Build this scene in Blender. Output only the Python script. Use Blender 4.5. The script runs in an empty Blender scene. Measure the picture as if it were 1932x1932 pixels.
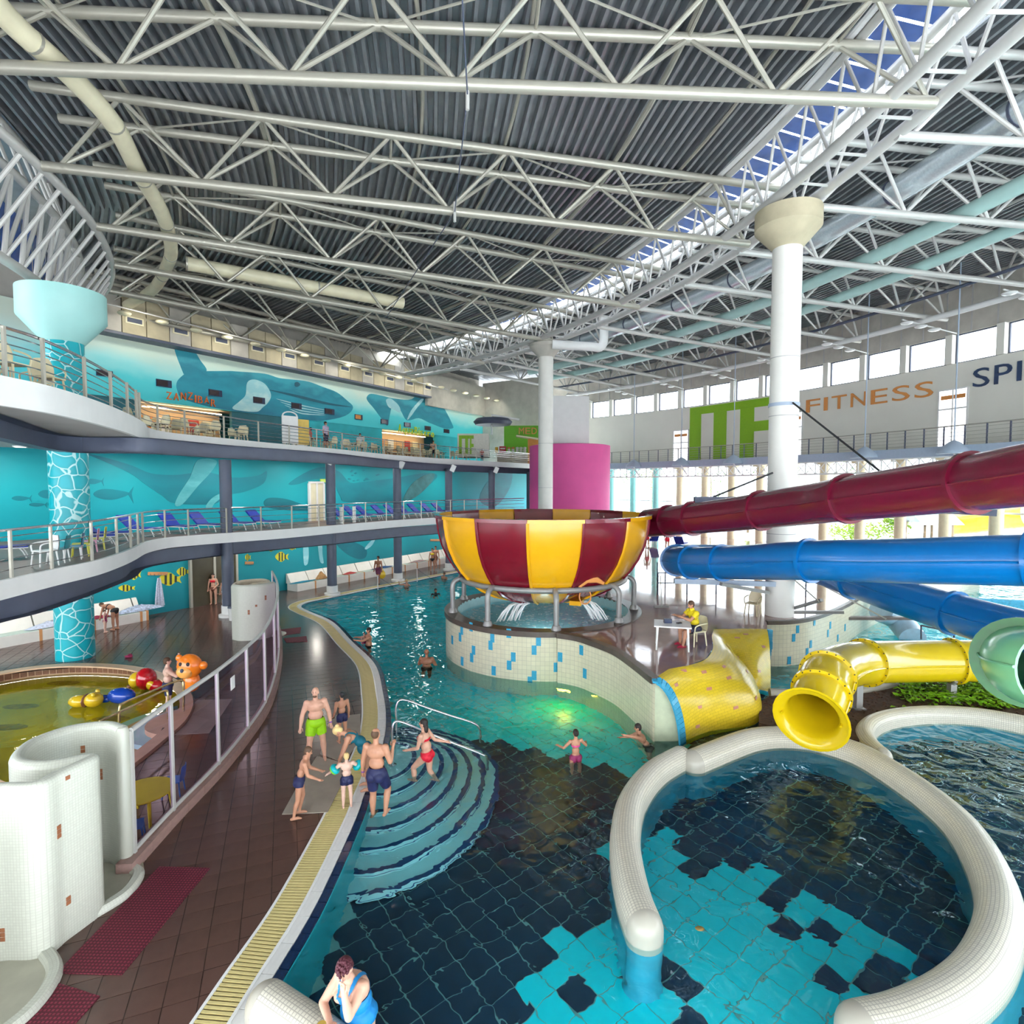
import bpy, bmesh, math, random
import numpy as np
from mathutils import Vector, Matrix
from mathutils.bvhtree import BVHTree
random.seed(7)
R = math.radians
SC = bpy.context.scene
COL = SC.collection
# ------------------------------------------------------------------ camera
F_PX, PITCH, HC = 1060.0, 0.0485, 6.4          # focal length in px of a 1932 px frame, pitch down, eye height above the deck
cam_d = bpy.data.cameras.new('camera'); cam = bpy.data.objects.new('camera', cam_d); COL.objects.link(cam)
cam_d.sensor_width = 36.0; cam_d.lens = 36.0 * F_PX / 1932.0; cam_d.clip_end = 600
cam.location = (0, 0, HC); cam.rotation_euler = (math.pi / 2 - PITCH, 0, 0)
SC.camera = cam
# ------------------------------------------------------------------ world, exposure
w = bpy.data.worlds.new('sky'); SC.world = w; w.use_nodes = True
bg = w.node_tree.nodes['Background']
bg.inputs[0].default_value = (0.88, 0.94, 1.0, 1); bg.inputs[1].default_value = 6.2
vs = SC.view_settings
vs.view_transform = 'Standard'; vs.look = 'None'; vs.gamma = 1.0; vs.use_curve_mapping = False; vs.exposure = 0.2
cy = SC.cycles
cy.max_bounces = 6; cy.diffuse_bounces = 2; cy.glossy_bounces = 3; cy.transmission_bounces = 6; cy.transparent_max_bounces = 10
cy.use_adaptive_sampling = True; cy.adaptive_threshold = 0.12; cy.adaptive_min_samples = 12
cy.use_denoising = True; cy.sample_clamp_indirect = 6.0; cy.caustics_reflective = True; cy.caustics_refractive = True; cy.blur_glossy = 0.6
# rectangular area lamp aimed at a target
def area(name, loc, target, sx, sy, power, col=(1, 1, 1)):
    d = bpy.data.lights.new(name, 'AREA'); d.shape = 'RECTANGLE'; d.size = sx; d.size_y = sy; d.energy = power; d.color = col
    o = bpy.data.objects.new(name, d); COL.objects.link(o); o.location = loc
    o.rotation_euler = (Vector(target) - Vector(loc)).to_track_quat('-Z', 'Y').to_euler()
    return o
def pool_lamp(loc, direction, power, col=(.75, .95, 1.0), size=.35):
    o = area('underwater_lamp', loc, Vector(loc) + Vector(direction), size, size, power, col); o.data.spread = math.radians(170); return o
# ------------------------------------------------------------------ projection helpers (pixels of the photograph -> places in the hall)
cp, sp_ = math.cos(PITCH), math.sin(PITCH)
def ray(u, v):
    x = (u - 966) / F_PX; y = (966 - v) / F_PX
    return Vector((x, cp + y * sp_, -sp_ + y * cp))
def G(u, v, z=0.0):
    d = ray(u, v); return d * ((z - HC) / d.z) + Vector((0, 0, HC))
def D(u, v, y):
    d = ray(u, v); return d * (y / d.y) + Vector((0, 0, HC))
CX, CY = -38.95, 12.52                              # centre of the fan-shaped hall
def P(a, r, z):                                     # polar place about that centre, a in degrees
    return Vector((CX + r * math.cos(R(a)), CY + r * math.sin(R(a)), z))
def onwall(u, v, p0, d):                            # ray meets the vertical plane through p0 with plan direction d
    q = ray(u, v); n = (-d[1], d[0])
    t = (n[0] * p0[0] + n[1] * p0[1]) / (n[0] * q.x + n[1] * q.y)
    return q * t + Vector((0, 0, HC))
def oncirc(u, v, rad):
    q = ray(u, v); a = q.x**2 + q.y**2; b = 2 * (-CX * q.x - CY * q.y); c = CX * CX + CY * CY - rad * rad
    t = (-b + math.sqrt(b * b - 4 * a * c)) / (2 * a)
    return q * t + Vector((0, 0, HC))
# ------------------------------------------------------------------ mesh helpers
def smooth_path(pts, n=6, closed=False):
    pts = [Vector(p) for p in pts]; out = []; m = len(pts)
    rng = m if closed else m - 1
    for i in range(rng):
        if closed: p0, p1, p2, p3 = pts[(i - 1) % m], pts[i], pts[(i + 1) % m], pts[(i + 2) % m]
        else: p0, p1, p2, p3 = pts[max(i - 1, 0)], pts[i], pts[i + 1], pts[min(i + 2, m - 1)]
        for k in range(n):
            t = k / n
            out.append(0.5 * ((2 * p1) + (p2 - p0) * t + (2 * p0 - 5 * p1 + 4 * p2 - p3) * t * t + (3 * p1 - p0 - 3 * p2 + p3) * t**3))
    if not closed: out.append(pts[-1].copy())
    return out
def normals2(path, closed=False):
    out = []; m = len(path)
    for i in range(m):
        a = path[(i - 1) % m] if (closed or i > 0) else path[i]
        b = path[(i + 1) % m] if (closed or i < m - 1) else path[i]
        t = Vector((b[0] - a[0], b[1] - a[1])); t.normalize()
        out.append(Vector((-t.y, t.x)))
    return out
def offset(path, d, closed=False):
    ns = normals2(path, closed)
    return [Vector((p[0] + n.x * d, p[1] + n.y * d, p[2] if len(p) > 2 else 0)) for p, n in zip(path, ns)]
def resample(path, step):
    out = [path[0].copy()]; acc = 0
    for a, b in zip(path, path[1:]):
        L = (b - a).length; t = step - acc
        while t <= L:
            out.append(a.lerp(b, t / L)); t += step
        acc = (acc + L) % step if L > 0 else acc
        acc = L - (t - step)
    return out
class MB:
    def __init__(s): s.v = []; s.f = []; s.uv = {}
    def add(s, vs_, fs, uvs=None):
        b = len(s.v); s.v += [tuple(p) for p in vs_]
        for i, f in enumerate(fs):
            if uvs: s.uv[len(s.f)] = [uvs[k] for k in f] if not isinstance(uvs, list) or len(uvs) == len(vs_) else None
            s.f.append(tuple(k + b for k in f))
        return s
    def box(s, c, d, rz=0.0, m=None):
        x, y, z = d[0] / 2, d[1] / 2, d[2] / 2
        vv = [Vector(q) for q in ((-x,-y,-z),(x,-y,-z),(x,y,-z),(-x,y,-z),(-x,-y,z),(x,-y,z),(x,y,z),(-x,y,z))]
        M = (m or Matrix.Rotation(rz, 3, 'Z'))
        return s.add([M @ q + Vector(c) for q in vv], [(0,3,2,1),(4,5,6,7),(0,1,5,4),(1,2,6,5),(2,3,7,6),(3,0,4,7)])
    def beam(s, a, b, wd, h):                           # box between two points
        a, b = Vector(a), Vector(b); t = b - a
        q = t.to_track_quat('Y', 'Z').to_matrix()
        return s.box((a + b) / 2, (wd, t.length, h), m=q)
    def tube(s, path, r, n=10, cap=True, closed=False):
        path = [Vector(p) for p in path]; m = len(path); rs = r if isinstance(r, (list, tuple)) else [r] * m
        vv = []; up = None
        for i in range(m):
            a = path[(i - 1) % m] if (closed or i > 0) else path[i]
            b = path[(i + 1) % m] if (closed or i < m - 1) else path[i]
            t = (b - a); t.normalize()
            if up is None: up = Vector((0, 0, 1)) if abs(t.z) < .9 else Vector((1, 0, 0))
            sd = t.cross(up); sd.normalize(); up = sd.cross(t); up.normalize()
            for k in range(n):
                g = 2 * math.pi * k / n
                vv.append(path[i] + sd * (math.cos(g) * rs[i]) + up * (math.sin(g) * rs[i]))
        ff = []
        for i in range(m if closed else m - 1):
            j = (i + 1) % m
            for k in range(n):
                l = (k + 1) % n; ff.append((i*n+k, i*n+l, j*n+l, j*n+k))
        if cap and not closed:
            ff.append(tuple(range(n))[::-1]); ff.append(tuple((m-1)*n + k for k in range(n)))
        return s.add(vv, ff)
    def grid(s, rows, closed_u=False, uv=None):         # rows of equal length
        n = len(rows[0]); m = len(rows); vv = [p for r_ in rows for p in r_]; ff = []; us = []
        for i in range(m - 1):
            for k in range(n if closed_u else n - 1):
                l = (k + 1) % n; ff.append((i*n+k, i*n+l, (i+1)*n+l, (i+1)*n+k))
        if uv:
            flat = [q for r_ in uv for q in r_]
            b = len(s.f)
            s.add(vv, ff)
            for i, f in enumerate(ff): s.uv[b + i] = [flat[k] for k in f]
            return s
        return s.add(vv, ff)
    def lathe(s, prof, n=24, c=(0, 0, 0), a0=0.0, a1=360.0):
        full = abs(a1 - a0) >= 359.9; k = n if full else n + 1
        rows = [[Vector((c[0] + r_ * math.cos(R(a0 + (a1 - a0) * i / n)), c[1] + r_ * math.sin(R(a0 + (a1 - a0) * i / n)), c[2] + z)) for i in range(k)] for r_, z in prof]
        L = 0; uv = []
        for i, (r_, z) in enumerate(prof):
            if i: L += math.hypot(r_ - prof[i-1][0], z - prof[i-1][1])
            rr = max(q[0] for q in prof)
            uv.append([(R(a1 - a0) * rr * j / n, L) for j in range(k)])
        return s.grid(rows, full, None if full else uv)
    def sweep(s, path, prof, closed=False, cap=True):   # profile (offset to the left, z) along a plan path
        ns = normals2(path, closed); rows = []; uv = []; L = 0
        pl = [0]
        for a, b in zip(prof, prof[1:]): pl.append(pl[-1] + math.hypot(b[0] - a[0], b[1] - a[1]))
        pp = list(path); nn = list(ns)
        if closed: pp.append(path[0]); nn.append(ns[0])
        for i, (p, n_) in enumerate(zip(pp, nn)):
            if i: L += (Vector(pp[i][:2]) - Vector(pp[i-1][:2])).length
            z0 = p[2] if len(p) > 2 else 0
            rows.append([Vector((p[0] + n_.x * o, p[1] + n_.y * o, z0 + z)) for o, z in prof]); uv.append([(L, q) for q in pl])
        b = len(s.v)
        s.grid(rows, False, uv)
        if cap and not closed:
            k = len(prof); s.f.append(tuple(b + i for i in range(k))); s.f.append(tuple(b + (len(rows) - 1) * k + i for i in reversed(range(k))))
        return s
    def prism(s, poly, z0, z1):
        n = len(poly); vv = [(p[0], p[1], z0) for p in poly] + [(p[0], p[1], z1) for p in poly]
        return s.add(vv, [tuple(range(n))[::-1], tuple(range(n, 2*n))] + [(i, (i+1) % n, n + (i+1) % n, n + i) for i in range(n)])
    def ball(s, c, r, nu=12, nv=8, m=None):
        c = Vector(c); r = Vector(r if isinstance(r, (tuple, list, Vector)) else (r, r, r)); rows = []
        for i in range(nv + 1):
            t = math.pi * i / nv
            rows.append([c + ((m or Matrix.Identity(3)) @ Vector((r.x * math.sin(t) * math.cos(2*math.pi*k/nu), r.y * math.sin(t) * math.sin(2*math.pi*k/nu), -r.z * math.cos(t)))) for k in range(nu)])
        return s.grid(rows, True)
    def mesh(s, name, mat=None, sharp=40, flat=False):
        me = bpy.data.meshes.new(name); me.from_pydata(s.v, [], s.f); 
        if s.uv:
            ul = me.uv_layers.new(name='UVMap')
            for p in me.polygons:
                q = s.uv.get(p.index)
                if q:
                    for li, t in zip(p.loop_indices, q): ul.data[li].uv = t
        bm = bmesh.new(); bm.from_mesh(me); bmesh.ops.recalc_face_normals(bm, faces=bm.faces); bm.to_mesh(me); bm.free()
        if not flat:
            me.polygons.foreach_set('use_smooth', [True] * len(me.polygons)); me.set_sharp_from_angle(angle=R(sharp))
        if mat: me.materials.append(mat)
        me.update(); return me
    def build(s, name, mat, parent=None, sharp=40, flat=False):
        return link(name, s.mesh(name, mat, sharp, flat), parent)
def wloc(o):
    l = Vector((0, 0, 0))
    while o: l = l + o.location; o = o.parent
    return l
def link(name, me, parent=None, keep=False):            # meshes are written in hall coordinates; a parent's place is taken off
    o = bpy.data.objects.new(name, me); COL.objects.link(o)
    if parent is not None:
        o.parent = parent
        if not keep: o.location = -wloc(parent)
    return o
def tag(o, label=None, cat=None, group=None, kind=None):
    if label: o['label'] = label
    if cat: o['category'] = cat
    if group: o['group'] = group
    if kind: o['kind'] = kind
    return o
def thing(name, label, cat, loc=(0, 0, 0), group=None, rz=0.0):
    o = bpy.data.objects.new(name, None); COL.objects.link(o); o.location = loc; o.rotation_euler = (0, 0, rz); o.empty_display_size = .2
    return tag(o, label, cat, group)
def struct(name, mb, mat, label=None, sharp=40, flat=False):
    o = mb.build(name, mat, None, sharp, flat); o['kind'] = 'structure'
    if label: o['label'] = label
    return o
def copy_tree(o, parent=None):
    c = o.copy(); COL.objects.link(c); c.parent = parent
    for ch in list(o.children): copy_tree(ch, c)
    return c
def dup(o, loc, rz=0.0, label=None, group=None):
    c = copy_tree(o); c.location = loc; c.rotation_euler = (0, 0, rz)
    if label: c['label'] = label
    if group: c['group'] = group
    return c
_bars = {}
def bar(name, a, b, r, mat, parent=None, n=8):          # a round bar between two points, all bars share one mesh per material
    k = (mat.name, n)
    if k not in _bars:
        _bars[k] = MB().tube([(0, 0, 0), (0, 0, 1)], 1.0, n).mesh('bar_' + mat.name, mat)
    a, b = Vector(a), Vector(b); t = b - a
    o = bpy.data.objects.new(name, _bars[k]); COL.objects.link(o)
    off = Vector((0, 0, 0))
    if parent is not None: o.parent = parent; off = wloc(parent)
    o.location = a - off; o.rotation_mode = 'QUATERNION'; o.rotation_quaternion = t.to_track_quat('Z', 'Y'); o.scale = (r, r, t.length)
    return o
_boxes = {}
def slab(name, c, d, mat, parent=None, rz=0.0, rot=None):   # a box piece, all pieces of a material share one mesh
    if mat.name not in _boxes:
        _boxes[mat.name] = MB().box((0, 0, 0), (1, 1, 1)).mesh('piece_' + mat.name, mat, flat=True)
    o = bpy.data.objects.new(name, _boxes[mat.name]); COL.objects.link(o)
    off = Vector((0, 0, 0))
    if parent is not None: o.parent = parent; off = wloc(parent)
    o.location = Vector(c) - off; o.scale = d
    o.rotation_euler = rot if rot is not None else (0, 0, rz)
    return o
# ------------------------------------------------------------------ materials
def mat(name, col, rough=.5, metal=0.0, var=.08, scale=6.0, bump=0.0, bscale=60.0, spec=.5, coat=0.0, trans=0.0, emit=0.0, alpha=1.0):
    m = bpy.data.materials.new(name); m.use_nodes = True; nt = m.node_tree; b = nt.nodes['Principled BSDF']
    c = (*col, 1) if len(col) == 3 else col
    b.inputs['Roughness'].default_value = rough; b.inputs['Metallic'].default_value = metal
    b.inputs['Specular IOR Level'].default_value = spec; b.inputs['Coat Weight'].default_value = coat
    b.inputs['Transmission Weight'].default_value = trans; b.inputs['Alpha'].default_value = alpha
    tc = nt.nodes.new('ShaderNodeTexCoord')
    if var:
        n = nt.nodes.new('ShaderNodeTexNoise'); n.inputs['Scale'].default_value = scale; n.inputs['Detail'].default_value = 3
        nt.links.new(tc.outputs['Object'], n.inputs['Vector'])
        r_ = nt.nodes.new('ShaderNodeValToRGB')
        r_.color_ramp.elements[0].position = .25; r_.color_ramp.elements[1].position = .75
        r_.color_ramp.elements[0].color = (*[max(0, x * (1 - var)) for x in c[:3]], 1); r_.color_ramp.elements[1].color = (*[min(1, x * (1 + var)) for x in c[:3]], 1)
        nt.links.new(n.outputs['Fac'], r_.inputs['Fac']); nt.links.new(r_.outputs['Color'], b.inputs['Base Color'])
        if emit: nt.links.new(r_.outputs['Color'], b.inputs['Emission Color'])
    else:
        b.inputs['Base Color'].default_value = c
        if emit: b.inputs['Emission Color'].default_value = c
    if emit: b.inputs['Emission Strength'].default_value = emit
    if bump:
        n2 = nt.nodes.new('ShaderNodeTexNoise'); n2.inputs['Scale'].default_value = bscale; nt.links.new(tc.outputs['Object'], n2.inputs['Vector'])
        bp = nt.nodes.new('ShaderNodeBump'); bp.inputs['Strength'].default_value = bump; bp.inputs['Distance'].default_value = .02
        nt.links.new(n2.outputs['Fac'], bp.inputs['Height']); nt.links.new(bp.outputs['Normal'], b.inputs['Normal'])
    return m
def tilemat(name, col, grout, bw, bh, rough=.3, offset=0.0, mortar=.06, var=.06, odd=None, stain=0.0):
    """small tiles laid along the UV of a swept wall"""
    m = bpy.data.materials.new(name); m.use_nodes = True; nt = m.node_tree; b = nt.nodes['Principled BSDF']; b.inputs['Roughness'].default_value = rough
    tc = nt.nodes.new('ShaderNodeTexCoord'); br = nt.nodes.new('ShaderNodeTexBrick')
    br.offset = offset; br.inputs['Scale'].default_value = 1.0; br.inputs['Brick Width'].default_value = bw; br.inputs['Row Height'].default_value = bh
    br.inputs['Mortar Size'].default_value = min(bw, bh) * mortar; br.inputs['Mortar Smooth'].default_value = .2
    br.inputs['Color1'].default_value = (*[x * (1 - var) for x in col], 1); br.inputs['Color2'].default_value = (*[min(1, x * (1 + var)) for x in col], 1); br.inputs['Mortar'].default_value = (*grout, 1)
    nt.links.new(tc.outputs['UV'], br.inputs['Vector']); nt.links.new(br.outputs['Color'], b.inputs['Base Color'])
    bp = nt.nodes.new('ShaderNodeBump'); bp.inputs['Strength'].default_value = .4; bp.inputs['Distance'].default_value = .004; bp.invert = True
    nt.links.new(br.outputs['Fac'], bp.inputs['Height']); nt.links.new(bp.outputs['Normal'], b.inputs['Normal'])
    return m
def veinmat(name, base, vein, scale, width, base2=None, rough=.35):
    """painted net of light ripples on turquoise"""
    m = bpy.data.materials.new(name); m.use_nodes = True; nt = m.node_tree; b = nt.nodes['Principled BSDF']; b.inputs['Roughness'].default_value = rough
    tc = nt.nodes.new('ShaderNodeTexCoord'); n = nt.nodes.new('ShaderNodeTexNoise'); n.inputs['Scale'].default_value = 1.2; n.inputs['Detail'].default_value = 1
    nt.links.new(tc.outputs['Object'], n.inputs['Vector'])
    mx = nt.nodes.new('ShaderNodeMixRGB'); mx.blend_type = 'ADD'; mx.inputs['Fac'].default_value = .45
    nt.links.new(tc.outputs['Object'], mx.inputs['Color1']); nt.links.new(n.outputs['Color'], mx.inputs['Color2'])
    vo = nt.nodes.new('ShaderNodeTexVoronoi'); vo.feature = 'DISTANCE_TO_EDGE'; vo.inputs['Scale'].default_value = scale
    nt.links.new(mx.outputs['Color'], vo.inputs['Vector'])
    rp = nt.nodes.new('ShaderNodeValToRGB'); e = rp.color_ramp.elements
    e[0].position = width * .5; e[0].color = (*vein, 1); e[1].position = width; e[1].color = (*base, 1)
    if base2: q = e.new(min(.9, width * 5)); q.color = (*base2, 1)
    nt.links.new(vo.outputs['Distance'], rp.inputs['Fac']); nt.links.new(rp.outputs['Color'], b.inputs['Base Color'])
    return m
def watermat(name, tint, bump, scale, dist=.05, ior=1.33, rough_x=None):
    m = bpy.data.materials.new(name); m.use_nodes = True; nt = m.node_tree; nt.nodes.remove(nt.nodes['Principled BSDF'])
    g = nt.nodes.new('ShaderNodeBsdfGlass'); g.inputs['Color'].default_value = (*tint, 1); g.inputs['Roughness'].default_value = 0.0; g.inputs['IOR'].default_value = ior
    tc = nt.nodes.new('ShaderNodeTexCoord')
    n1 = nt.nodes.new('ShaderNodeTexNoise'); n1.inputs['Scale'].default_value = scale; n1.inputs['Detail'].default_value = 2.0; n1.inputs['Distortion'].default_value = .6
    n2 = nt.nodes.new('ShaderNodeTexNoise'); n2.inputs['Scale'].default_value = scale * .27; n2.inputs['Detail'].default_value = 1
    for n in (n1, n2): nt.links.new(tc.outputs['Object'], n.inputs['Vector'])
    ad = nt.nodes.new('ShaderNodeMath'); ad.operation = 'ADD'; nt.links.new(n1.outputs['Fac'], ad.inputs[0]); nt.links.new(n2.outputs['Fac'], ad.inputs[1])
    bp = nt.nodes.new('ShaderNodeBump'); bp.inputs['Strength'].default_value = bump; bp.inputs['Distance'].default_value = dist
    if rough_x:                            # choppier water beyond a place in the pool
        sx = nt.nodes.new('ShaderNodeSeparateXYZ'); nt.links.new(tc.outputs['Object'], sx.inputs[0]); mr = nt.nodes.new('ShaderNodeMapRange')
        mr.inputs['From Min'].default_value = rough_x[0]; mr.inputs['From Max'].default_value = rough_x[1]; mr.inputs['To Min'].default_value = bump; mr.inputs['To Max'].default_value = rough_x[2]
        nt.links.new(sx.outputs['X'], mr.inputs['Value']); nt.links.new(mr.outputs[0], bp.inputs['Strength'])
    nt.links.new(ad.outputs[0], bp.inputs['Height']); nt.links.new(bp.outputs['Normal'], g.inputs['Normal'])
    nt.links.new(g.outputs[0], nt.nodes['Material Output'].inputs['Surface'])
    return m
def glassmat(name, tint, rough=0.0, mixf=.12, gtint=(1, 1, 1)):
    """thin flat pane: mostly see-through with a little mirror, works from both sides"""
    m = bpy.data.materials.new(name); m.use_nodes = True; nt = m.node_tree; nt.nodes.remove(nt.nodes['Principled BSDF'])
    t = nt.nodes.new('ShaderNodeBsdfTransparent'); t.inputs[0].default_value = (*tint, 1)
    g = nt.nodes.new('ShaderNodeBsdfGlossy'); g.inputs['Roughness'].default_value = rough; g.inputs['Color'].default_value = (*gtint, 1)
    x = nt.nodes.new('ShaderNodeMixShader'); x.inputs[0].default_value = mixf
    nt.links.new(t.outputs[0], x.inputs[1]); nt.links.new(g.outputs[0], x.inputs[2]); nt.links.new(x.outputs[0], nt.nodes['Material Output'].inputs['Surface'])
    return m
# ================================================================== materials of the hall
M_steel = mat('painted_steel', (.45, .43, .36), .38, .35, .05, 3)  # grey yellowed to carry the warm lamplight on the trusses
M_steel_l = mat('light_painted_steel', (.62, .61, .58), .38, .2, .04, 3)
M_deck = mat('galvanised_roof_sheet', (.34, .36, .38), .34, .6, .12, 2)
M_conc = mat('bare_concrete', (.52, .49, .43), .8, 0, .12, 1.5, .1, 30)
M_conc_y = mat('stained_concrete', (.50, .44, .30), .8, 0, .15, 1.5, .1, 30)
M_white = mat('white_paint', (.84, .84, .82), .5, 0, .03, 2)
M_white_g = mat('white_gloss', (.86, .86, .84), .25, 0, .03, 2)
M_cream = mat('cream_paint', (.80, .74, .52), .4, 0, .08, 2)
M_grey = mat('grey_soffit', (.48, .47, .46), .7, 0, .06, 1)
M_dark = mat('slate_paint', (.085, .10, .15), .45, 0, .1, 2)
M_navy = mat('navy_paint', (.02, .035, .09), .3, 0, .1, 2)
M_inox = mat('brushed_steel', (.66, .67, .70), .22, .9, .05, 8)
M_black = mat('black_rubber', (.02, .02, .022), .6, 0, .2, 5)
M_cyl = mat('column_white', (.82, .80, .74), .4, 0, .04, 1.5)
M_blue_panel = mat('blue_glazing_panel', (.03, .10, .36), .25, 0, .25, 1.5)
M_glass = glassmat('clear_pane', (.95, .98, 1.0), 0, .08)
M_vein = veinmat('ripple_painted_column', (.0, .40, .46), (.50, .82, .82), 2.3, .05, (.0, .46, .54))
M_capt = mat('turquoise_capital', (.42, .78, .74), .45, 0, .06, 1)
# ================================================================== roof
ZB, ZT = 16.4, 18.35                    # bottom and top chords of the roof trusses
RI, RM, RO = 25.2, 49.9, 68.6           # inner ring, main ring girder, outer end of the far trusses
A0 = 13.1                               # trusses stand every ten degrees about the centre
ceiling = thing('ceiling', 'ribbed metal roof decking on tubular trusses', None, P(20, 48, 18.8)); ceiling['kind'] = 'structure'; del ceiling['label']
def roof_sheet(a_mid, half, r0, r1, z):
    mb = MB(); er = Vector((math.cos(R(a_mid)), math.sin(R(a_mid)), 0)); et = Vector((-er.y, er.x, 0)); c = Vector((CX, CY, 0))
    rows = []; k = math.tan(R(half)); pitch = .34
    for ii in range(int(round((r1 - r0) / pitch))):
        r_ = r0 + ii * pitch
        for dr, dz in ((0, 0), (.10, 0), (.14, .26), (.30, .26)):
            q = r_ + dr
            rows.append([c + er * q + et * (-q * k) + Vector((0, 0, z + dz)), c + er * q + et * (q * k) + Vector((0, 0, z + dz))])
    q = rows[-1][0]; q = r0 + int(round((r1 - r0) / pitch)) * pitch
    rows.append([c + er * q + et * (-q * k) + Vector((0, 0, z)), c + er * q + et * (q * k) + Vector((0, 0, z))])
    mb.grid(rows); return mb.build('roof_sheet', M_deck, ceiling, flat=True)
for i in range(-4, 5):
    am = A0 + 5 + 10 * i
    for q0, q1 in ((22.0, 32.2), (32.2, 41.38), (41.38, RM - 1.4)): roof_sheet(am, 5, q0, q1, ZT + .42)
    for q0, q1 in ((RM + 1.6, 61.02), (61.02, 71.4)): roof_sheet(am, 5, q0, q1, ZT + .42)
def truss(a, r0, r1, n, hw, label, group, m, lamp=False, rc=.155):
    t = thing('roof_truss', label, 'truss', P(a, r0, ZB), group)
    er = Vector((math.cos(R(a)), math.sin(R(a)), 0)); et = Vector((-er.y, er.x, 0))
    def q(r_, s, z): return P(a, r_, z) + et * s
    bar('bottom_chord', q(r0 - .35, 0, ZB), q(r1 + .3, 0, ZB), rc, m, t, 14)
    for s in (-hw, hw): bar('top_chord', q(r0 - .2, s, ZT), q(r1 + 1.2, s, ZT), rc * .92, m, t, 12)
    st = (r1 - r0) / n
    for i in range(n):
        rb = r0 + st * i + .12; 
        for s in (-hw, hw):
            bar('diagonal', q(rb, 0, ZB + .05), q(rb + st * .5, s, ZT), .065, m, t)
            bar('diagonal', q(rb + st * .5, s, ZT), q(rb + st, 0, ZB + .05), .065, m, t)
        bar('tie', q(rb + st * .5, -hw, ZT), q(rb + st * .5, hw, ZT), .05, m, t, 6)
        if i < n - 1:
            sg = hw if i % 2 else -hw
            bar('lacing_bar', q(rb + st * .5, -sg, ZT - .02), q(rb + st * 1.5, sg, ZT - .02), .035, m, t, 6)
    return t
for i in range(-2, 5):
    truss(A0 + 10 * i, RI, RM - .1, 6, .78, 'grey tubular triangular roof truss above the main pool, inner span', 'inner span roof trusses', M_steel)
for i in range(-3, 8):
    truss(A0 + .9 + 4.66 * i, RM + .6, RO, 5, .62, 'light tubular roof truss running out to the window wall', 'outer span roof trusses', M_steel_l, rc=.13)
# tangential purlin tubes carrying the sheets
for rr, nm in ((31.3, 'near the mural side'), (43.8, 'near the ring girder')):
    o = MB().tube([P(a, rr, ZT + .2) for a in range(-26, 54, 2)], .09, 8).build('purlin_tube', M_steel)
    tag(o, 'long curved purlin tube under the roof sheets, ' + nm, 'purlin', 'purlin tubes')
for rr in (27.5, 36.6, 39.6, 46.6):
    o = MB().tube([P(a, rr, ZT + .32) for a in range(-26, 54, 2)], .06, 6).build('sheet_rail', M_steel)
    tag(o, 'thin curved rail directly under the roof sheets', 'rail', 'sheet rails')
for rr in (55.5, 62.0):
    o = MB().tube([P(a, rr, ZT + .3) for a in range(-20, 58, 2)], .07, 6).build('sheet_rail', M_steel_l)
    tag(o, 'thin curved rail under the outer roof sheets', 'rail', 'outer sheet rails')
# main ring girder with the roof lantern
g = thing('ring_girder', 'curved tubular ring girder with glazed lantern along the roof', 'girder', P(20, RM, ZB))
arc = list(range(-26, 55, 2))
for rr, z in ((48.9, ZB + .1), (50.25, ZB + .1)): MB().tube([P(a, rr, z) for a in arc], .17, 12).build('bottom_chord', M_steel_l, g)
for rr, z in ((48.7, ZT + .35), (50.5, ZT + .35)): MB().tube([P(a, rr, z) for a in arc], .14, 10).build('top_chord', M_steel_l, g)
for i in range(-13, 27):
    a = 2 * i
    bar('diagonal', P(a, 48.9, ZB + .1), P(a + 1, 48.7, ZT + .3), .055, M_steel_l, g); bar('diagonal', P(a + 1, 48.7, ZT + .3), P(a + 2, 48.9, ZB + .1), .055, M_steel_l, g)
    bar('diagonal', P(a, 50.25, ZB + .1), P(a + 1, 50.5, ZT + .3), .055, M_steel_l, g); bar('diagonal', P(a + 1, 50.5, ZT + .3), P(a + 2, 50.25, ZB + .1), .055, M_steel_l, g)
    bar('cross_tie', P(a, 48.9, ZB + .1), P(a, 50.25, ZB + .1), .05, M_steel_l, g, 6)
# lantern: upstand glazing on both sides, blue panels along the top
lan = thing('roof_lantern', 'raised roof lantern with blue panels and glazed sides', 'skylight', P(20, RM, ZT + 1))
for i in range(-26, 54, 1):
    mb = MB(); mb.grid([[P(i + .06, 48.5, ZT + 1.35), P(i + .94, 48.5, ZT + 1.35)], [P(i + .06, 50.0, ZT + 1.55), P(i + .94, 50.0, ZT + 1.55)], [P(i + .06, 51.4, ZT + 1.35), P(i + .94, 51.4, ZT + 1.35)]])
    mb.build('blue_panel', M_blue_panel, lan)
    for rr in (48.45, 51.45):
        bar('mullion', P(i, rr, ZT + .4), P(i, rr, ZT + 1.4), .05, M_white, lan, 6)
for rr in (48.45, 51.45):
    MB().grid([[P(a, rr, ZT + .45) for a in arc], [P(a, rr, ZT + 1.35) for a in arc]]).build('lantern_glass', M_glass, lan)
    MB().tube([P(a, rr, ZT + .42) for a in arc], .1, 8).build('sill_tube', M_white, lan)
    MB().tube([P(a, rr, ZT + 1.42) for a in arc], .08, 8).build('head_tube', M_white, lan)
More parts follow.
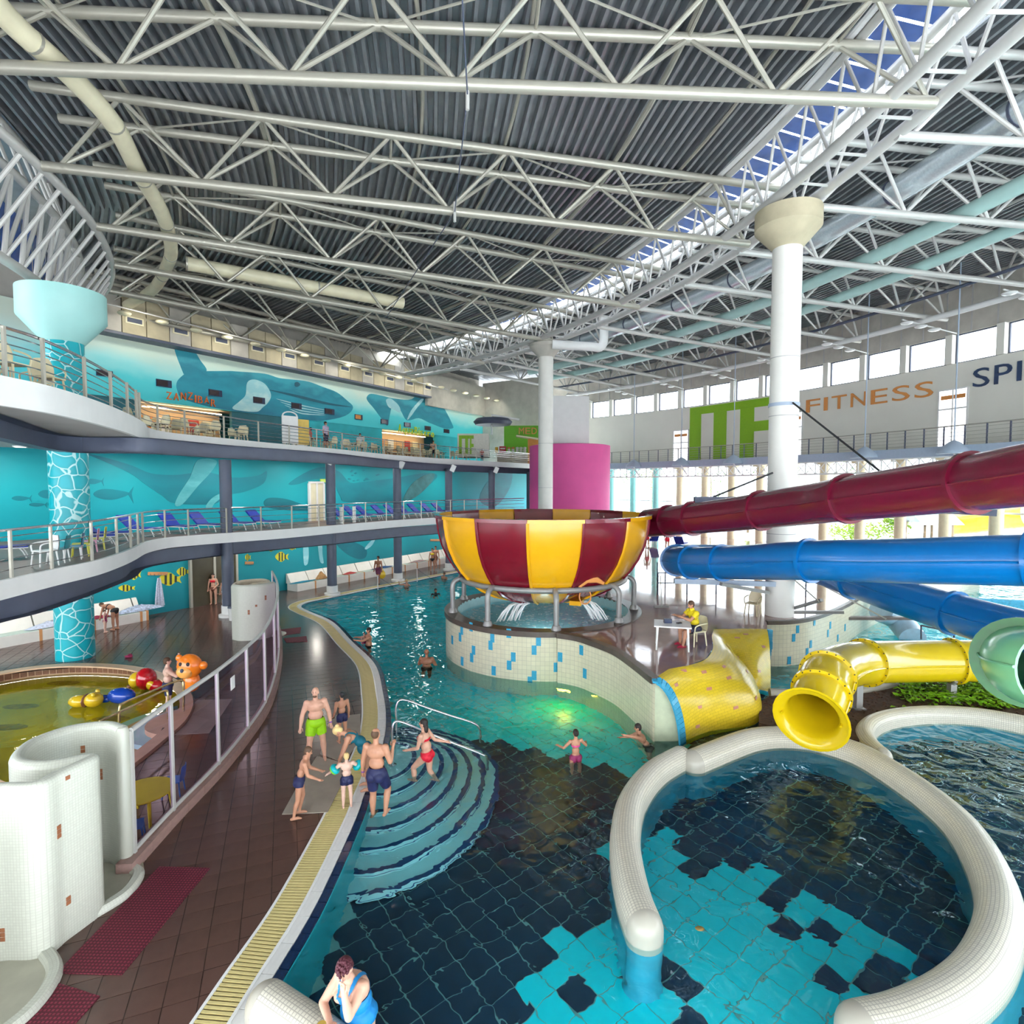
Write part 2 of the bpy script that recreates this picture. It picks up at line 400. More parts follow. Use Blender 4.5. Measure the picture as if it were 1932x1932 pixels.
# inner ring girder (over the turquoise column)
g = thing('inner_ring_girder', 'curved lattice ring girder resting on the turquoise column', 'girder', P(20, 24, ZB - 1))
for rr, z, rd in ((24.75, ZB, .15), (23.6, ZB + .1, .15), (23.3, ZB - 2.7, .17), (22.9, ZT + .2, .12)):
    MB().tube([P(a, rr, z) for a in range(-20, 53, 2)], rd, 12).build('chord', M_steel_l, g)
for i in range(-8, 20):
    a = 2.5 * i
    bar('upright', P(a, 23.3, ZB - 2.7), P(a, 23.6, ZB + .1), .08, M_steel_l, g); bar('diagonal', P(a, 23.3, ZB - 2.7), P(a + 2.5, 23.6, ZB + .1), .07, M_steel_l, g)
    bar('diagonal', P(a, 23.3, ZB - 2.7), P(a + 1.25, 24.75, ZB), .07, M_steel_l, g); bar('upright', P(a, 23.6, ZB + .1), P(a, 22.9, ZT + .2), .06, M_steel_l, g)
net = thing('maintenance_screen', 'blue perforated maintenance screen inside the inner ring girder', 'screen', P(22, 22.6, ZB - 1))
for i in range(-4, 20):
    MB().grid([[P(2.5 * i + .1, 22.6, ZB - 2.2), P(2.5 * i + 2.4, 22.6, ZB - 2.2)], [P(2.5 * i + .1, 22.6, ZB - .2), P(2.5 * i + 2.4, 22.6, ZB - .2)]]).build('screen_panel', M_blue_panel, net)
o = MB().grid([[P(a, 22.9, ZT + .5) for a in range(-20, 62, 3)], [P(a, 12.0, ZT - .9) for a in range(-20, 62, 3)]]).build('side_roof', M_deck); o['kind'] = 'structure'
# ducts
def duct(name, pts, r, m, label, band=None, n=16, cat='duct'):
    t = thing(name, label, cat, pts[0]); MB().tube(pts, r, n).build('duct_run', m, t)
    if band:
        acc = 0
        for a, b in zip(pts, pts[1:]):
            acc += (b - a).length
            if acc > band:
                acc = 0; d = (b - a).normalized()
                MB().tube([a - d * .04, a + d * .04], r * 1.06, n).build('joint_band', M_steel if m is M_cream else M_dark, t)
    return t
zd = ZB + .75
duct('air_duct', smooth_path([G(-140, -150, zd), G(-40, -30, zd), G(30, 50, zd), G(130, 140, zd), G(215, 235, zd), G(262, 325, zd), G(305, 400, zd), G(322, 460, zd), G(318, 495, zd), G(290, 545, zd - .1), G(240, 576, zd - .3)], 6), .27, M_cream, 'cream fabric air duct snaking through the trusses', 3.2)
duct('wall_duct', [G(352, 497, zd), G(600, 543, zd), G(760, 572, zd)], .33, M_cream, 'straight cream air duct high beside the mural wall', 4)
M_spiral = mat('spiral_duct', (.66, .74, .78), .25, .5, .1, 14)
duct('spiral_duct', [P(a, 54.3, ZB + 1.1) for a in range(-14, 40, 1)], .46, M_spiral, 'silver spiral duct curving behind the ring girder', 3.8, 20)
M_mint = mat('mint_pipe', (.50, .74, .70), .35, .1, .05, 2)
duct('mint_pipe', [P(a, 57.4, ZB + .55) for a in range(-14, 46, 1)], .30, M_mint, 'upper mint green roof pipe beside the spiral duct', None, 16, 'pipe')
duct('mint_pipe', [P(a, 60.2, ZB + .35) for a in range(-14, 46, 1)], .26, M_mint, 'lower mint green roof pipe nearer the window wall', None, 16, 'pipe')
duct('white_pipe', [P(a, 67.2, ZB - .2) for a in range(2, 49, 1)], .17, M_white, 'white pipe curving along the top of the window wall', None, 12, 'pipe')
duct('dark_cable_tray', [P(a, 64.6, ZB + .3) for a in range(2, 49, 1)], .09, M_dark, 'thin dark cable tray in front of the window wall roof', None, 8, 'cable tray')
# lamp rows at the outer truss ends
for i in range(-1, 8):
    a = A0 + .9 + 4.66 * i
    t = thing('lamp_cluster', 'row of three small lamps on an arm below an outer truss end', 'lamp', P(a, RO - 1, ZB - .4), 'lamp arms below the outer truss ends')
    bar('arm', P(a, RO - 3.4, ZB - .35), P(a, RO + 1.2, ZB - .75), .04, M_white, t, 6)
    for k in range(3):
        q = P(a, RO - 3.0 + 1.15 * k, ZB - .5 - .1 * k); MB().ball(q, (.34, .34, .1), 12, 6).build('lamp_head', M_white_g, t)
# steel cable hanging from the roof
t = thing('suspension_cable', 'thin steel cable hanging diagonally under the trusses', 'cable', G(866, -60, ZB))
cpts = [G(868, -80, ZB + .3), G(882, 180, ZB - .25), G(858, 400, ZB - .15), G(728, 600, ZB - .2)]
for a, b in zip(cpts, cpts[1:]): bar('cable_length', a, b, .02, M_dark, t, 6)
for q in cpts[1:3]: bar('turnbuckle', q + Vector((0, 0, -.35)), q + Vector((0, 0, .35)), .05, M_steel_l, t, 8)

# ================================================================== columns
def round_column(name, c, r, z0, z1, m, label, capm=None, cap=None, joint=None, group=None):
    t = thing(name, label, 'column', (c[0], c[1], z0), group)
    MB().lathe([(0, z0), (r, z0), (r, z1), (0, z1)], 36, (c[0], c[1], 0)).build('shaft', m, t)
    if cap: MB().lathe(cap, 36, (c[0], c[1], 0)).build('capital', capm, t)
    if joint:
        for z in joint: MB().lathe([(r, z - .012), (r + .012, z - .012), (r + .012, z + .012), (r, z + .012)], 36, (c[0], c[1], 0)).build('joint_ring', M_grey, t)
    return t
ZP = 1.55                                 # raised platform
LC = G(143, 1240, 0); RC = Vector((9.96, 20.74, ZP)); MC = Vector((2.38, 39.94, 0))
round_column('ripple_column', LC, .60, 0, 12.3, M_vein, 'turquoise column painted with white ripple net and pale flared capital', M_capt, [(0, 11.5), (.62, 11.5), (1.32, 12.35), (1.32, 13.3), (0, 13.3)])
round_column('tall_column', RC, .50, ZP, 15.4, M_cyl, 'tall white column with concrete capital beside the lifeguard platform', M_conc_y, [(0, 14.9), (.5, 14.9), (1.12, 15.6), (1.12, 16.2), (0, 16.2)], [3.0, 4.6, 6.2, 8.9, 11.0])
round_column('tall_column', MC, .52, 0, 15.6, M_cyl, 'tall white column standing behind the striped bowl', M_conc, [(0, 15.3), (.5, 15.3), (1.15, 16.0), (1.15, 16.2), (0, 16.2)], [3.2, 6.2, 9.3])
# white pipe bracket near the middle column
t = thing('bent_pipe', 'short white bent pipe below the roof beside the rear column', 'pipe', G(1090, 655, 15))
q0 = D(1042, 650, 39); q1 = D(1132, 655, 39); MB().tube(smooth_path([q0, q0.lerp(q1, .8), q1, q1 + Vector((.25, 0, .5)), q1 + Vector((.25, 0, 2))], 5), .3, 14).build('pipe_run', M_white, t)

# ================================================================== lower mural wall
B0 = Vector((-20.0, 21.66)); DW = Vector((14.21, 23.23)).normalized(); NW = Vector((-DW.y, DW.x))
W0 = B0 + NW * 1.1; U0 = W0 + NW * 8.6
def WP(t, z, off=0.0, o=W0): q = o + DW * t - NW * off; return Vector((q.x, q.y, z))
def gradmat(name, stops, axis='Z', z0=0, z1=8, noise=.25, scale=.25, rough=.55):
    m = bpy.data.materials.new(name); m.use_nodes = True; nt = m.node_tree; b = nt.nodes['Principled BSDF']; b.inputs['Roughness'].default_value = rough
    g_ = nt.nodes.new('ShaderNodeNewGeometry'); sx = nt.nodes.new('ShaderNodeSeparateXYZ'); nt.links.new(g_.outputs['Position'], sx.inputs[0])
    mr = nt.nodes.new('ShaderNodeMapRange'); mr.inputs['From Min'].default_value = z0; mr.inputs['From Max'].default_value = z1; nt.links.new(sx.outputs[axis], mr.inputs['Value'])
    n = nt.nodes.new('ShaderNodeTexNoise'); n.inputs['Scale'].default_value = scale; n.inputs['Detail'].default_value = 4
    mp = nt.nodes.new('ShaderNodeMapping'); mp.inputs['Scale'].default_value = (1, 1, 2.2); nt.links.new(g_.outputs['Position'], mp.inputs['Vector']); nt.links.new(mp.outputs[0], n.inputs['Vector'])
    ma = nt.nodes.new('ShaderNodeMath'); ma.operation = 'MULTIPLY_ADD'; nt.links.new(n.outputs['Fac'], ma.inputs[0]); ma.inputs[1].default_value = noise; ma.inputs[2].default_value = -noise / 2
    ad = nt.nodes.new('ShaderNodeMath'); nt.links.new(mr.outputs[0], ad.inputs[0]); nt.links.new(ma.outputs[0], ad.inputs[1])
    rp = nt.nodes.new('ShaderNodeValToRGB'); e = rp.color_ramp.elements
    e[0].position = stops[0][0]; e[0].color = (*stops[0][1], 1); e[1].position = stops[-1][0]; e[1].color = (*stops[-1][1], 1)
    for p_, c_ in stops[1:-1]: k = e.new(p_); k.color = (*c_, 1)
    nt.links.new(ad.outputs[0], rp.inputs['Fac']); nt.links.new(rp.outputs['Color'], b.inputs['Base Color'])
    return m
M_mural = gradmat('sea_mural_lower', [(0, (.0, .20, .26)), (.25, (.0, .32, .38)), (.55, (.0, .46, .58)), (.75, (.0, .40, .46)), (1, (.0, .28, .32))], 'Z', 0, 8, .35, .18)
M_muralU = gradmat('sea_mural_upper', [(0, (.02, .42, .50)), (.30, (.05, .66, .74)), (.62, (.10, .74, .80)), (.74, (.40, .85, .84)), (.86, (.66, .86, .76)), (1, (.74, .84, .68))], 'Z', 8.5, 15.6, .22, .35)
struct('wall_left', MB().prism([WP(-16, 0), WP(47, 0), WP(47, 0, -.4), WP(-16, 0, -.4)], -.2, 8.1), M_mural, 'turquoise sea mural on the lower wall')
# upper mural wall, set back behind the upper terrace
ZM = 11.65
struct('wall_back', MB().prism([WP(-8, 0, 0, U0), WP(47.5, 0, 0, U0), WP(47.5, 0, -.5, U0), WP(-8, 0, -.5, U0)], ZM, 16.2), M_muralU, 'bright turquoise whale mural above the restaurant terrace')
M_rest = gradmat('restaurant_interior', [(0, (.25, .13, .06)), (.5, (.75, .50, .25)), (1, (.55, .42, .28))], 'Z', 8.5, ZM, .3, .6)  # wood browns with the warm lamplight put into the colour
M_tq = mat('turquoise_wall', (.03, .52, .60), .5, 0, .15, .8)
M_tqd = mat('dark_teal_wall', (.02, .16, .20), .5, 0, .2, .8)
def tu(u): q = onwall(u, 850, U0, DW); return (Vector((q.x, q.y)) - U0).dot(DW)
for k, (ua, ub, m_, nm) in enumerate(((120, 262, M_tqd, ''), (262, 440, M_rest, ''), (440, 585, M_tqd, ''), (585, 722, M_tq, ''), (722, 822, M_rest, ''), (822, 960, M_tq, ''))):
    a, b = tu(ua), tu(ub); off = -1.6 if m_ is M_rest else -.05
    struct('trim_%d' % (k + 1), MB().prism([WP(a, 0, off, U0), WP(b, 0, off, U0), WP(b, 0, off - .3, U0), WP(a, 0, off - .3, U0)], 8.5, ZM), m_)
struct('wall_recess', MB().prism([WP(-8, 0, -2.0, U0), WP(47.5, 0, -2.0, U0), WP(47.5, 0, -2.3, U0), WP(-8, 0, -2.3, U0)], 8.2, 12.2), M_tqd)
struct('ceiling_recess', MB().prism([WP(-8, 0, -.3, U0), WP(47.5, 0, -.3, U0), WP(47.5, 0, -2.2, U0), WP(-8, 0, -2.2, U0)], ZM, ZM + .3), M_grey)
struct('floor_recess', MB().prism([WP(-8, 0, .05, U0), WP(47.5, 0, .05, U0), WP(47.5, 0, -2.2, U0), WP(-8, 0, -2.2, U0)], 8.3, 8.498), M_grey)
struct('wall_far', MB().prism([WP(47.5, 0, 0, U0), WP(47.5, 0, 9, U0), WP(47.9, 0, 9, U0), WP(47.9, 0, 0, U0)], 0, 18.4), M_conc)
struct('wall_far', MB().prism([WP(-14, 0, -.5, U0), WP(47.5, 0, -.5, U0), WP(47.5, 0, -.8, U0), WP(-14, 0, -.8, U0)], 15.5, 19), M_conc)
struct('wall_far', MB().prism([WP(-16, 0, .2, U0), WP(-8, 0, .2, U0), WP(-8, 0, -.4, U0), WP(-16, 0, -.4, U0)], 8, 19), M_conc)
# concrete air box with panels and vents above the upper mural
box = thing('air_box', 'concrete panelled air box with small vents above the mural', 'duct', WP(10, 15.3, 0, U0))
ta, tb = tu(172), tu(800)
npan = 22
for i in range(npan):
    t0 = ta + (tb - ta) * i / npan; t1 = ta + (tb - ta) * (i + 1) / npan
    MB().prism([WP(t0 + .03, 0, 1.1, U0), WP(t1 - .03, 0, 1.1, U0), WP(t1 - .03, 0, 0, U0), WP(t0 + .03, 0, 0, U0)], 15.35, 17.5).build('concrete_panel', M_conc_y if i % 3 else M_conc, box, flat=True)
    if i % 2:
        c = WP((t0 + t1) / 2, 16.15, 1.13, U0); ang = math.atan2(DW.y, DW.x)
        v = MB().box(c, (1.0, .06, .42), ang).build('vent_frame', M_cream, box); MB().box(c, (.8, .1, .26), ang).build('vent_grille', M_dark, v)
MB().prism([WP(ta, 0, 1.06, U0), WP(tb, 0, 1.06, U0), WP(tb, 0, 0, U0), WP(ta, 0, 0, U0)], 15.2, 15.36).build('soffit_edge', M_dark, box)
struct('trim_7', MB().prism([WP(tb + .2, 0, .35, U0), WP(47.5, 0, .35, U0), WP(47.5, 0, 0, U0), WP(tb + .2, 0, 0, U0)], 14.55, 17.9), M_conc)
tv = tb + 1.4
while tv < 36:
    v = thing('wall_vent', 'small framed vent in the concrete band above the far mural', 'vent', WP(tv, 15.9, .4, U0), 'vents above the far mural')
    ang = math.atan2(DW.y, DW.x)
    MB().box(WP(tv, 15.9, .38, U0), (.9, .06, .42), ang).build('vent_frame', M_cream, v); MB().box(WP(tv, 15.9, .39, U0), (.7, .08, .26), ang).build('vent_grille', M_dark, v)
    tv += 2.1
# rail with small lamps in front of the air box
t = thing('lamp_rail', 'thin rail with small dome lamps in front of the air box', 'lamp', WP(0, 16.3, 2, U0))
bar('rail', WP(ta - 1, 16.5, 2.2, U0), WP(38, 16.1, 2.2, U0), .05, M_steel_l, t, 8)
for i in range(20):
    q = WP(ta + 1 + i * 2.05, 16.3, 2.2, U0); MB().ball(q + Vector((0, 0, -.12)), (.36, .36, .14), 12, 6).build('dome_lamp', M_cream, t)
# ================================================================== curved window wall
RW = 70.0
def arcbox(mb, r0, r1, a0, a1, z0, z1, n=None):
    n = n or max(2, int(abs(a1 - a0) / 1.0) + 1)
    aa = [a0 + (a1 - a0) * i / n for i in range(n + 1)]
    mb.prism([P(a, r0, 0) for a in aa] + [P(a, r1, 0) for a in reversed(aa)], z0, z1); return mb
M_wallw = mat('cream_white_wall', (.80, .78, .70), .55, 0, .04, .6)
AW0, AW1 = -2.0, 49.5
ZW0, ZW1 = 13.85, 15.62
wr = struct('wall_right', arcbox(MB(), RW, RW + .5, AW0, AW1, 8.5, ZW0), M_wallw, 'curved cream wall with lettering above the gallery')
wl = 44.45
wins = []
k = 0
a = wl + 2.33 * 2
nwin = 0
while a - 2.33 > AW0:
    wins.append(a); a -= 2.33
arcm = MB()
for a in wins:
    nwin += 1
    pier = arcbox(MB(), RW - .25, RW + .5, a, a + .34, ZW0, ZW1, 2).build('window_pier', M_wallw, wr)
    wn = thing('window_%d' % nwin, 'w', None, P(a - 1, RW, ZW0)); del wn['label']; wn['kind'] = 'structure'
    fr = MB()
    for (x0, x1, z0, z1) in ((a - 1.99, a, ZW0, ZW0 + .07), (a - 1.99, a, ZW1 - .07, ZW1), (a - .06, a, ZW0, ZW1), (a - 1.99, a - 1.93, ZW0, ZW1)): arcbox(fr, RW + .1, RW + .2, x0, x1, z0, z1, 2)
    fr.build('window_frame', M_dark, wn)
    MB().grid([[P(a - 1.93, RW + .15, ZW0 + .07), P(a - .06, RW + .15, ZW0 + .07)], [P(a - 1.93, RW + .15, ZW1 - .07), P(a - .06, RW + .15, ZW1 - .07)]]).build('pane', M_glass, wn)
up = struct('wall_right_upper', arcbox(MB(), RW, RW + .5, AW0, 52, ZW1, 18.9), M_conc, 'bare concrete band above the clerestory windows')
a = AW1
while a > AW0:
    arcbox(MB(), RW - .03, RW, a, a + .06, ZW1 + .05, 18.8, 1).build('board_joint', M_grey, up); a -= 1.165
# ---- lettering on the curved wall
def glyph_mesh(txt, m, depth=.03):
    cu = bpy.data.curves.new('glyph', 'FONT'); cu.body = txt; cu.extrude = depth / 2; cu.size = 1.0; cu.resolution_u = 3
    o = bpy.data.objects.new('glyph', cu); COL.objects.link(o); bpy.context.view_layer.update()
    me = bpy.data.meshes.new_from_object(o.evaluated_get(bpy.context.evaluated_depsgraph_get()))
    bpy.data.objects.remove(o); bpy.data.curves.remove(cu)
    xs = [v.co.x for v in me.vertices]; ys = [v.co.y for v in me.vertices]
    x0, x1, y0, y1 = min(xs), max(xs), min(ys), max(ys)
    for v in me.vertices: v.co.x = (v.co.x - x0) / (x1 - x0); v.co.y = (v.co.y - y0) / (y1 - y0)
    me.materials.clear(); me.materials.append(m); me.name = 'letter_mesh'; return me
def place_glyph(name, me, origin, right, wdt, hgt, parent=None, up_=Vector((0, 0, 1)), skew=0.0):
    o = bpy.data.objects.new(name, me); COL.objects.link(o)
    rt = Vector(right).normalized(); nm_ = rt.cross(up_).normalized()
    Mx = Matrix(((rt.x * wdt, up_.x * hgt, nm_.x, 0), (rt.y * wdt, up_.y * hgt, nm_.y, 0), (rt.z * wdt, up_.z * hgt, nm_.z, 0), (0, 0, 0, 1)))
    Mx.translation = Vector(origin) - (wloc(parent) if parent else Vector((0, 0, 0)))
    if parent: o.parent = parent
    o.matrix_basis = Mx; return o
M_orange = mat('orange_paint', (.74, .30, .08), .5, 0, .05)
M_inkblue = mat('ink_blue_paint', (.03, .06, .14), .5, 0, .05)
M_green = mat('leaf_green_paint', (.26, .52, .01), .5, 0, .04)
def ang_at(u, r_=RW - .05): q = oncirc(u, 760, r_); return math.degrees(math.atan2(q.y - CY, q.x - CX))
def wall_word(word, u0, u1, z0, z1, m, label):
    t = thing('wall_lettering', label, 'lettering', P(ang_at((u0 + u1) / 2), RW - .05, z0)); n = len(word); a0, a1 = ang_at(u0), ang_at(u1)
    ws = [.25 if c == 'I' else 1.0 for c in word]; tot = sum(ws) + .28 * (n - 1); pos = 0
    for c, w_ in zip(word, ws):
        aa, ab = a0 + (a1 - a0) * pos / tot, a0 + (a1 - a0) * (pos + w_) / tot
        p0, p1 = P(aa, RW - .05, z0), P(ab, RW - .05, z0)
        place_glyph('letter', glyph_mesh(c, m, .05), p0, p1 - p0, (p1 - p0).length, z1 - z0, t); pos += w_ + .28
wall_word('FITNESS', 1521, 1760, 12.05, 13.05, M_orange, 'large orange FITNESS lettering on the curved wall')
wall_word('SPI', 1834, 1925, 12.2, 13.3, M_inkblue, 'large dark blue SPI lettering on the curved wall')
# ---- green logo panel: green bars on the cream wall
lg = thing('wall_logo', 'large green wall logo of upright bars forming ITF', 'logo', P(ang_at(1380), RW - .05, 8.7))
for (ua, ub, z0, z1) in ((1302, 1478, 13.05, 13.75), (1302, 1323, 8.62, 13.05), (1347, 1371, 8.62, 13.05), (1397, 1423, 8.62, 13.05), (1423, 1478, 11.0, 11.85)):
    arcbox(MB(), RW - .05, RW - .005, ang_at(ub), ang_at(ua), z0, z1, 4).build('logo_bar', M_green, lg)
# ---- glazed doors on the gallery
for n_, (ua, ub, z0, z1) in enumerate(((1272, 1300, 9.0, 11.7), (1478, 1515, 9.1, 12.2), (1772, 1826, 9.0, 12.3))):
    a0, a1 = ang_at(ub), ang_at(ua)
    dr = thing('door_%d' % (n_ + 1), 'd', None, P(a0, RW, 8.5)); del dr['label']; dr['kind'] = 'structure'
    mb = MB()
    for q in (a0, (a0 + a1) / 2, a1): arcbox(mb, RW - .12, RW + .02, q - .03, q + .03, z0 - .4, z1, 1)
    for z in (z0 - .4, z1 - 1.2, z1): arcbox(mb, RW - .12, RW + .02, a0, a1, z - .05, z + .05, 2)
    mb.build('door_frame', M_white, dr)
    arcbox(MB(), RW - .07, RW - .05, a0, a1, z0 - .4, z1, 2).build('door_light', mat('bright_opening_%d' % n_, (.95, .95, 1.0), .3, 0, 0, emit=1.6), dr)  # pane glows by itself in place of light through the door
    arcbox(MB(), RW - .1, RW - .08, a0 + .1, a1 - .1, z1 - .6, z1 - .35, 2).build('door_sign', M_orange, dr)
# ---- gallery slab, rail
RG = 66.0
gs = struct('gallery_floor', arcbox(MB(), RG, RW, AW0, AW1, 8.2, 8.5), M_white)
M_bluegrey = mat('blue_grey_fascia', (.42, .50, .62), .5, 0, .05)
struct('gallery_fascia', arcbox(MB(), RG - .12, RG, AW0, 44, 8.0, 8.55), M_bluegrey)
def railing(label, pts, posts, h, nrail, m, mp, group=None, zoff=0.0, post_w=.06, name='railing'):
    t = thing(name, label, 'railing', pts[0], group)
    pp = [Vector(p) + Vector((0, 0, h)) for p in pts]
    MB().tube(pp, .035, 8).build('top_rail', m, t)
    for k in range(nrail):
        z = h * (.16 + .70 * k / max(1, nrail - 1)); MB().tube([Vector(p) + Vector((0, 0, z)) for p in pts], .014, 5).build('rail', m, t)
    for q in posts: slab('post', Vector(q) + Vector((0, 0, h / 2 + zoff)), (post_w, post_w, h), mp, t)
    return t
gp = [P(a, RG + .1, 8.5) for a in [AW0 + i for i in range(0, 47)]]
railing('dark gallery railing below the lettered wall', gp, [P(47 - .97 * i, RG + .1, 8.5) for i in range(50)], 1.15, 5, M_steel, M_dark, name='gallery_railing')
# hangers
for u in (1197, 1287, 1386, 1634, 1803):
    a_ = ang_at(u, RG - .3); t = thing('gallery_hanger', 'blue grey dome anchor with thin roof rod at the gallery edge', 'hanger', P(a_, RG - .3, 8.4), 'gallery hangers')
    bar('rod', P(a_, RG - .3, 8.5), P(a_, RG - .3, ZT), .035, M_bluegrey, t, 6)
    MB().lathe([(0, .75), (.25, .62), (.75, .2), (.8, 0), (0, 0)], 16, P(a_, RG - .3, 8.1)).build('anchor_dome', M_bluegrey, t)
    bar('strut', P(a_, RG - .3, 8.1), P(a_ - .5, RG - .2, 7.3), .05, M_white, t, 6)
# lattice girder under the gallery
t = thing('lattice_girder', 'white lattice girder with crossed bars below the gallery', 'girder', P(30, RG + .5, 7.3))
nb = 64
for i in range(nb):
    a0, a1 = 43.5 - .68 * i, 43.5 - .68 * (i + 1)
    for z in (7.15, 8.0): bar('chord', P(a0, RG + .5, z), P(a1, RG + .5, z), .06, M_white, t, 6)
    bar('upright', P(a0, RG + .5, 7.15), P(a0, RG + .5, 8.0), .045, M_white, t, 6)
    bar('cross_bar', P(a0, RG + .5, 7.15), P(a1, RG + .5, 8.0), .035, M_white, t, 6); bar('cross_bar', P(a1, RG + .5, 7.15), P(a0, RG + .5, 8.0), .035, M_white, t, 6)
# glazed front below the gallery
M_beige = mat('beige_column', (.74, .64, .44), .6, 0, .05)
M_tqf = mat('turquoise_frame', (.30, .70, .68), .5, 0, .05)
for i in range(-4, 16):
    a_ = 37.45 - 2.33 * i
    t = thing('facade_column', 'beige round column of the glazed front below the gallery', 'column', P(a_, RW - .3, ZP), 'facade columns')
    MB().lathe([(0, 0), (.34, 0), (.34, 6.65), (0, 6.65)], 16, P(a_, RW - .3, ZP)).build('shaft', M_beige if i > -1 else M_tqf, t)
    MB().box(P(a_, RW - .3, ZP + 6.5), (.9, .9, .25), R(a_)).build('head', M_beige if i > -1 else M_tqf, t)
    wn = thing('window_%d' % (nwin + 1), 'w', None, P(a_ - 1.16, RW, ZP)); nwin += 1; del wn['label']; wn['kind'] = 'structure'
    fr = MB()
    for z in (ZP + .05, ZP + 3.2, ZP + 6.6): arcbox(fr, RW + .05, RW + .15, a_ - 2.33, a_, z - .05, z + .05, 2)
    fr.build('window_frame', M_white, wn)
    for z0, z1 in ((ZP + .1, ZP + 3.15), (ZP + 3.25, ZP + 6.55)): MB().grid([[P(a_ - 2.3, RW + .1, z0), P(a_ - .03, RW + .1, z0)], [P(a_ - 2.3, RW + .1, z1), P(a_ - .03, RW + .1, z1)]]).build('pane', M_glass, wn)

# ================================================================== terraces on the mural side
Z1, Z2 = 4.10, 8.5
M_tile_b = mat('brown_terrace_tile', (.20, .12, .10), .4, 0, .15, 3)
def terrace(n_, zt, th, edge_px, back_o, beam_px, beam_m, bd):
    pts = [G(u, v, zt) for u, v in edge_px]; first = pts[0] + (pts[0] - pts[1]) * 1.5
    path = smooth_path([first] + pts, 5)
    def foot(p, o): t = (Vector((p.x, p.y)) - o).dot(DW); q = o + DW * t; return Vector((q.x, q.y, zt))
    top = MB().grid([[p for p in path], [foot(p, back_o) for p in path]])
    fl = struct('floor_terrace_%d' % n_, top, M_tile_b)
    bot = MB().grid([[Vector((p.x, p.y, zt - th)) for p in path], [foot(p, back_o) - Vector((0, 0, th)) for p in path]])
    struct('ceiling_terrace_%d' % n_, bot, M_grey)
    struct('trim_terrace_%d' % n_, MB().sweep(path, [(0, 0), (-.12, 0), (-.12, -th), (0, -th)]), M_white, 'white curved fascia of the terrace')
    bp = [G(u, v, zt - th - .02) for u, v in beam_px]; bp = smooth_path([bp[0] + (bp[0] - bp[1]) * 1.5] + bp, 5)
    struct('beam_terrace_%d' % n_, MB().sweep(bp, [(0, 0), (.35, 0), (.35, -bd), (0, -bd)]), M_dark)
    return path
E2 = [(0, 710), (83, 728), (160, 751.5), (212, 771), (243, 785), (264, 797), (277, 808), (323, 817), (422, 827), (500, 835), (620, 846), (760, 860), (880, 868), (1003, 875)]
B2 = [(0, 781), (135, 822), (280, 826), (446, 841), (620, 854), (745, 868), (845, 876), (1003, 884)]
p2 = terrace(2, Z2, .58, E2, U0, B2, None, .5)
E1 = [(0, 1094.6), (101, 1072.6), (176, 1057), (222.6, 1042.8), (248.5, 1032.5), (272, 1022), (310.6, 1014.5), (362, 1010), (427, 1005.5), (529, 999), (633, 990.5), (736, 982), (830, 976), (990, 967)]
B1 = [(0, 1128), (108, 1104), (248, 1060), (290, 1040), (445, 1022), (627, 1007), (750, 996), (850, 989), (990, 978)]
p1 = terrace(1, Z1, .46, E1, W0, B1, None, .62)
def edge_post(edge, us, z): 
    out = []
    for u in us:
        for (ua, va), (ub, vb) in zip(edge, edge[1:]):
            if ua <= u <= ub: out.append(G(u, va + (vb - va) * (u - ua) / (ub - ua), z)); break
    return out
off1 = [p + Vector((0, 0, 0)) for p in offset(p1, .08)]; off2 = offset(p2, .08)
railing('steel railing along the curved lower terrace', off1, edge_post(E1, [22, 98, 174, 221, 247, 261, 270, 312, 356, 428, 493, 551, 602, 648, 690, 729, 762, 795, 824, 850, 876, 900], Z1), 1.18, 4, M_inox, M_steel, name='terrace_railing')
railing('steel railing along the curved upper terrace', off2, edge_post(E2, [10, 83, 161, 210, 241, 258, 264, 298, 349, 423, 488, 546, 598, 646, 687, 725, 760, 793, 823, 849, 874, 899, 936, 970], Z2), 1.0, 5, M_inox, M_steel, name='terrace_railing')
# slate columns carrying the terraces
SLC = [G(627, 1122, 0), G(751, 1096, 0)]
dS = SLC[1] - SLC[0]
for nm, c in (('beside the pool corner', SLC[0]), ('second from the pool corner', SLC[1]), ('beside the entrance doors', SLC[0] - dS * 1.15), ('third from the pool corner', SLC[1] + dS * 1.0), ('fourth from the pool corner', SLC[1] + dS * 2.05), ('fifth from the pool corner', SLC[1] + dS * 3.2)):
    t = round_column('slate_column', (c.x, c.y, 0), .27, 0, 7.6, M_dark, 'slim slate column under the terraces ' + nm)
    MB().lathe([(0, 0), (.45, 0), (.45, .12), (.32, .16), (.32, .55), (0, .55)], 24, (c.x, c.y, 0)).build('white_collar', M_white_g, t)
    # floodlight below the upper fascia
    q = D(*({'beside the pool corner': (623, 868), 'second from the pool corner': (757, 877), 'beside the entrance doors': (456, 854)}.get(nm, (0, 0))), c.y - 1.4) if nm in ('beside the pool corner', 'second from the pool corner', 'beside the entrance doors') else Vector((c.x + .4, c.y - .6, 7.6))
    fl = thing('floodlight', 'small white floodlight under the upper terrace on the slate column ' + nm, 'floodlight', q)
    MB().box(q, (.34, .16, .5), R(20), Matrix.Rotation(R(25), 3, 'Y')).build('housing', M_white_g, fl); bar('bracket', q, q + Vector((-.2, .5, .25)), .03, M_steel, fl, 6)
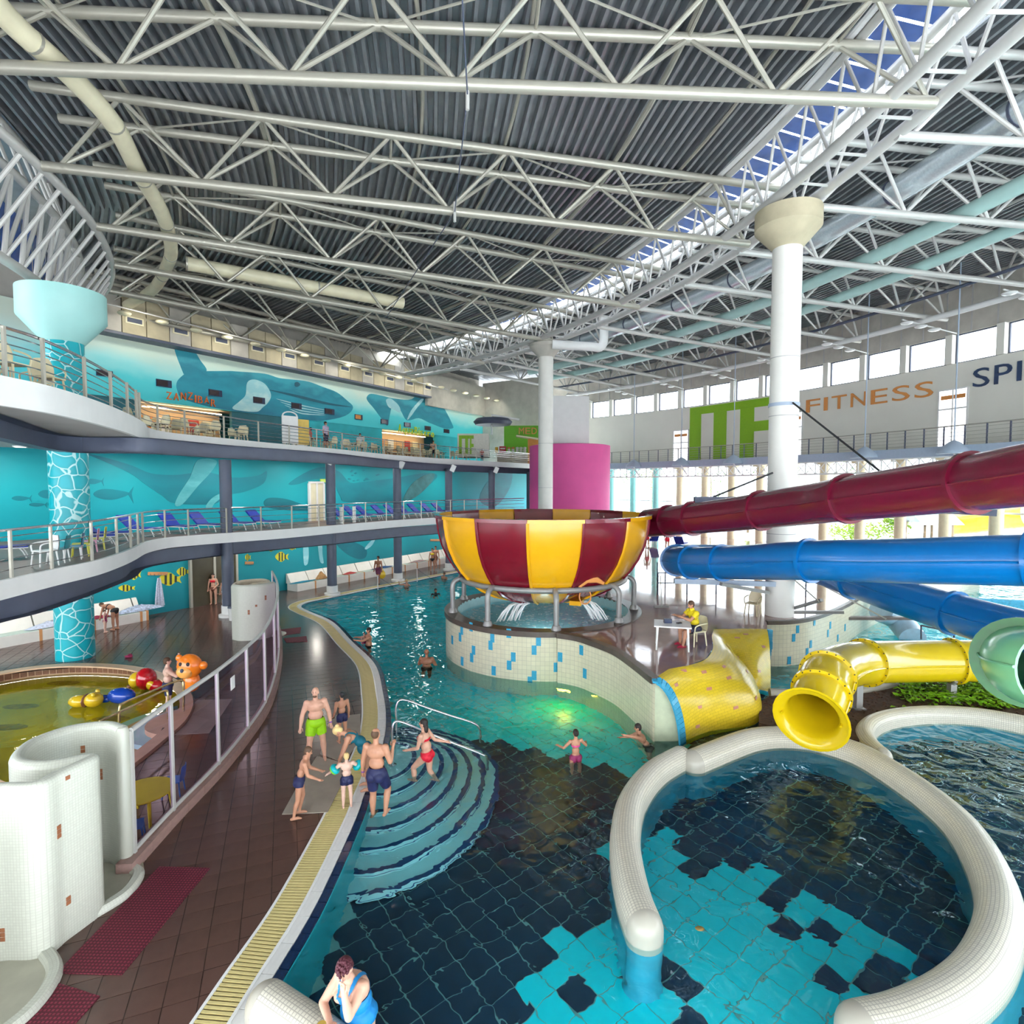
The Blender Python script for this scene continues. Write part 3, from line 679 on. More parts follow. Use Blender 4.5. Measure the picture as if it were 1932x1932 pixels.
# pink tower and white tower
pk = thing('pink_tower', 'pink round stair tower behind the striped bowl', 'tower', (4.75, 46.5, 0))
MB().lathe([(0, 0), (3.3, 0), (3.3, 9.55), (3.1, 9.6), (0, 9.6)], 48, (4.75, 46.5, 0)).build('drum', mat('pink_plaster', (.80, .10, .36), .6, 0, .06, .8), pk)
wt = thing('white_tower', 'plain white tower block rising behind the pink drum', 'tower', (5.0, 51, 0))
MB().prism([(3.6, 50.3), (6.9, 50.6), (6.9, 53.5), (3.6, 53.5)], 0, 14.3).build('block', M_white, wt)

# ================================================================== pool edge
WE_PX = [(430, 2030), (527, 1858), (614, 1706), (683, 1550), (700, 1500), (722, 1440), (736, 1390), (738, 1350), (732, 1309), (715, 1252), (672, 1210), (633, 1172), (590, 1153), (574, 1144), (584, 1137), (607, 1132), (646, 1124), (710, 1111), (788, 1096), (853, 1083), (960, 1066)]
ZWAT = -.06
we = smooth_path([G(u, v, 0) for u, v in WE_PX], 6)
e_navy = offset(we, .14); e_white = offset(we, .34); e_gut = offset(we, .78)
def strip(mb, pa, pb, z): return mb.grid([[Vector((p.x, p.y, z)) for p in pa], [Vector((p.x, p.y, z)) for p in pb]])
# deck floor: everything on the mural side of the gutter
pool_c = [Vector((-2, 14, 0))]
M_floor = mat('brown_wet_grout', (.055, .030, .025), .22, 0, .25, .7, .05, 8)
M_floor_t = mat('brown_wet_tile', (.115, .060, .048), .20, 0, .22, .5, .06, 5)
deck_poly = [(p.x, p.y) for p in e_gut] + [(14, 60), (-18, 62), (-42, 30), (-34, -2), (-6, -2)]
KPX = [(0, 1270), (80, 1258), (160, 1254), (250, 1259), (310, 1274), (348, 1296), (365, 1325), (352, 1360), (315, 1395), (260, 1440), (200, 1480), (80, 1520), (-60, 1480), (-160, 1400), (-140, 1320), (-60, 1285)]
kp = [G(u, v, .02) for u, v in KPX]
def poly_floor(outer, hole, z):
    bm = bmesh.new()
    def ring(pts):
        vs_ = [bm.verts.new((p[0], p[1], z)) for p in pts]; return [bm.edges.new((vs_[i], vs_[(i + 1) % len(vs_)])) for i in range(len(vs_))]
    ed = ring(outer) + (ring(hole) if hole else [])
    bmesh.ops.triangle_fill(bm, use_beauty=True, edges=ed)
    bm.normal_update()
    for f_ in bm.faces:
        if f_.normal.z < 0: f_.normal_flip()
    me = bpy.data.meshes.new('floor'); bm.to_mesh(me); bm.free(); return me
kps = smooth_path(kp, 4, True)
fme = poly_floor([(p[0], p[1]) for p in deck_poly], [(p.x, p.y) for p in kps], 0.0); fme.materials.append(M_floor)
floor = link('floor', fme); floor['kind'] = 'structure'; floor['label'] = 'wet brown tiled pool deck'
# individual floor tiles near the camera
def inside(p, poly):
    c = False; n = len(poly); j = n - 1
    for i in range(n):
        if (poly[i][1] > p[1]) != (poly[j][1] > p[1]) and p[0] < (poly[j][0] - poly[i][0]) * (p[1] - poly[i][1]) / (poly[j][1] - poly[i][1]) + poly[i][0]: c = not c
        j = i
    return c
def pixv(p):
    y = p.y * cp - (p.z - HC) * sp_; up_ = p.y * sp_ + (p.z - HC) * cp
    return 966 + F_PX * p.x / y, 966 - F_PX * up_ / y
ts = .40; ca, sa = math.cos(R(22)), math.sin(R(22)); tiles = []
gut2 = [(p.x, p.y) for p in offset(we, .80)] + [(14, 60), (-18, 62), (-42, 30), (-34, -2), (-6, -2)]; kpl = [(p.x, p.y) for p in offset(kps, -.5, True)]
for i in range(-90, 60):
    for j in range(-10, 110):
        x, y = i * ts, j * ts; q = Vector((x * ca - y * sa - 4, x * sa + y * ca, 0))
        if q.y < 5 or q.y > 33 or q.x < -24: continue
        u, v = pixv(q)
        if u < -120 or u > 800 or v > 2050: continue
        cs = [(q.x + (dx * ca - dy * sa) * ts / 2, q.y + (dx * sa + dy * ca) * ts / 2) for dx, dy in ((-1, -1), (1, -1), (1, 1), (-1, 1))]
        nin = sum(inside(c, gut2) for c in cs)
        if nin == 0 or any(inside(c, kpl) for c in cs): continue
        tiles.append((q, cs, nin))
tiles.sort(key=lambda q: q[0].length)
ang22 = R(22)
e_clip = offset(we, .795)
def clip_tile(q, cs):                      # cut a border tile along the gutter
    k = min(range(1, len(e_clip) - 1), key=lambda i: (e_clip[i] - q).length_squared); a = e_clip[k]
    t = (e_clip[k + 1] - e_clip[k - 1]).normalized(); n_ = Vector((-t.y, t.x)); out = []
    ds = [(c[0] - a.x) * n_.x + (c[1] - a.y) * n_.y for c in cs]
    for i in range(4):
        j = (i + 1) % 4
        if ds[i] >= 0: out.append(cs[i])
        if ds[i] * ds[j] < 0:
            f_ = ds[i] / (ds[i] - ds[j]); out.append((cs[i][0] + (cs[j][0] - cs[i][0]) * f_, cs[i][1] + (cs[j][1] - cs[i][1]) * f_))
    return out
rest = MB()
for idx, (q, cs, nin) in enumerate(tiles):
    if nin == 4:
        if idx < 330: slab('tile', (q.x, q.y, .003), (ts - .012, ts - .012, .01), M_floor_t, floor, ang22)
        else: 
            cc = [(q.x + (c[0] - q.x) * .97, q.y + (c[1] - q.y) * .97, .008) for c in cs]; rest.add(cc, [(0, 1, 2, 3)])
    else:
        pl = clip_tile(q, [(q.x + (c[0] - q.x) * .97, q.y + (c[1] - q.y) * .97) for c in cs])
        if len(pl) > 2: rest.add([(c[0], c[1], .008) for c in pl], [tuple(range(len(pl)))])
o = rest.build('tile_field', M_floor_t, floor, flat=True); o['kind'] = 'stuff'
# gutter grate: cream slats across a channel
M_grate = mat('cream_grate', (.72, .60, .26), .45, 0, .12, 4)
gt = thing('gutter_grate', 'cream slatted gutter grate along the pool edge', 'grate', we[20])
strip(MB(), e_white, e_gut, -.02).build('channel', mat('gutter_shadow', (.16, .13, .06), .6, 0, .2), gt)  # dark ochre bed of the channel
mid = [(a + b) / 2 for a, b in zip(e_white, e_gut)]
rs = resample(mid, .062); nn = normals2(rs); order = []
for p, n_ in zip(rs, nn):
    if p.y > 4.5: order.append((p, n_))
for p, n_ in order[:300]: slab('slat', (p.x, p.y, -.004), (.40, .036, .02), M_grate, gt, math.atan2(n_.y, n_.x))
rest = MB()
for p, n_ in order[300:]: rest.box((p.x, p.y, -.004), (.40, .036, .02), math.atan2(n_.y, n_.x))
o = rest.build('slat_run', M_grate, gt, flat=True); o['kind'] = 'stuff'
for e_, nm in ((e_gut, 'outer'), (e_white, 'inner')):
    MB().sweep(e_, [(-.02, -.03), (-.02, .012), (.02, .012), (.02, -.03)]).build('edge_strip', M_white_g, gt)
# white coping blocks and navy edge tiles, one by one
M_cope = mat('white_coping', (.80, .79, .76), .35, 0, .06, 3)
M_nvt = mat('navy_edge_tile', (.008, .028, .085), .12, 0, .3, 4)
cop = thing('pool_coping', 'white coping with navy edge tiles around the pool', 'coping', we[20])
strip(MB(), we, e_white, -.035).build('bed', mat('tile_bed', (.55, .55, .52), .6), cop)
r1_ = resample([(a + b) / 2 for a, b in zip(e_navy, e_white)], .5); nn = normals2(r1_)
for p, n_ in zip(r1_, nn):
    if p.y > 4: slab('coping_block', (p.x, p.y, -.012), (.19, .49, .03), M_cope, cop, math.atan2(n_.y, n_.x))
r1_ = resample([(a + b) / 2 for a, b in zip(we, e_navy)], .30); nn = normals2(r1_)
for p, n_ in zip(r1_[:290], nn): 
    if p.y > 4: slab('navy_tile', (p.x, p.y, -.02), (.135, .285, .03), M_nvt, cop, math.atan2(n_.y, n_.x))
# pool wall below the edge
M_cyanw = mat('cyan_pool_wall', (.02, .40, .48), .35, 0, .12, 1.5)
struct('pool_wall', MB().sweep(we, [(0, -.03), (0, -1.6)], cap=False), M_cyanw)

# ================================================================== pool floor tiles
ZF = -1.35
M_tdark = mat('navy_floor_tile', (.016, .042, .085), .3, 0, .45, 1.2)
M_tcyan = mat('cyan_floor_tile', (.005, .76, .86), .3, 0, .08, 1.2)
M_grout = mat('pale_grout', (.30, .55, .52), .6, 0, .2, 2)
wpoly = [(p.x, p.y) for p in we] + [(36, 45), (36, 2), (-3, 2)]
pf = link('pool_floor', poly_floor(wpoly, None, ZF)); pf.data.materials.append(M_grout); pf['kind'] = 'structure'
tp = .43; c2, s2 = math.cos(R(38)), math.sin(R(38)); dk = []; cyt = []
def app(q):                                # where a floor point seems to lie through the water surface
    k = (HC - ZWAT); d = (ZWAT - q.z) * .74
    return pixv(Vector((q.x, q.y, ZWAT - d)))
rt = random.Random(3)
for i in range(-72, 105):
    for j in range(-105, 72):
        x, y = i * tp, j * tp; q = Vector((x * c2 - y * s2 + 3, x * s2 + y * c2 + 12, ZF))
        if q.y < 4.5 or q.y > 40 or q.x > 30: continue
        if not inside((q.x, q.y), wpoly): continue
        u, v = app(q)
        if u < 350 or u > 2050 or v > 2040: continue
        # layout read from the photograph: dark basin, bright shallow end, pixelled border
        cyan = (u > 1440 and v < 1335)
        if v < 1420 + max(0, (u - 920)) * .25 and u < 1300: cyan = True
        lim = 1600 + (u - 1200) * .42
        if u > 1160 + rt.uniform(-60, 60) and v > lim + rt.uniform(-45, 45) and u < 1800 + rt.uniform(-40, 40): cyan = True
        if u <= 1200 and v > 1700 + (1200 - u) * .9 + rt.uniform(-60, 60): cyan = True
        if v > 1700 and cyan and rt.random() < .11: cyan = False
        (cyt if cyan else dk).append(q)
a38 = R(38)
for lst, m_ in ((dk, M_tdark), (cyt, M_tcyan)):
    lst.sort(key=lambda q: q.length)
    for q in lst[:150]: slab('tile', (q.x, q.y, ZF + .006), (tp - .022, tp - .022, .016), m_, pf, a38)
    rest = MB()
    for q in lst[150:]:
        h = (tp - .022) / 2; rest.add([(q.x + (dx * c2 - dy * s2) * h, q.y + (dx * s2 + dy * c2) * h, ZF + .014) for dx, dy in ((-1, -1), (1, -1), (1, 1), (-1, 1))], [(0, 1, 2, 3)])
    o = rest.build('tile_field', m_, pf, flat=True); o['kind'] = 'stuff'
M_water = watermat('pool_water', (.78, .98, 1.0), .14, 1.9, .34, rough_x=(7.5, 10.5, .75))
wme = poly_floor(wpoly, None, ZWAT); wme.materials.append(M_water)
o = link('pool_water', wme); tag(o, 'rippled clear water of the main pool', 'water', kind='stuff')
# ================================================================== added lamps brightening the walls under the terraces; wash lamps along the mural
M_dl = mat('downlight_face', (1.0, .95, .85), .4, 0, 0, emit=3.0)
def fill_lamp(p, power, label, group, size=.5, col=(1.0, .95, .86)):
    t = thing('ceiling_downlight', label, 'lamp', p, group); MB().lathe([(0, 0), (.22, 0), (.24, .05), (0, .05)], 18, p).build('housing', M_white_g, t); MB().lathe([(0, -.005), (.18, -.005)], 18, p).build('lens', M_dl, t)
    area('downlight', Vector(p) - Vector((0, 0, .03)), Vector(p) - Vector((0, 0, 1)), size, size, power, col).parent = None
for i in range(8):
    t_ = -4 + i * 4.6; q = WP(t_, Z1 - .56, 1.9); fill_lamp(q, 55, 'round downlight under the lower terrace', 'downlights under the lower terrace')
    q = WP(t_, Z2 - .66, 2.0); fill_lamp(q, 75, 'round downlight under the upper terrace', 'downlights under the upper terrace')
for i in range(8):
    t_ = ta + 2 + i * 5.2; q = WP(t_, 16.0, 3.2, U0); area('mural_wash', q, WP(t_, 12.5, 0, U0), 1.2, .4, 45, (1.0, .96, .84))

# ================================================================== unseen end wall and curved front, added to block light from behind the camera
er_ = Vector((math.cos(R(-27)), math.sin(R(-27)), 0))
struct('wall_rear', MB().prism([P(-27, 12, 0), P(-27, 71, 0), P(-27.4, 71, 0), P(-27.4, 12, 0)], 7.5, 19.2), M_conc, 'end wall of the hall above its glazed doors')
struct('wall_front_end', arcbox(MB(), RW, RW + .5, -27, AW0, 8.5, 18.9), M_conc)
# ================================================================== steps into the pool
A_ = G(735, 1424, 0); M_tread = mat('pale_cyan_tread', (.45, .80, .82), .35, 0, .08, 2); M_cob = mat('cobalt_nosing', (.01, .07, .22), .3, 0, .2, 3)
st = struct('pool_steps', MB().box((A_.x + .2, A_.y, ZF + .02), (.3, .3, .02)), M_tread, 'curved pale steps with cobalt nosings descending into the pool')
for k in range(7):
    rx, rn, rf = .62 + .33 * k, 1.0 + .46 * k, .85 + .30 * k; z = -.14 - .165 * k
    pts = []
    for i in range(0, 33):
        th = -100 + 200 * i / 32; c, s_ = math.cos(R(th)), math.sin(R(th))
        x, y = rx * (max(c, 0) ** 1.15 if c > 0 else max(c, -.2)), (rf if s_ > 0 else rn) * s_
        # the edge of the pool leans, follow it
        pts.append(Vector((A_.x + x + (-.02 * y if y > 0 else .085 * y * 0), A_.y + y, 0)))
    pts = [Vector((p.x + .05 * max(0, -(p.y - A_.y)), p.y, 0)) for p in pts]
    MB().prism(pts, z - .16, z).build('tread', M_tread, st)
    inn = [p.lerp(A_, .0) for p in pts]
    MB().sweep([Vector((p.x, p.y, z)) for p in pts], [(-.01, .012), (.10, .012), (.10, -.004), (-.01, -.1)], cap=False).build('nosing', M_cob, st)
# handrails in the steps
def handrail(pts, feet, label):
    t = thing('pool_handrail', label, 'handrail', feet[0]); MB().tube(smooth_path(pts, 4), .028, 10).build('rail', M_inox, t)
    for f_ in feet: MB().lathe([(0, 0), (.09, 0), (.09, .02), (.04, .04), (0, .04)], 16, f_).build('foot_plate', M_inox, t)
def hr(y0, y1, pu, label):
    f0 = D(*pu[0], y0); a = D(*pu[1], y0); b = D(*pu[2], y0 + .05); c = D(*pu[3], y1 - .08); d = D(*pu[4], y1)
    handrail([f0, f0.lerp(a, .6), a, b, b.lerp(c, .33), b.lerp(c, .66), c, d, Vector((d.x, d.y, -.9))], [Vector((f0.x, f0.y, -.14))], label)
hr(12.75, 13.2, [(741, 1447), (741, 1372), (753, 1361), (912, 1425), (919, 1440)], 'front bent steel handrail standing in the curved pool steps')
hr(14.05, 14.6, [(749, 1400), (747.6, 1334), (760, 1320), (896, 1366), (906, 1385)], 'rear bent steel handrail standing in the curved pool steps')

# ================================================================== rounded white mosaic walls in the water
M_mos = tilemat('white_mosaic', (.70, .66, .55), (.46, .43, .36), .05, .05, .3, 0, .12, .05)
M_mosb = mat('blue_submerged_tile', (.03, .30, .42), .3, 0, .15, 3)
def bolster(label, px, w_=.27, top=.34, z_=.28):
    path = smooth_path([G(u, v, z_) for u, v in px], 6); path = [Vector((p.x, p.y, 0)) for p in path]
    t = thing('mosaic_wall', label, 'pool wall', path[len(path) // 2])
    prof = [(-w_, -.2)] + [(-w_ * math.cos(R(g_)), top - w_ + w_ * math.sin(R(g_))) for g_ in range(0, 181, 15)] + [(w_, -.2)]
    ends = []
    for end, nxt in ((path[0], path[1]), (path[-1], path[-2])):
        d = (end - nxt).normalized(); ends.append((end, d))
    mb = MB(); mb.sweep(path, prof, cap=False)
    b = mb.build('rounded_top', M_mos, t)
    for end, d in ends:      # quarter-ball ends
        cap = MB(); rows = []
        ang = math.atan2(d.y, d.x)
        for i in range(9):
            ph = R(90 * i / 8); rows.append([Vector((end.x + math.cos(ang + R(a)) * w_ * math.cos(ph), end.y + math.sin(ang + R(a)) * w_ * math.cos(ph), top - w_ + w_ * math.sin(ph))) for a in range(-90, 91, 15)])
        rows.insert(0, [Vector((p.x, p.y, -.2)) for p in rows[0]]); cap.grid(rows); cap.build('rounded_end', M_mos, t)
        MB().lathe([(w_ - .005, -1.34), (w_ - .005, -.19)], 24, (end.x, end.y, 0)).build('submerged_end', M_mosb, t)
    MB().sweep(path, [(-w_, -1.34), (-w_, -.19), (w_, -.19), (w_, -1.34)], cap=False).build('submerged_wall', M_mosb, t)
    return t
bolster('white mosaic pool wall curving from the yellow slope, free rounded end', [(1216, 1722), (1197, 1672), (1183, 1608), (1180, 1557), (1190, 1501), (1216, 1460), (1246, 1434), (1284, 1414)])
bolster('long white mosaic pool wall sweeping around the yellow tube landing pool', [(1310, 1420), (1384, 1391), (1423, 1380), (1470, 1376), (1530, 1381), (1591, 1397), (1638, 1415), (1703, 1453), (1772, 1501), (1823, 1548), (1862, 1608), (1886, 1673), (1882, 1738), (1849, 1803), (1789, 1854), (1703, 1893), (1630, 1910)], .30)
bolster('white mosaic rim of the pool beside the planted bed', [(2080, 1385), (1932, 1355), (1840, 1340), (1758, 1336), (1689, 1342), (1648, 1354), (1632, 1372), (1641, 1394), (1664, 1415)], .22)
bolster('short white mosaic wall beside the leaning woman', [(505, 1868), (540, 1892), (590, 1926), (640, 1965)], .26, .36, .3)
# cyan tiles let into the rims
tt = thing('swim_float', 'small orange fish shaped pool toy near the floor of the landing pool', 'toy', G(1320, 1755, -.3)); MB().ball(G(1320, 1755, -.12), (.07, .05, .03), 10, 6).build('body', M_orange, tt)

# ================================================================== platform with the splash pool
BC = Vector((1.19, 21.94, 0)); RIN, ROUT = 3.32, 3.78
M_plat = mat('wet_platform_tile', (.34, .21, .18), .06, 0, .18, .8, .04, 3)
M_wt = tilemat('pale_wall_tile', (.72, .67, .48), (.52, .48, .36), .15, .15, .25, 0, .035, .04)
M_btile = mat('blue_accent_tile', (.05, .36, .56), .2, 0, .25, 8)
M_kerb = mat('dark_kerb', (.10, .075, .06), .35, 0, .2, 4)
fe_px = [(1052, 1196), (1085, 1201), (1110, 1208), (1160, 1227), (1200, 1254), (1228, 1276)]
fe = smooth_path([G(u, v, ZP) for u, v in fe_px + [(1236, 1281)]], 5)
T_px = [(1234, 1280), (1262, 1262), (1300, 1255), (1332, 1243), (1345, 1222), (1343, 1200), (1347, 1187), (1400, 1186), (1447, 1187)]
wt_px = [(1447, 1173), (1490, 1172), (1530, 1166), (1570, 1153), (1598, 1140), (1640, 1118), (1720, 1090), (1850, 1065)]
Tw = [G(u, v, ZP) for u, v in T_px]; ww = smooth_path([G(u, v, ZP) for u, v in wt_px], 5)
outer = fe + Tw + ww + [P(a, RW - .05, ZP) for a in range(16, 46, 2)] + [Vector((6, 58, ZP)), Vector((3.4, 46, ZP)), Vector((2.6, 36, ZP)), Vector((-.6, 29, ZP))]
a0_ = math.degrees(math.atan2(fe[0].y - BC.y, fe[0].x - BC.x))
outer += [BC + Vector((ROUT * math.cos(R(a)), ROUT * math.sin(R(a)), ZP)) for a in range(130, int(360 + a0_) - 3, 6)]
hole = [BC + Vector((RIN * math.cos(R(a)), RIN * math.sin(R(a)), ZP)) for a in range(0, 360, 8)]
pm = poly_floor([(p.x, p.y) for p in outer], [(p.x, p.y) for p in hole], ZP); pm.materials.append(M_plat)
o = link('floor_platform', pm); o['kind'] = 'structure'; o['label'] = 'wet reddish platform floor around the striped bowl'
sw = struct('wall_platform', MB().lathe([(ROUT, -1.34), (ROUT, ZP)], 72, BC, 100, 330), M_wt, 'round pale tiled wall of the splash pool with blue accent tiles')
MB().sweep([Vector((p.x, p.y, 0)) for p in fe], [(0, -1.34), (0, ZP)], cap=False).build('tiled_face', M_wt, sw)
MB().sweep([Vector((p.x, p.y, 0)) for p in fe], [(-.10, ZP - .12), (-.10, ZP + .05), (.12, ZP + .05), (.12, ZP - .12)]).build('kerb', M_kerb, sw)
MB().lathe([(RIN, ZP - .02), (RIN, ZP + .04), (ROUT + .05, ZP + .04), (ROUT + .05, ZP - .14), (ROUT, ZP - .14)], 72, BC).build('kerb_ring', M_kerb, sw)
def acc(u, v):                        # accent tile on the round wall at a pixel
    q = ray(u, v); a = q.x**2 + q.y**2; b = -2 * (BC.x * q.x + BC.y * q.y); c = BC.x**2 + BC.y**2 - (ROUT + .005)**2; dsc = b * b - 4 * a * c
    if dsc < 0: return None
    t = (-b - math.sqrt(dsc)) / (2 * a); p = q * t + Vector((0, 0, HC)); return p, math.atan2(p.y - BC.y, p.x - BC.x)
for (x, y) in ((575, 1095), (562, 1150), (585, 1335), (728, 1235), (698, 1295), (880, 1185), (912, 1120), (880, 1370), (438, 1185), (425, 1240), (352, 1040), (340, 1090), (1040, 1310), (1068, 1250), (695, 1062), (420, 1015), (850, 1412), (355, 1265), (283, 1110)):
    r_ = acc(780 + x / 3.864, 920 + y / 3.864)
    if r_: slab('blue_tile', r_[0], (.012, .16, .31), M_btile, sw, r_[1])
for (x, y) in ((1225, 1185), (1250, 1355), (1070, 1235)):
    u, v = 780 + x / 3.864, 920 + y / 3.864
    k = min(range(1, len(fe)), key=lambda i: abs(pixv(Vector((fe[i].x, fe[i].y, .7)))[0] - u)); a, b = fe[k - 1], fe[k]; d = (b - a).normalized()
    p = onwall(u, v, (a.x, a.y), (d.x, d.y)); slab('blue_tile', p + Vector((-d.y, d.x, 0)) * -.006, (.16, .012, .31), M_btile, sw, math.atan2(d.y, d.x))
# splash pool basin
MB().lathe([(RIN, ZP + .02), (RIN, .85), (0, .85)], 64, BC).build('basin', mat('pale_cyan_basin', (.52, .80, .82), .3, 0, .06), sw)
M_water2 = watermat('splash_water', (.75, .95, 1.0), .6, 5.0, .08)
o = link('splash_water', poly_floor([(BC.x + (RIN - .01) * math.cos(R(a)), BC.y + (RIN - .01) * math.sin(R(a))) for a in range(0, 360, 6)], None, 1.22)); o.data.materials.append(M_water2); tag(o, 'churned turquoise water in the splash pool below the bowl', 'water', kind='stuff')
M_foam = mat('white_foam', (.93, .96, .97), .5, 0, .05, 20, .3, 40)
def stream(label, u, v, y, ang, hgt, n=16):
    t = thing('water_stream', label, 'water', D(u, v, y)); top = D(u, v, y); rr = random.Random(u)
    for i in range(n):
        s0 = top + Vector((rr.uniform(-.28, .28), rr.uniform(-.1, .1), 0)); dv = Vector((math.cos(ang), math.sin(ang), 0)) * rr.uniform(.3, .75)
        pts = [s0 + dv * q + Vector((0, 0, -hgt * q * q)) for q in (0, .35, .7, 1)]
        MB().tube(pts, [.012, .022, .03, .02], 5).build('jet', M_foam, t)
    return t
stream('white water jet falling from under the bowl on the entrance side', 985, 1138, 20.6, R(200), .62)
stream('white water jet falling from the bowl outlet hoop', 1100, 1134, 20.2, R(-20), .62)
fm = MB(); rr = random.Random(11)
for i in range(320):
    a, r_ = rr.uniform(0, 6.283), RIN * math.sqrt(rr.random()) * .97; fm.ball((BC.x + r_ * math.cos(a), BC.y + r_ * math.sin(a), 1.225), (rr.uniform(.02, .10), rr.uniform(.02, .07), .012), 6, 4)
o = fm.build('splash_foam', M_foam); tag(o, 'white foam flecks floating on the splash pool', 'foam', kind='stuff')

# ================================================================== striped bowl
M_by = mat('bowl_yellow', (.86, .43, .008), .22, 0, .04, 2, coat=.3); M_br = mat('bowl_red', (.20, .006, .018), .22, 0, .08, 2, coat=.3)
M_tubeg = mat('grey_support_tube', (.30, .29, .28), .4, .3, .1, 3)
bowl = thing('bowl_slide', 'large yellow and dark red striped slide bowl on grey legs', 'water slide', BC + Vector((0, 0, ZP)))
bp_ = [(4.08, 5.22), (4.06, 4.95), (4.0, 4.55), (3.88, 4.1), (3.68, 3.65), (3.42, 3.25), (3.08, 2.85), (2.65, 2.5), (2.1, 2.22), (1.4, 2.02), (.55, 1.95)]
ax = math.degrees(math.atan2(-BC.y, -BC.x)); NP = 14
for k in range(NP):
    b0 = ax - 6.7 + 360 / NP * k; b1 = b0 + 360 / NP; m_ = M_by if k % 2 == 0 else M_br
    mb = MB(); out_ = bp_; inn = [(max(.3, r_ - .07), z + .03) for r_, z in bp_]
    g_ = .25
    prof = out_ + inn[::-1] + [out_[0]]
    mb.lathe(prof, 6, BC, b0 + g_, b1 - g_)
    pn = mb.build('bowl_panel', m_, bowl)
    # rolled rim and raised side flange
    MB().lathe([(4.04, 5.16), (4.2, 5.16), (4.2, 5.28), (4.0, 5.28), (4.0, 5.16)], 6, BC, b0 + .1, b1 - .1).build('rim', m_, pn)
    MB().tube([BC + Vector(((r_ + .03) * math.cos(R(b0)), (r_ + .03) * math.sin(R(b0)), z)) for r_, z in bp_], .055, 6).build('joint_flange', m_, pn)
ring = [BC + Vector((3.2 * math.cos(R(a)), 3.2 * math.sin(R(a)), 2.83)) for a in range(0, 360, 6)]
MB().tube(ring, .10, 10, closed=True).build('support_ring', M_tubeg, bowl)
for u, v in ((852, 1155), (914, 1182), (1050, 1190), (1168, 1174), (1198, 1149), (1143, 1127), (882, 1131), (1020, 1118)):
    f_ = G(u, v, ZP + .04); d = (f_ - BC); d.z = 0; d.normalize(); f_ = BC + d * 3.55 + Vector((0, 0, ZP + .04)); 
    MB().tube(smooth_path([f_, f_ + Vector((0, 0, .6)), f_ + Vector((0, 0, 1.0)), f_ - d * .12 + Vector((0, 0, 1.2)), f_ - d * .35 + Vector((0, 0, 1.27))], 4), .095, 10).build('leg', M_tubeg, bowl)
    MB().lathe([(0, 0), (.17, 0), (.17, .03), (.12, .16), (0, .16)], 14, f_).build('foot', M_tubeg, bowl)
    # bracing wires between ring and leg
hoop = D(1104, 1120, 19.2)
MB().tube([hoop + Vector((.20 * math.cos(R(a)), 0, .26 * math.sin(R(a)) - .1)) for a in range(0, 360, 20)], .025, 6, closed=True).build('outlet_hoop', M_orange, bowl)
ob = D(1120, 1100, 19.0); MB().tube([ob + Vector((-.5, 0, -.15)), ob + Vector((-.25, -.02, .10)), ob + Vector((.1, -.02, .12)), ob + Vector((.35, 0, -.02))], [.05, .11, .11, .05], 8).build('outlet_lip', M_orange, bowl)
MB().box(D(1088, 1136, 20.0), (.42, .5, .16), R(-20)).build('outlet_spout', M_by, bowl)

# ================================================================== yellow slope of the platform
M_ytile = tilemat('yellow_slope_tile', (.80, .58, .03), (.52, .36, .02), .16, .08, .22, .5, .04, .05)
B_px = [(1292, 1416, -.3), (1340, 1397, -.3), (1395, 1382, -.2), (1434, 1358, 0), (1434, 1328, .1), (1408, 1306, .2), (1400, 1296, .25), (1428, 1300, .25), (1454, 1306, -.1)]
Bw = [G(*q) for q in B_px]
Ts, Bs = smooth_path(Tw, 5), smooth_path(Bw, 5)
rows = []; uvr = []; L = 0
for i, (t_, b_) in enumerate(zip(Ts, Bs)):
    if i: L += ((t_ - Ts[i-1]).length + (b_ - Bs[i-1]).length) / 2
    row = []; ur = []; l2 = 0
    for k in range(13):
        th = R(90 * k / 12); sx_ = math.sin(th); vz = 1 - math.cos(th)
        p = Vector((t_.x + (b_.x - t_.x) * sx_, t_.y + (b_.y - t_.y) * sx_, t_.z + (b_.z - t_.z) * vz))
        if row: l2 += (p - row[-1]).length
        row.append(p); ur.append((L, l2))
    rows.append(row); uvr.append(ur)
ys = struct('yellow_slope', MB().grid(rows, False, uvr), M_ytile, 'rounded yellow tiled slope below the lifeguard platform', sharp=60)
M_pinkt = mat('pink_accent_tile', (.62, .26, .16), .3, 0, .15, 6)
def accent_on(rows, i, k, m_, par, w_=.16, h_=.08):
    p = rows[i][k]; du = (rows[i + 1][k] - p).normalized(); dv = (rows[i][k + 1] - p).normalized(); n_ = du.cross(dv).normalized(); dv = n_.cross(du)
    o = slab('accent_tile', p, (w_, h_, .01), m_, par); o.rotation_mode = 'QUATERNION'; o.rotation_quaternion = Matrix((du, dv, n_)).transposed().to_quaternion()
for i, k in ((2, 4), (4, 8), (6, 2), (7, 6), (9, 3), (10, 9), (12, 5), (14, 3), (15, 9), (18, 6), (26, 4), (30, 7), (33, 3), (36, 9), (38, 5), (35, 2), (31, 10), (3, 10)): 
    accent_on(rows, i, k, M_pinkt, ys)
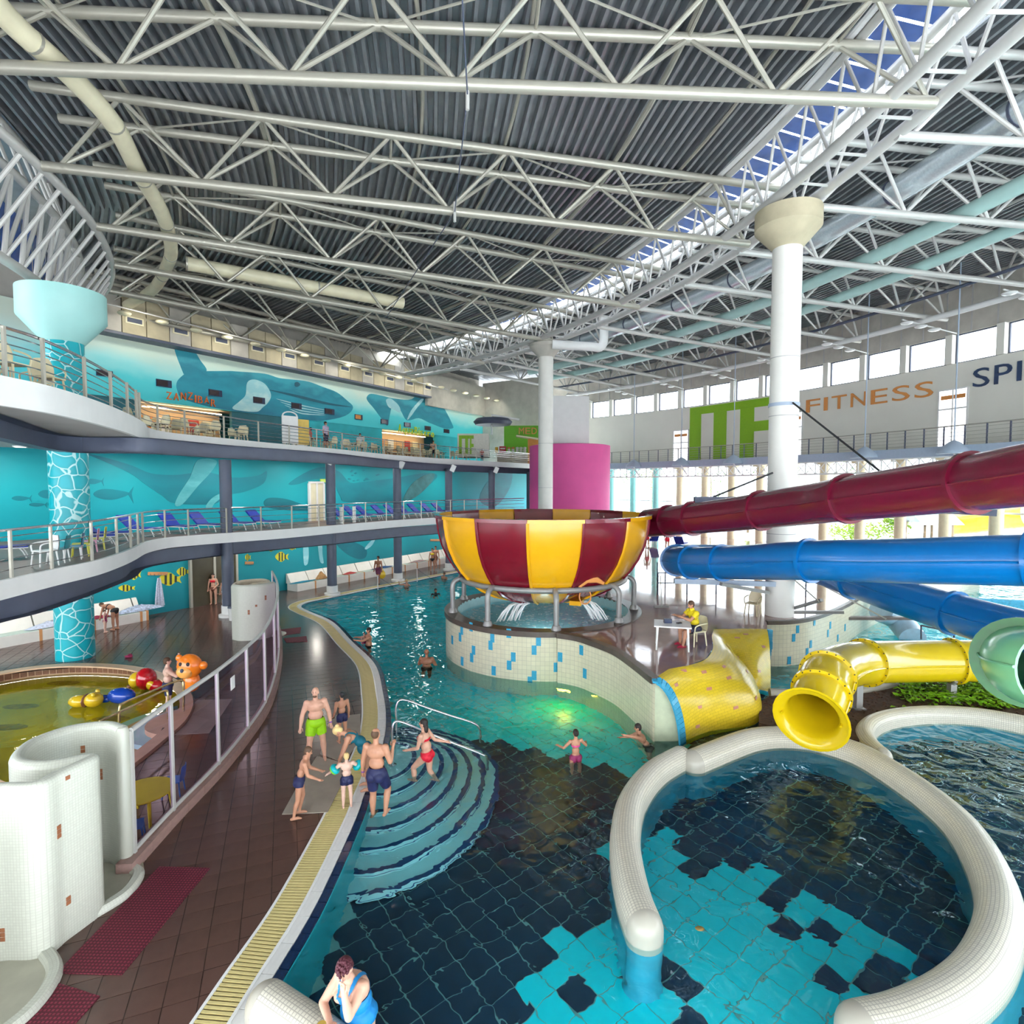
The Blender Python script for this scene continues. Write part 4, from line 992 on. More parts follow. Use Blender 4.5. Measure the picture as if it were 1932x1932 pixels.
# blue tiles edging the slope
row0 = resample(smooth_path(rows[0], 3), .13)
for a, b in zip(row0, row0[1:]):
    d = (b - a).normalized(); sd = Vector((rows[1][6].x - rows[0][6].x, rows[1][6].y - rows[0][6].y, 0)).normalized(); n_ = sd.cross(d).normalized()
    o = slab('blue_edge_tile', (a + b) / 2 - sd * .10, (.26, .122, .05), M_btile, ys); o.rotation_mode = 'QUATERNION'; sd2 = d.cross(n_).normalized(); o.rotation_quaternion = Matrix((sd2, d, n_)).transposed().to_quaternion()
MB().sweep([Vector((p.x, p.y, 0)) for p in (rows[0][6] - Vector((.2, 0, 0)), rows[0][12] + Vector((-.02, 0, 0)))], [(0, -1.3), (0, .0)], cap=False).build('submerged_face', M_wt, ys)
MB().grid([[p - Vector((.0, 0, 0)) for p in rows[0]], [Vector((p.x, p.y, -1.3)) for p in rows[0]]]).build('side_face', mat('pale_green_render', (.50, .55, .38), .4, 0, .1), ys)  # green glow on the pale wall is put into this face colour
# pale tiled wall below the tall column, with blue edge
w2 = struct('wall_column_base', MB().sweep([Vector((p.x, p.y, 0)) for p in ww], [(0, -1.34), (0, ZP)], cap=False), M_wt, 'curved pale tiled wall below the tall column')
MB().sweep([Vector((p.x, p.y, 0)) for p in ww], [(-.06, ZP - .1), (-.06, ZP + .03), (.1, ZP + .03), (.1, ZP - .1)]).build('kerb', M_kerb, w2)
for (x, y) in ((380, 680), (353, 738), (470, 782), (445, 835), (322, 893), (495, 628), (604, 652), (588, 708), (195, 790), (655, 740), (705, 668)):
    u, v = 1400 + x / 3.632, 1000 + y / 3.632
    k = min(range(1, len(ww)), key=lambda i: abs(pixv(Vector((ww[i].x, ww[i].y, .7)))[0] - u)); a, b = ww[k - 1], ww[k]; d = (b - a).normalized()
    p = onwall(u, v, (a.x, a.y), (d.x, d.y)); slab('blue_tile', p, (.14, .03, .28), M_btile, w2, math.atan2(d.y, d.x))
for k in range(13):
    p0 = Tw[-1].lerp(Bw[-1], 0); z = ZP - .06 - k * .125; f_ = 1 - math.cos(math.asin(min(1, (ZP - z) / 1.7)))
    slab('blue_edge_tile', (p0.x + .06 + (Bw[-1].x - p0.x) * f_ * .6, p0.y - .05, z), (.16, .16, .118), M_btile, w2)

# ================================================================== planted bed
so_px = [(1432, 1336), (1436, 1322), (1452, 1312), (1520, 1309), (1600, 1306), (1660, 1298), (1720, 1282), (1800, 1262), (1932, 1240), (2080, 1240), (2080, 1372), (1932, 1350), (1840, 1335), (1758, 1331), (1689, 1337), (1645, 1350), (1628, 1372), (1638, 1396), (1600, 1394), (1530, 1377), (1470, 1372), (1432, 1362)]
sp2 = [G(u, v, .22) for u, v in so_px]
M_soil = mat('mulch_soil', (.10, .055, .035), .9, 0, .5, 9, .6, 30)
bed = struct('planted_bed', MB().prism(sp2, -1.3, .2), M_soil, 'brown mulch bed between the pools')
MB().tube(smooth_path([G(u, v, .24) for u, v in ((1452, 1307), (1520, 1309), (1600, 1305), (1660, 1297), (1722, 1280))], 5), .13, 10).build('bed_rim', M_mos, bed)
spoly = [(p.x, p.y) for p in sp2]; rr = random.Random(5); chips = MB(); n_ = 0
def leafquad(mb, p, L, wd, yaw, tilt):
    d = Vector((math.cos(yaw) * math.cos(tilt), math.sin(yaw) * math.cos(tilt), math.sin(tilt))); s_ = Vector((-math.sin(yaw), math.cos(yaw), 0)); k = d.cross(s_) * .12 * L
    mb.add([p, p + d * L * .5 + s_ * wd + k, p + d * L, p + d * L * .5 - s_ * wd + k, p + d * L * .5 - k], [(0, 1, 4), (1, 2, 4), (2, 3, 4), (3, 0, 4)])
while n_ < 1500:
    p = (rr.uniform(5, 18), rr.uniform(11, 20))
    if inside(p, spoly): leafquad(chips, Vector((p[0], p[1], .2)), rr.uniform(.06, .14), rr.uniform(.015, .035), rr.uniform(0, 6.3), rr.uniform(-.1, .5)); n_ += 1
o = chips.build('bark_mulch', mat('bark_chips', (.16, .08, .05), .9, 0, .5, 14), bed, flat=True); o['kind'] = 'stuff'
M_leaf = mat('ivy_leaf', (.22, .46, .015), .45, 0, .5, 9); M_stem = mat('leaf_stem', (.12, .25, .03), .6)
lv = MB(); n_ = 0
while n_ < 2600:
    u, v = rr.uniform(1690, 1990), rr.uniform(1262, 1343); q = G(u, v, .2); p = (q.x, q.y)
    dens = 1 - abs(u - 1860) / 220 - max(0, (v - 1320)) / 60
    if inside(p, spoly) and rr.random() < dens + .12: leafquad(lv, Vector((p[0], p[1], .22 + rr.uniform(0, .28))), rr.uniform(.10, .20), rr.uniform(.04, .075), rr.uniform(0, 6.3), rr.uniform(-.5, .6)); n_ += 1
o = lv.build('ground_cover', M_leaf, flat=True); tag(o, 'bright green leafy ground cover in the mulch bed', 'plants', kind='stuff')

# ================================================================== tube slides
def frames(path):
    out = []; up = None; m = len(path)
    for i in range(m):
        t = (path[min(i + 1, m - 1)] - path[max(i - 1, 0)]).normalized()
        if up is None: up = Vector((0, 0, 1)) if abs(t.z) < .9 else Vector((1, 0, 0))
        s_ = t.cross(up).normalized(); up = s_.cross(t).normalized(); out.append((t, s_, up))
    return out
def tube_slide(name, label, ctrl, r_, m_, flanges, bolts=False, n=28, sm=8, rim=None, flange_m=None, seam=False):
    path = smooth_path(ctrl, sm); t = thing(name, label, 'water slide', path[len(path) // 2])
    fr = frames(path); rr_ = [r_] * len(path)
    if rim: 
        for i, q in enumerate(rim): rr_[i] = q
    rows = [[p + s_ * (math.cos(2*math.pi*k/n) * q) + u_ * (math.sin(2*math.pi*k/n) * q) for k in range(n)] for p, (t_, s_, u_), q in zip(path, fr, rr_)]
    inn = [[p + s_ * (math.cos(2*math.pi*k/n) * (q - .05)) + u_ * (math.sin(2*math.pi*k/n) * (q - .05)) for k in range(n)] for p, (t_, s_, u_), q in zip(path, fr, rr_)]
    MB().grid(rows + inn[::-1] + [rows[0]], True).build('tube_shell', m_, t)
    for c in flanges:
        i = min(range(len(path)), key=lambda k: (path[k] - c).length); p = path[i]; t_, s_, u_ = fr[i]; q = rr_[i]
        def circ_(rad, off): return [p + t_ * off + s_ * (math.cos(2*math.pi*k/n) * rad) + u_ * (math.sin(2*math.pi*k/n) * rad) for k in range(n)]
        f_ = MB().grid([circ_(q - .01, -.05), circ_(q + .075, -.05), circ_(q + .075, .05), circ_(q - .01, .05)], True).build('flange', flange_m or m_, t)
        if bolts:
            for k in range(20):
                g_ = 2 * math.pi * k / 20; c_ = p + s_ * (math.cos(g_) * (q + .045)) + u_ * (math.sin(g_) * (q + .045))
                bar('bolt', c_ - t_ * .07, c_ + t_ * .07, .016, M_black, f_, 6)
    if seam:
        for sgn in (1, -1):
            MB().tube([p + s_ * (sgn * (r_ + .012)) for p, (t_, s_, u_) in zip(path, fr)], .03, 6).build('seam', m_, t)
    return t
M_red = mat('red_slide', (.15, .006, .026), .25, 0, .06, 1.5, coat=.2); M_blue = mat('blue_slide', (.0, .14, .42), .28, 0, .06, 1.5, coat=.2)
M_yel = mat('yellow_slide', (.74, .52, .006), .2, 0, .04, 2, coat=.3); M_grn = mat('green_slide', (.20, .52, .26), .25, 0, .08, 2, coat=.2); M_grn_d = mat('dark_green_flange', (.02, .16, .03), .35, 0, .1)
rd = [(1222, 987, 22.3), (1262, 983, 21.3), (1300, 979, 20.2), (1385, 970, 18.2), (1445, 962, 16.9), (1530, 951, 15.2), (1600, 941, 13.8), (1720, 926, 12.2), (1835, 911, 10.9), (1932, 897, 9.8), (2080, 875, 8.6)]
rc_ = [D(*q) for q in rd]
tube_slide('red_tube_slide', 'dark red closed tube slide running into the striped bowl', rc_, .55, M_red, [D(1264, 983, 21.3), D(1305, 979, 20.1), D(1440, 963, 17), D(1600, 941, 13.8), D(1832, 911, 10.9)], seam=True)
tube_slide('blue_tube_slide', 'blue tube slide curling back around the tall column', [Vector(q) for q in ((11.6, 9.6, 5.0), (10.5, 11.3, 4.87), (9.1, 13.2, 4.6), (7.95, 14.9, 4.38), (7.0, 17.6, 3.95), (6.35, 19.3, 3.72), (6.15, 20.9, 3.58), (6.8, 22.4, 3.48), (8.3, 23.1, 3.4), (10.0, 22.8, 3.35), (11.2, 21.2, 3.3), (11.35, 18.5, 3.2), (11.5, 16.0, 3.08), (12.1, 13.6, 2.9), (13.2, 11.4, 2.75))], .53, M_blue, [Vector(q) for q in ((10.5, 11.3, 4.87), (7.95, 14.9, 4.38), (6.85, 18.0, 3.9), (6.3, 19.5, 3.7), (6.15, 20.9, 3.6), (11.35, 18.5, 3.2), (11.8, 14.8, 3.0))], seam=True)
yc = [D(1529, 1358, 12.4), D(1534, 1345, 12.6), D(1549, 1308, 13.1), D(1561, 1276, 13.8), D(1590, 1258, 14.7), D(1632, 1250, 15.4), D(1700, 1248, 15.9), D(1799, 1247, 16.0), D(1900, 1247, 15.8), D(1990, 1250, 15.3)]
tube_slide('yellow_tube_slide', 'short yellow tube slide with flared open mouth above the landing pool', yc, .585, M_yel, [D(1549, 1308, 13.1), D(1561, 1276, 13.8), D(1632, 1250, 15.4), D(1799, 1247, 16.0)], True, rim=[.80, .78, .74, .70, .66, .63, .61, .595], seam=True)
for (u, v, y, h) in ((1620, 1290, 15.3, .0), (1796, 1296, 15.8, 0)):
    p = D(u, v - 6, y); t = thing('slide_support', 'grey steel post under the yellow tube slide ' + ('beside its elbow' if u < 1700 else 'in the leafy bed'), 'post', (p.x, p.y, .2)); MB().box((p.x, p.y, .2 + (p.z - .2) / 2), (.17, .17, p.z - .2)).build('post', M_tubeg, t); MB().box((p.x, p.y, .22), (.3, .3, .04)).build('base_plate', M_tubeg, t); MB().tube([Vector((p.x, p.y, p.z - .05)), Vector((p.x, p.y - .15, p.z + .12))], .05, 8).build('saddle', M_tubeg, t)
gc = [D(2060, 1222, 12.6), D(1990, 1228, 12.4), D(1945, 1236, 11.8), D(1934, 1245, 11.0), D(1946, 1258, 10.3), D(1990, 1268, 9.8)]
tube_slide('green_tube_slide', 'pale green tube slide bend above the planted bed', gc, .70, M_grn, [D(1934, 1245, 11.0)], False, seam=True)
gs_ = bpy.data.objects['green_tube_slide']; pe = smooth_path(gc, 8); dd = (pe[-20] - pe[-24]).normalized(); q_ = dd.orthogonal().normalized(); w_ = dd.cross(q_); rim_ = [pe[-14] + (q_ * math.cos(2*math.pi*i/28) + w_ * math.sin(2*math.pi*i/28)) * .86 for i in range(28)]
MB().grid([rim_, [p + dd * .09 for p in rim_], [p.lerp(pe[-14], .2) + dd * .09 for p in rim_], [p.lerp(pe[-14], .2) for p in rim_], rim_], True).build('end_flange', M_grn_d, gs_)
gp_ = thing('slide_support', 'dark steel post under the green tube slide', 'post', D(1950, 1330, 10.6)); q = D(1958, 1310, 10.6); bar('post', Vector((q.x, q.y, .1)), Vector((q.x, q.y, 2.4)), .12, M_dark, gp_, 12)
# steel arms and ties holding the slides on the tall column
t = thing('slide_bracket', 'dark steel arm and tie rods holding the red slide on the tall column', 'bracket', RC + Vector((0, 0, 5)))
zz = 6.0
MB().beam(D(1310, 943, 20.1), D(1480, 943, 20.2), .18, .22).build('arm', M_dark, t); bar('tie_rod', D(1496, 760, 20.2), D(1664, 892, 16.5), .035, M_black, t, 6); bar('tie_rod', D(1345, 938, 20.1), D(1458, 892, 20.2), .035, M_black, t, 6)
MB().beam(D(1718, 958, 15.5), D(1880, 966, 14.5), .2, .22).build('arm', M_dark, t)
MB().lathe([(.5, 0), (.53, 0), (.53, .12), (.5, .12)], 32, (RC.x, RC.y, 9.25)).build('clamp_ring', M_bluegrey, t)
t = thing('slide_bracket', 'grey steel arms holding the blue slide low on the tall column', 'bracket', RC + Vector((0, 0, 2)))
MB().beam(D(1272, 1096, 20.3), D(1462, 1102, 20.4), .16, .18).build('arm', M_bluegrey, t); MB().beam(D(1360, 1102, 19.6), D(1450, 1118, 20.4), .14, .12).build('arm', M_tubeg, t)
bar('tie_rod', D(1500, 1095, 20.2), D(1545, 1135, 19.3), .025, M_steel, t, 6); bar('tie_rod', D(1535, 1095, 20.2), D(1672, 1168, 18.5), .025, M_steel, t, 6); MB().beam(D(1496, 1148, 20.6), D(1550, 1132, 19.4), .14, .1).build('arm', M_tubeg, t); MB().beam(D(1496, 1155, 20.6), D(1592, 1155, 20.0), .16, .1).build('arm', M_tubeg, t)

# ================================================================== paddling pool
M_kw = mat('yellow_pool_floor', (.72, .60, .01), .35, 0, .25, .5); M_brickb = mat('brown_rim_tile', (.24, .10, .05), .35, 0, .2, 4); M_peach = mat('peach_coping', (.72, .48, .30), .4, 0, .1, 3)
kd = thing('paddling_pool', 'yellow floored paddling pool with brown tiled rim', 'pool', kps[0])
MB().sweep(kps, [(-.34, .01), (-.34, .06), (0, .06), (0, .0)], True).build('coping', M_peach, kd)
kf = link('pool_base', poly_floor([(p.x, p.y) for p in offset(kps, .02, True)], None, -.62), kd); kf.data.materials.append(M_kw)
rs = resample(kps + [kps[0]], .2); nn = normals2(rs)
MB().sweep(kps, [(.03, .03), (.03, -.62)], True).build('rim_bed', M_peach, kd)
for p, n_ in zip(rs, nn):
    if p.y > 13.5: slab('rim_tile', (p.x + n_.x * .035, p.y + n_.y * .035, -.12), (.02, .185, .30), M_brickb, kd, math.atan2(n_.y, n_.x))
kwm = poly_floor([(p.x, p.y) for p in offset(kps, .04, True)], None, -.30); kwm.materials.append(watermat('paddling_water', (.98, .97, .80), .18, 3.0, .05))
o = link('paddling_water', kwm); tag(o, 'calm shallow water of the paddling pool', 'water', kind='stuff')
for i, (u, v) in enumerate(((40, 1345), (15, 1385), (210, 1368), (180, 1420), (120, 1300))):
    q = G(u, v, -.6); MB().ball((q.x, q.y, -.615), (.55, .22, .01), 14, 4).build('floor_patch', mat('ochre_patch_%d' % i, (.42, .30, .01), .4, 0, .3), kd)
# stepped entry at the side of the paddling pool
sp0 = G(330, 1345, 0)
for k in range(4):
    rx = .55 + .40 * k; MB().lathe([(0, -.05 - .13 * k), (rx + .35, -.05 - .13 * k), (rx + .35, -.62)], 30, (sp0.x + .45, sp0.y - .35, 0), 125, 262).build('entry_step', M_tread if k % 2 else M_peach, kd)
M_brass = mat('brass_rail', (.62, .48, .22), .25, .8, .1, 6)
t = thing('paddling_rail', 'brass double handrail leading into the paddling pool', 'handrail', G(340, 1330, 0))
MB().tube(smooth_path([D(346, 1340, 15.2), D(346, 1296, 15.2), D(338, 1284, 15.1), D(282, 1306, 14.0), D(236, 1325, 13.0), D(226, 1334, 12.8), D(225, 1362, 12.8)], 5), .028, 10).build('rail', M_brass, t)
MB().tube(smooth_path([D(318, 1356, 14.3), D(317, 1312, 14.3), D(308, 1304, 14.2), D(250, 1332, 13.0), D(196, 1357, 12.0), D(186, 1366, 11.9), D(186, 1395, 11.9)], 5), .028, 10).build('rail', M_brass, t)
bar('post', D(347, 1342, 15.3), D(347, 1286, 15.3), .028, M_inox, t, 8)

# ================================================================== curved glass fence
M_film = glassmat('violet_tinted_pane', (.60, .47, .60), .02, .07, (.9, .85, 1)); M_stone = mat('pink_stone_kerb', (.40, .25, .22), .5, 0, .15, 3)
fpx = [(254, 1606), (327.5, 1527.5), (413, 1440.6), (468, 1374), (501, 1325), (519, 1272), (526, 1225), (524, 1188), (515, 1160)]
fpt = [G(u, v, .22) for u, v in fpx]; fence = thing('glass_fence', 'curved glass fence with violet panes and steel frame on a stone kerb', 'fence', (fpt[0].x, fpt[0].y, 0))
fs = smooth_path(fpt, 6); HF = 2.3
rs = resample([Vector((p.x, p.y, 0)) for p in fs], .6); nn = normals2(rs)
for p, n_ in zip(rs, nn): slab('kerb_block', (p.x, p.y, .1), (.26, .59, .2), M_stone, fence, math.atan2(n_.y, n_.x))
MB().tube([Vector((p.x, p.y, HF)) for p in fs], .045, 10).build('top_rail', M_steel_l, fence); MB().tube([Vector((p.x, p.y, .25)) for p in fs], .04, 8).build('bottom_rail', M_steel_l, fence)
for p in fpt: slab('post', (p.x, p.y, (HF + .2) / 2), (.06, .06, HF - .2), M_steel_l, fence)
for i in range(len(fpt) - 1):
    seg = fs[i * 6: i * 6 + 7]; MB().grid([[Vector((p.x, p.y, .28)) for p in seg], [Vector((p.x, p.y, HF - .03)) for p in seg]]).build('pane', M_film, fence)
q0 = fpt[2].lerp(fpt[3], .45); d = (fpt[3] - fpt[2]).normalized(); sg = slab('notice', (q0.x - d.y * -.03, q0.y - d.x * .03, 1.75), (.24, .01, .30), M_white_g, fence, math.atan2(d.y, d.x))

# ================================================================== mosaic showers
M_shw = tilemat('shower_mosaic', (.62, .63, .54), (.53, .53, .45), .04, .04, .3, 0, .08, .03)
M_rust = mat('rust_accent_tile', (.34, .13, .06), .4, 0, .15, 6)
def wall_path(label, pts, h, m_, par=None, thick=.085, name='shower_wall'):
    path = smooth_path([Vector((x, y, 0)) for x, y in pts], 6)
    t = thing(name, label, 'shower', path[len(path) // 2])
    w_ = thick; prof = [(-w_, 0), (-w_, h - w_)] + [(-w_ * math.cos(R(g_)), h - w_ + w_ * math.sin(R(g_))) for g_ in range(15, 180, 15)] + [(w_, h - w_), (w_, 0)]
    MB().sweep(path, prof).build('curved_wall', m_, t)
    for e in (path[0], path[-1]): MB().lathe([(w_, 0), (w_, h - w_), (w_ * .7, h - w_ * .3), (0, h)], 16, e).build('rounded_end', m_, t)
    return t, path
sh, shp = wall_path('white mosaic shower wall curling around two alcoves in the foreground', [(-6.46, 9.12), (-6.85, 9.28), (-7.32, 9.1), (-7.52, 8.6), (-7.25, 8.05), (-6.75, 7.92), (-6.30, 8.12), (-6.22, 8.05), (-6.34, 7.62), (-6.42, 7.35), (-6.9, 7.3), (-7.4, 7.0), (-7.6, 6.4), (-7.3, 5.8), (-6.7, 5.5)], 2.42, M_shw, thick=.10)
for (pts, nm) in (([(-6.42, 9.06), (-6.12, 8.9), (-6.02, 8.45), (-6.2, 8.05)], 1), ([(-6.35, 7.35), (-5.95, 7.0), (-5.85, 6.4), (-6.2, 5.7)], 2)):
    pth = smooth_path([Vector((x, y, 0)) for x, y in pts], 6); MB().sweep(pth, [(-.09, 0), (-.09, .06), (-.05, .11), (.05, .11), (.09, .06), (.09, 0)]).build('sill', M_shw, sh)
    cxy = (sum(p.x for p in pth) / len(pth) - .65, sum(p.y for p in pth) / len(pth)); MB().lathe([(0, .035), (.80, .035)], 24, (cxy[0], cxy[1], 0)).build('tray', mat('shower_tray_%d' % nm, (.50, .48, .38), .4, 0, .1, 4), sh)
def accent_vert(u, v, path, wd, h, par, n=1, side=1, near=True):
    """rust tiles on a curved upright wall where the pixel's ray first meets it"""
    q = ray(u, v); best = None
    for a, b in zip(path, path[1:]):
        ex, ey = b.x - a.x, b.y - a.y; den = q.x * ey - q.y * ex
        if abs(den) < 1e-9: continue
        t = (a.x * ey - a.y * ex) / den; s_ = (a.x * q.y - a.y * q.x) / den
        if 0 <= s_ <= 1 and t > 0 and (best is None or (t < best[0]) == near): best = (t, Vector((ex, ey, 0)).normalized())
    if not best: return
    p = q * best[0] + Vector((0, 0, HC)); d = best[1]; nrm = Vector((-d.y, d.x, 0)); 
    if nrm.y * q.y + nrm.x * q.x > 0: nrm = -nrm
    for k in range(n):
        slab('accent_tile', p + nrm * (.102) + Vector((0, 0, -k * (h + .008))), (wd, .012, h), M_rust, par, math.atan2(d.y, d.x))
for u, v, n_, nr in ((160, 1405, 2, False), (197, 1448, 3, False), (118, 1465, 1, True), (98, 1560, 3, True), (193, 1559, 1, False), (119, 1692, 2, True), (16, 1744, 3, True)): accent_vert(u, v, shp, .06, .055, sh, n_, near=nr)
t = thing('shower_head', 'small chrome shower head on a bent pipe in the foreground alcove', 'shower head', D(60, 1425, 8.6)); q = D(44, 1422, 8.75)
M_chrome = mat('chrome', (.75, .77, .8), .08, 1.0, .02); MB().tube(smooth_path([q, q + Vector((.06, -.02, .06)), q + Vector((.16, -.05, .05)), q + Vector((.20, -.06, -.02))], 4), .014, 8).build('pipe', M_chrome, t); MB().lathe([(0, .05), (.02, .05), (.05, -.01), (.055, -.03), (0, -.03)], 14, q + Vector((.20, -.06, -.06))).build('spray_head', M_chrome, t)
# far shower pair beside the entrance
fb = G(487, 1200, 0)
s2_, p2_ = wall_path('beige mosaic shower wall near the entrance doors', [(fb.x - .85, fb.y - .2), (fb.x - .9, fb.y + .5), (fb.x - .3, fb.y + .9), (fb.x + .2, fb.y + .6), (fb.x + .3, fb.y + .1), (fb.x - .1, fb.y - .25)], 2.3, tilemat('beige_mosaic', (.74, .64, .48), (.6, .5, .38), .05, .05, .35, 0, .1), thick=.09)
s3_, p3_ = wall_path('beige mosaic shower screen joining the glass fence end', [(fb.x - .75, fb.y - .5), (fb.x - .3, fb.y - .7), (fb.x + .35, fb.y - .45), (fb.x + .62, fb.y + .15)], 2.3, M_shw, thick=.09)
for u, v, n_ in ((472, 1130, 2), (497, 1128, 1), (470, 1160, 2), (480, 1185, 1)): accent_vert(u, v, p2_, .08, .09, s2_, n_)
for u, v, n_ in ((498, 1125, 2), (483, 1142, 1), (470, 1152, 2)): accent_vert(u, v, p3_, .08, .09, s3_, n_)
MB().lathe([(0, 0), (.34, 0), (.34, .06), (.25, .1), (0, .1)], 20, (fb.x + .75, fb.y + .2, 0)).build('base', M_shw, s3_)

# ================================================================== underwater lamps in the pool walls
for u, v, pw in ((1075, 1288, 20), (1140, 1300, 11)):
    q = G(u, v, -.06); pool_lamp((q.x - .25, q.y - .45, -.30), (-.35, -.8, -.45), pw, (1.0, .62, .02), .4)
pool_lamp((BC.x, BC.y - 2, .95), (0, .5, .4), 30)  # added white lamp inside the splash basin, brightens it
# ================================================================== painted mural figures
WL_ = bpy.data.objects['wall_left']; WB_ = bpy.data.objects['wall_back']
def wall_shape(name, px, o, m_, par, zmin, lift=.012, smooth=True, zmax=99):
    pts = []
    for u, v in px:
        q = onwall(u, v, o, DW); q.z = min(max(q.z, zmin), zmax); pts.append(Vector(((Vector((q.x, q.y)) - o).dot(DW), q.z, 0)))
    if smooth: pts = smooth_path(pts, 4, True)
    n = len(pts); fr_ = [WP(p.x, min(max(p.y, zmin), zmax), lift, o) for p in pts]; bk = [WP(p.x, min(max(p.y, zmin), zmax), .0, o) for p in pts]
    mb = MB(); mb.add(fr_ + bk, [tuple(range(n))] + [(i, (i + 1) % n, n + (i + 1) % n, n + i) for i in range(n)])
    return mb.build(name, m_, par, flat=True)
M_wh = gradmat('whale_blue_upper', [(0, (.02, .22, .34)), (.45, (.02, .34, .46)), (.8, (.01, .24, .34)), (1, (.03, .36, .46))], 'Z', 11.5, 14.6, .9, .55)
M_wh2 = gradmat('whale_teal_lower', [(0, (.0, .16, .22)), (.5, (.0, .26, .32)), (1, (.01, .19, .25))], 'Z', 4.5, 8, .9, .5)
M_pale = gradmat('whale_pale_fin', [(0, (.25, .62, .70)), (.5, (.60, .85, .85)), (1, (.35, .70, .76))], 'Z', 4, 14, 2.0, .9)
M_pale2 = gradmat('whale_pale_teal_fin', [(0, (.05, .40, .45)), (.5, (.12, .52, .55)), (1, (.05, .38, .42))], 'Z', 2, 8, 2.0, .9)
M_line = mat('mural_dark_line', (.01, .12, .18), .6)
ZM2 = ZM + .01
w1 = wall_shape('painted_whale', [(351, 706), (362, 701), (427, 700), (450, 701), (499, 705), (526, 713), (552, 716), (582, 720), (609, 730), (635, 740), (654, 755), (666, 769), (650, 785), (603, 794), (552, 790), (492, 786), (432, 775), (385, 765), (345, 752), (334, 735), (334, 720), (345, 708)], U0, M_wh, WB_, ZM2)
wall_shape('fluke', [(329, 656), (345, 660), (366, 663), (378, 680), (390, 699), (372, 706), (352, 712), (340, 690)], U0, M_wh, w1, ZM2, .01)
wall_shape('pale_fin', [(466, 722), (480, 716), (500, 725), (511, 745), (505, 760), (495, 769), (484, 777), (455, 775), (438, 770), (452, 757), (463, 745)], U0, M_pale, w1, ZM2, .03)
wall_shape('mouth_line', [(505, 735), (560, 745), (620, 760), (664, 768), (620, 764), (560, 750)], U0, M_line, w1, ZM2, .025)
wall_shape('eye', [(556, 722), (562, 721), (566, 726), (561, 730), (556, 728)], U0, M_line, w1, ZM2, .03)
for k in range(4): wall_shape('belly_stripe', [(520 + 8 * k, 752 + 6 * k), (570, 764 + 5 * k), (630 - 5 * k, 777 + 2 * k), (570, 766.5 + 5 * k)], U0, M_pale, w1, ZM2, .02)
w2m = wall_shape('painted_whale', [(692, 749), (700, 743), (722, 747), (745, 752), (777, 753), (794, 733), (799, 731), (823, 749), (840, 774), (853, 800), (854, 808), (838, 808), (811, 798), (790, 789), (768, 793), (756, 775), (742, 760), (735, 785), (731, 803), (717, 786), (705, 770), (694, 757)], U0, M_wh, WB_, ZM2, .012)
wall_shape('pale_fin', [(768, 792), (775, 775), (790, 757), (801, 748), (797, 757), (786, 770), (776, 784)], U0, M_pale, w2m, ZM2, .03)
wall_shape('belly_patch', [(728, 755), (737, 752), (752, 765), (755, 778), (742, 772), (733, 768)], U0, M_pale, w2m, ZM2, .02)
z8 = 7.9
w3 = wall_shape('painted_whale', [(160, 855), (197, 863), (248, 878), (285, 893), (331, 896), (388, 891), (440, 901), (487, 897), (503, 889), (497, 912), (461, 928), (424, 935), (404, 951), (331, 950), (305, 935), (272, 912), (246, 893), (207, 875), (181, 864)], W0, M_wh2, WL_, .1, zmax=z8)
wall_shape('pale_fin', [(373, 868), (408, 869), (398, 890), (373, 917), (344, 951), (330, 953), (336, 935), (358, 900)], W0, M_pale2, w3, .1, .03, zmax=z8)
wall_shape('pale_fin', [(388, 955), (402, 938), (424, 928), (418, 938), (404, 950), (396, 962)], W0, M_pale2, w3, .1, .03, zmax=z8)
w4 = wall_shape('painted_whale', [(498, 946), (511, 939), (542, 942), (576, 953), (620, 962), (575, 964), (535, 962), (503, 957)], W0, M_wh2, WL_, .1, zmax=z8)
w5 = wall_shape('painted_whale', [(545, 912), (581, 889), (612, 881), (640, 890), (660, 910), (685, 909), (744, 902), (788, 894), (819, 893), (822, 904), (783, 935), (760, 948), (659, 948), (641, 935), (625, 905), (590, 905), (560, 914)], W0, M_wh2, WL_, .1, zmax=z8)
wall_shape('fluke', [(760, 946), (775, 915), (800, 897), (820, 894), (812, 912), (785, 937)], W0, mat('whale_throat', (.05, .20, .22), .6, 0, .3, 2), w5, .1, .03, zmax=z8)
w6 = wall_shape('painted_whale', [(905, 945), (915, 915), (940, 890), (965, 880), (962, 920), (935, 955)], W0, M_wh2, WL_, .1, zmax=z8)
w7 = wall_shape('painted_whale', [(634, 1023), (660, 1020), (690, 1035), (689, 1052), (672, 1054), (650, 1042)], W0, M_wh2, WL_, .1)
for px in ([(572, 1030), (580, 1027), (582, 1045), (580, 1063), (574, 1066), (572, 1050)], [(600, 1026), (607, 1028), (608, 1046), (610, 1062), (604, 1060), (601, 1043)], [(688, 1034), (700, 1020), (708, 1015), (702, 1028), (692, 1036)]): wall_shape('pale_fin', px, W0, M_pale, w7, .1, .03)
def tuna(u, v, L, hgt): 
    f_ = wall_shape('painted_tuna', [(u, v), (u + L * .2, v - hgt * .45), (u + L * .55, v - hgt * .4), (u + L * .9, v - hgt * .05), (u + L * .55, v + hgt * .5), (u + L * .2, v + hgt * .45)], W0, M_wh2, WL_, .1, zmax=z8)
    wall_shape('tail', [(u + L * .86, v), (u + L, v - hgt * .7), (u + L * .95, v), (u + L * 1.0, v + hgt * .9)], W0, M_wh2, f_, .1, .014, False, zmax=z8)
tuna(176, 932, 76, 20); tuna(22, 940, 38, 9); tuna(72, 932, 46, 16); tuna(55, 952, 34, 7); tuna(160, 908, 36, 10)
rr = random.Random(9)
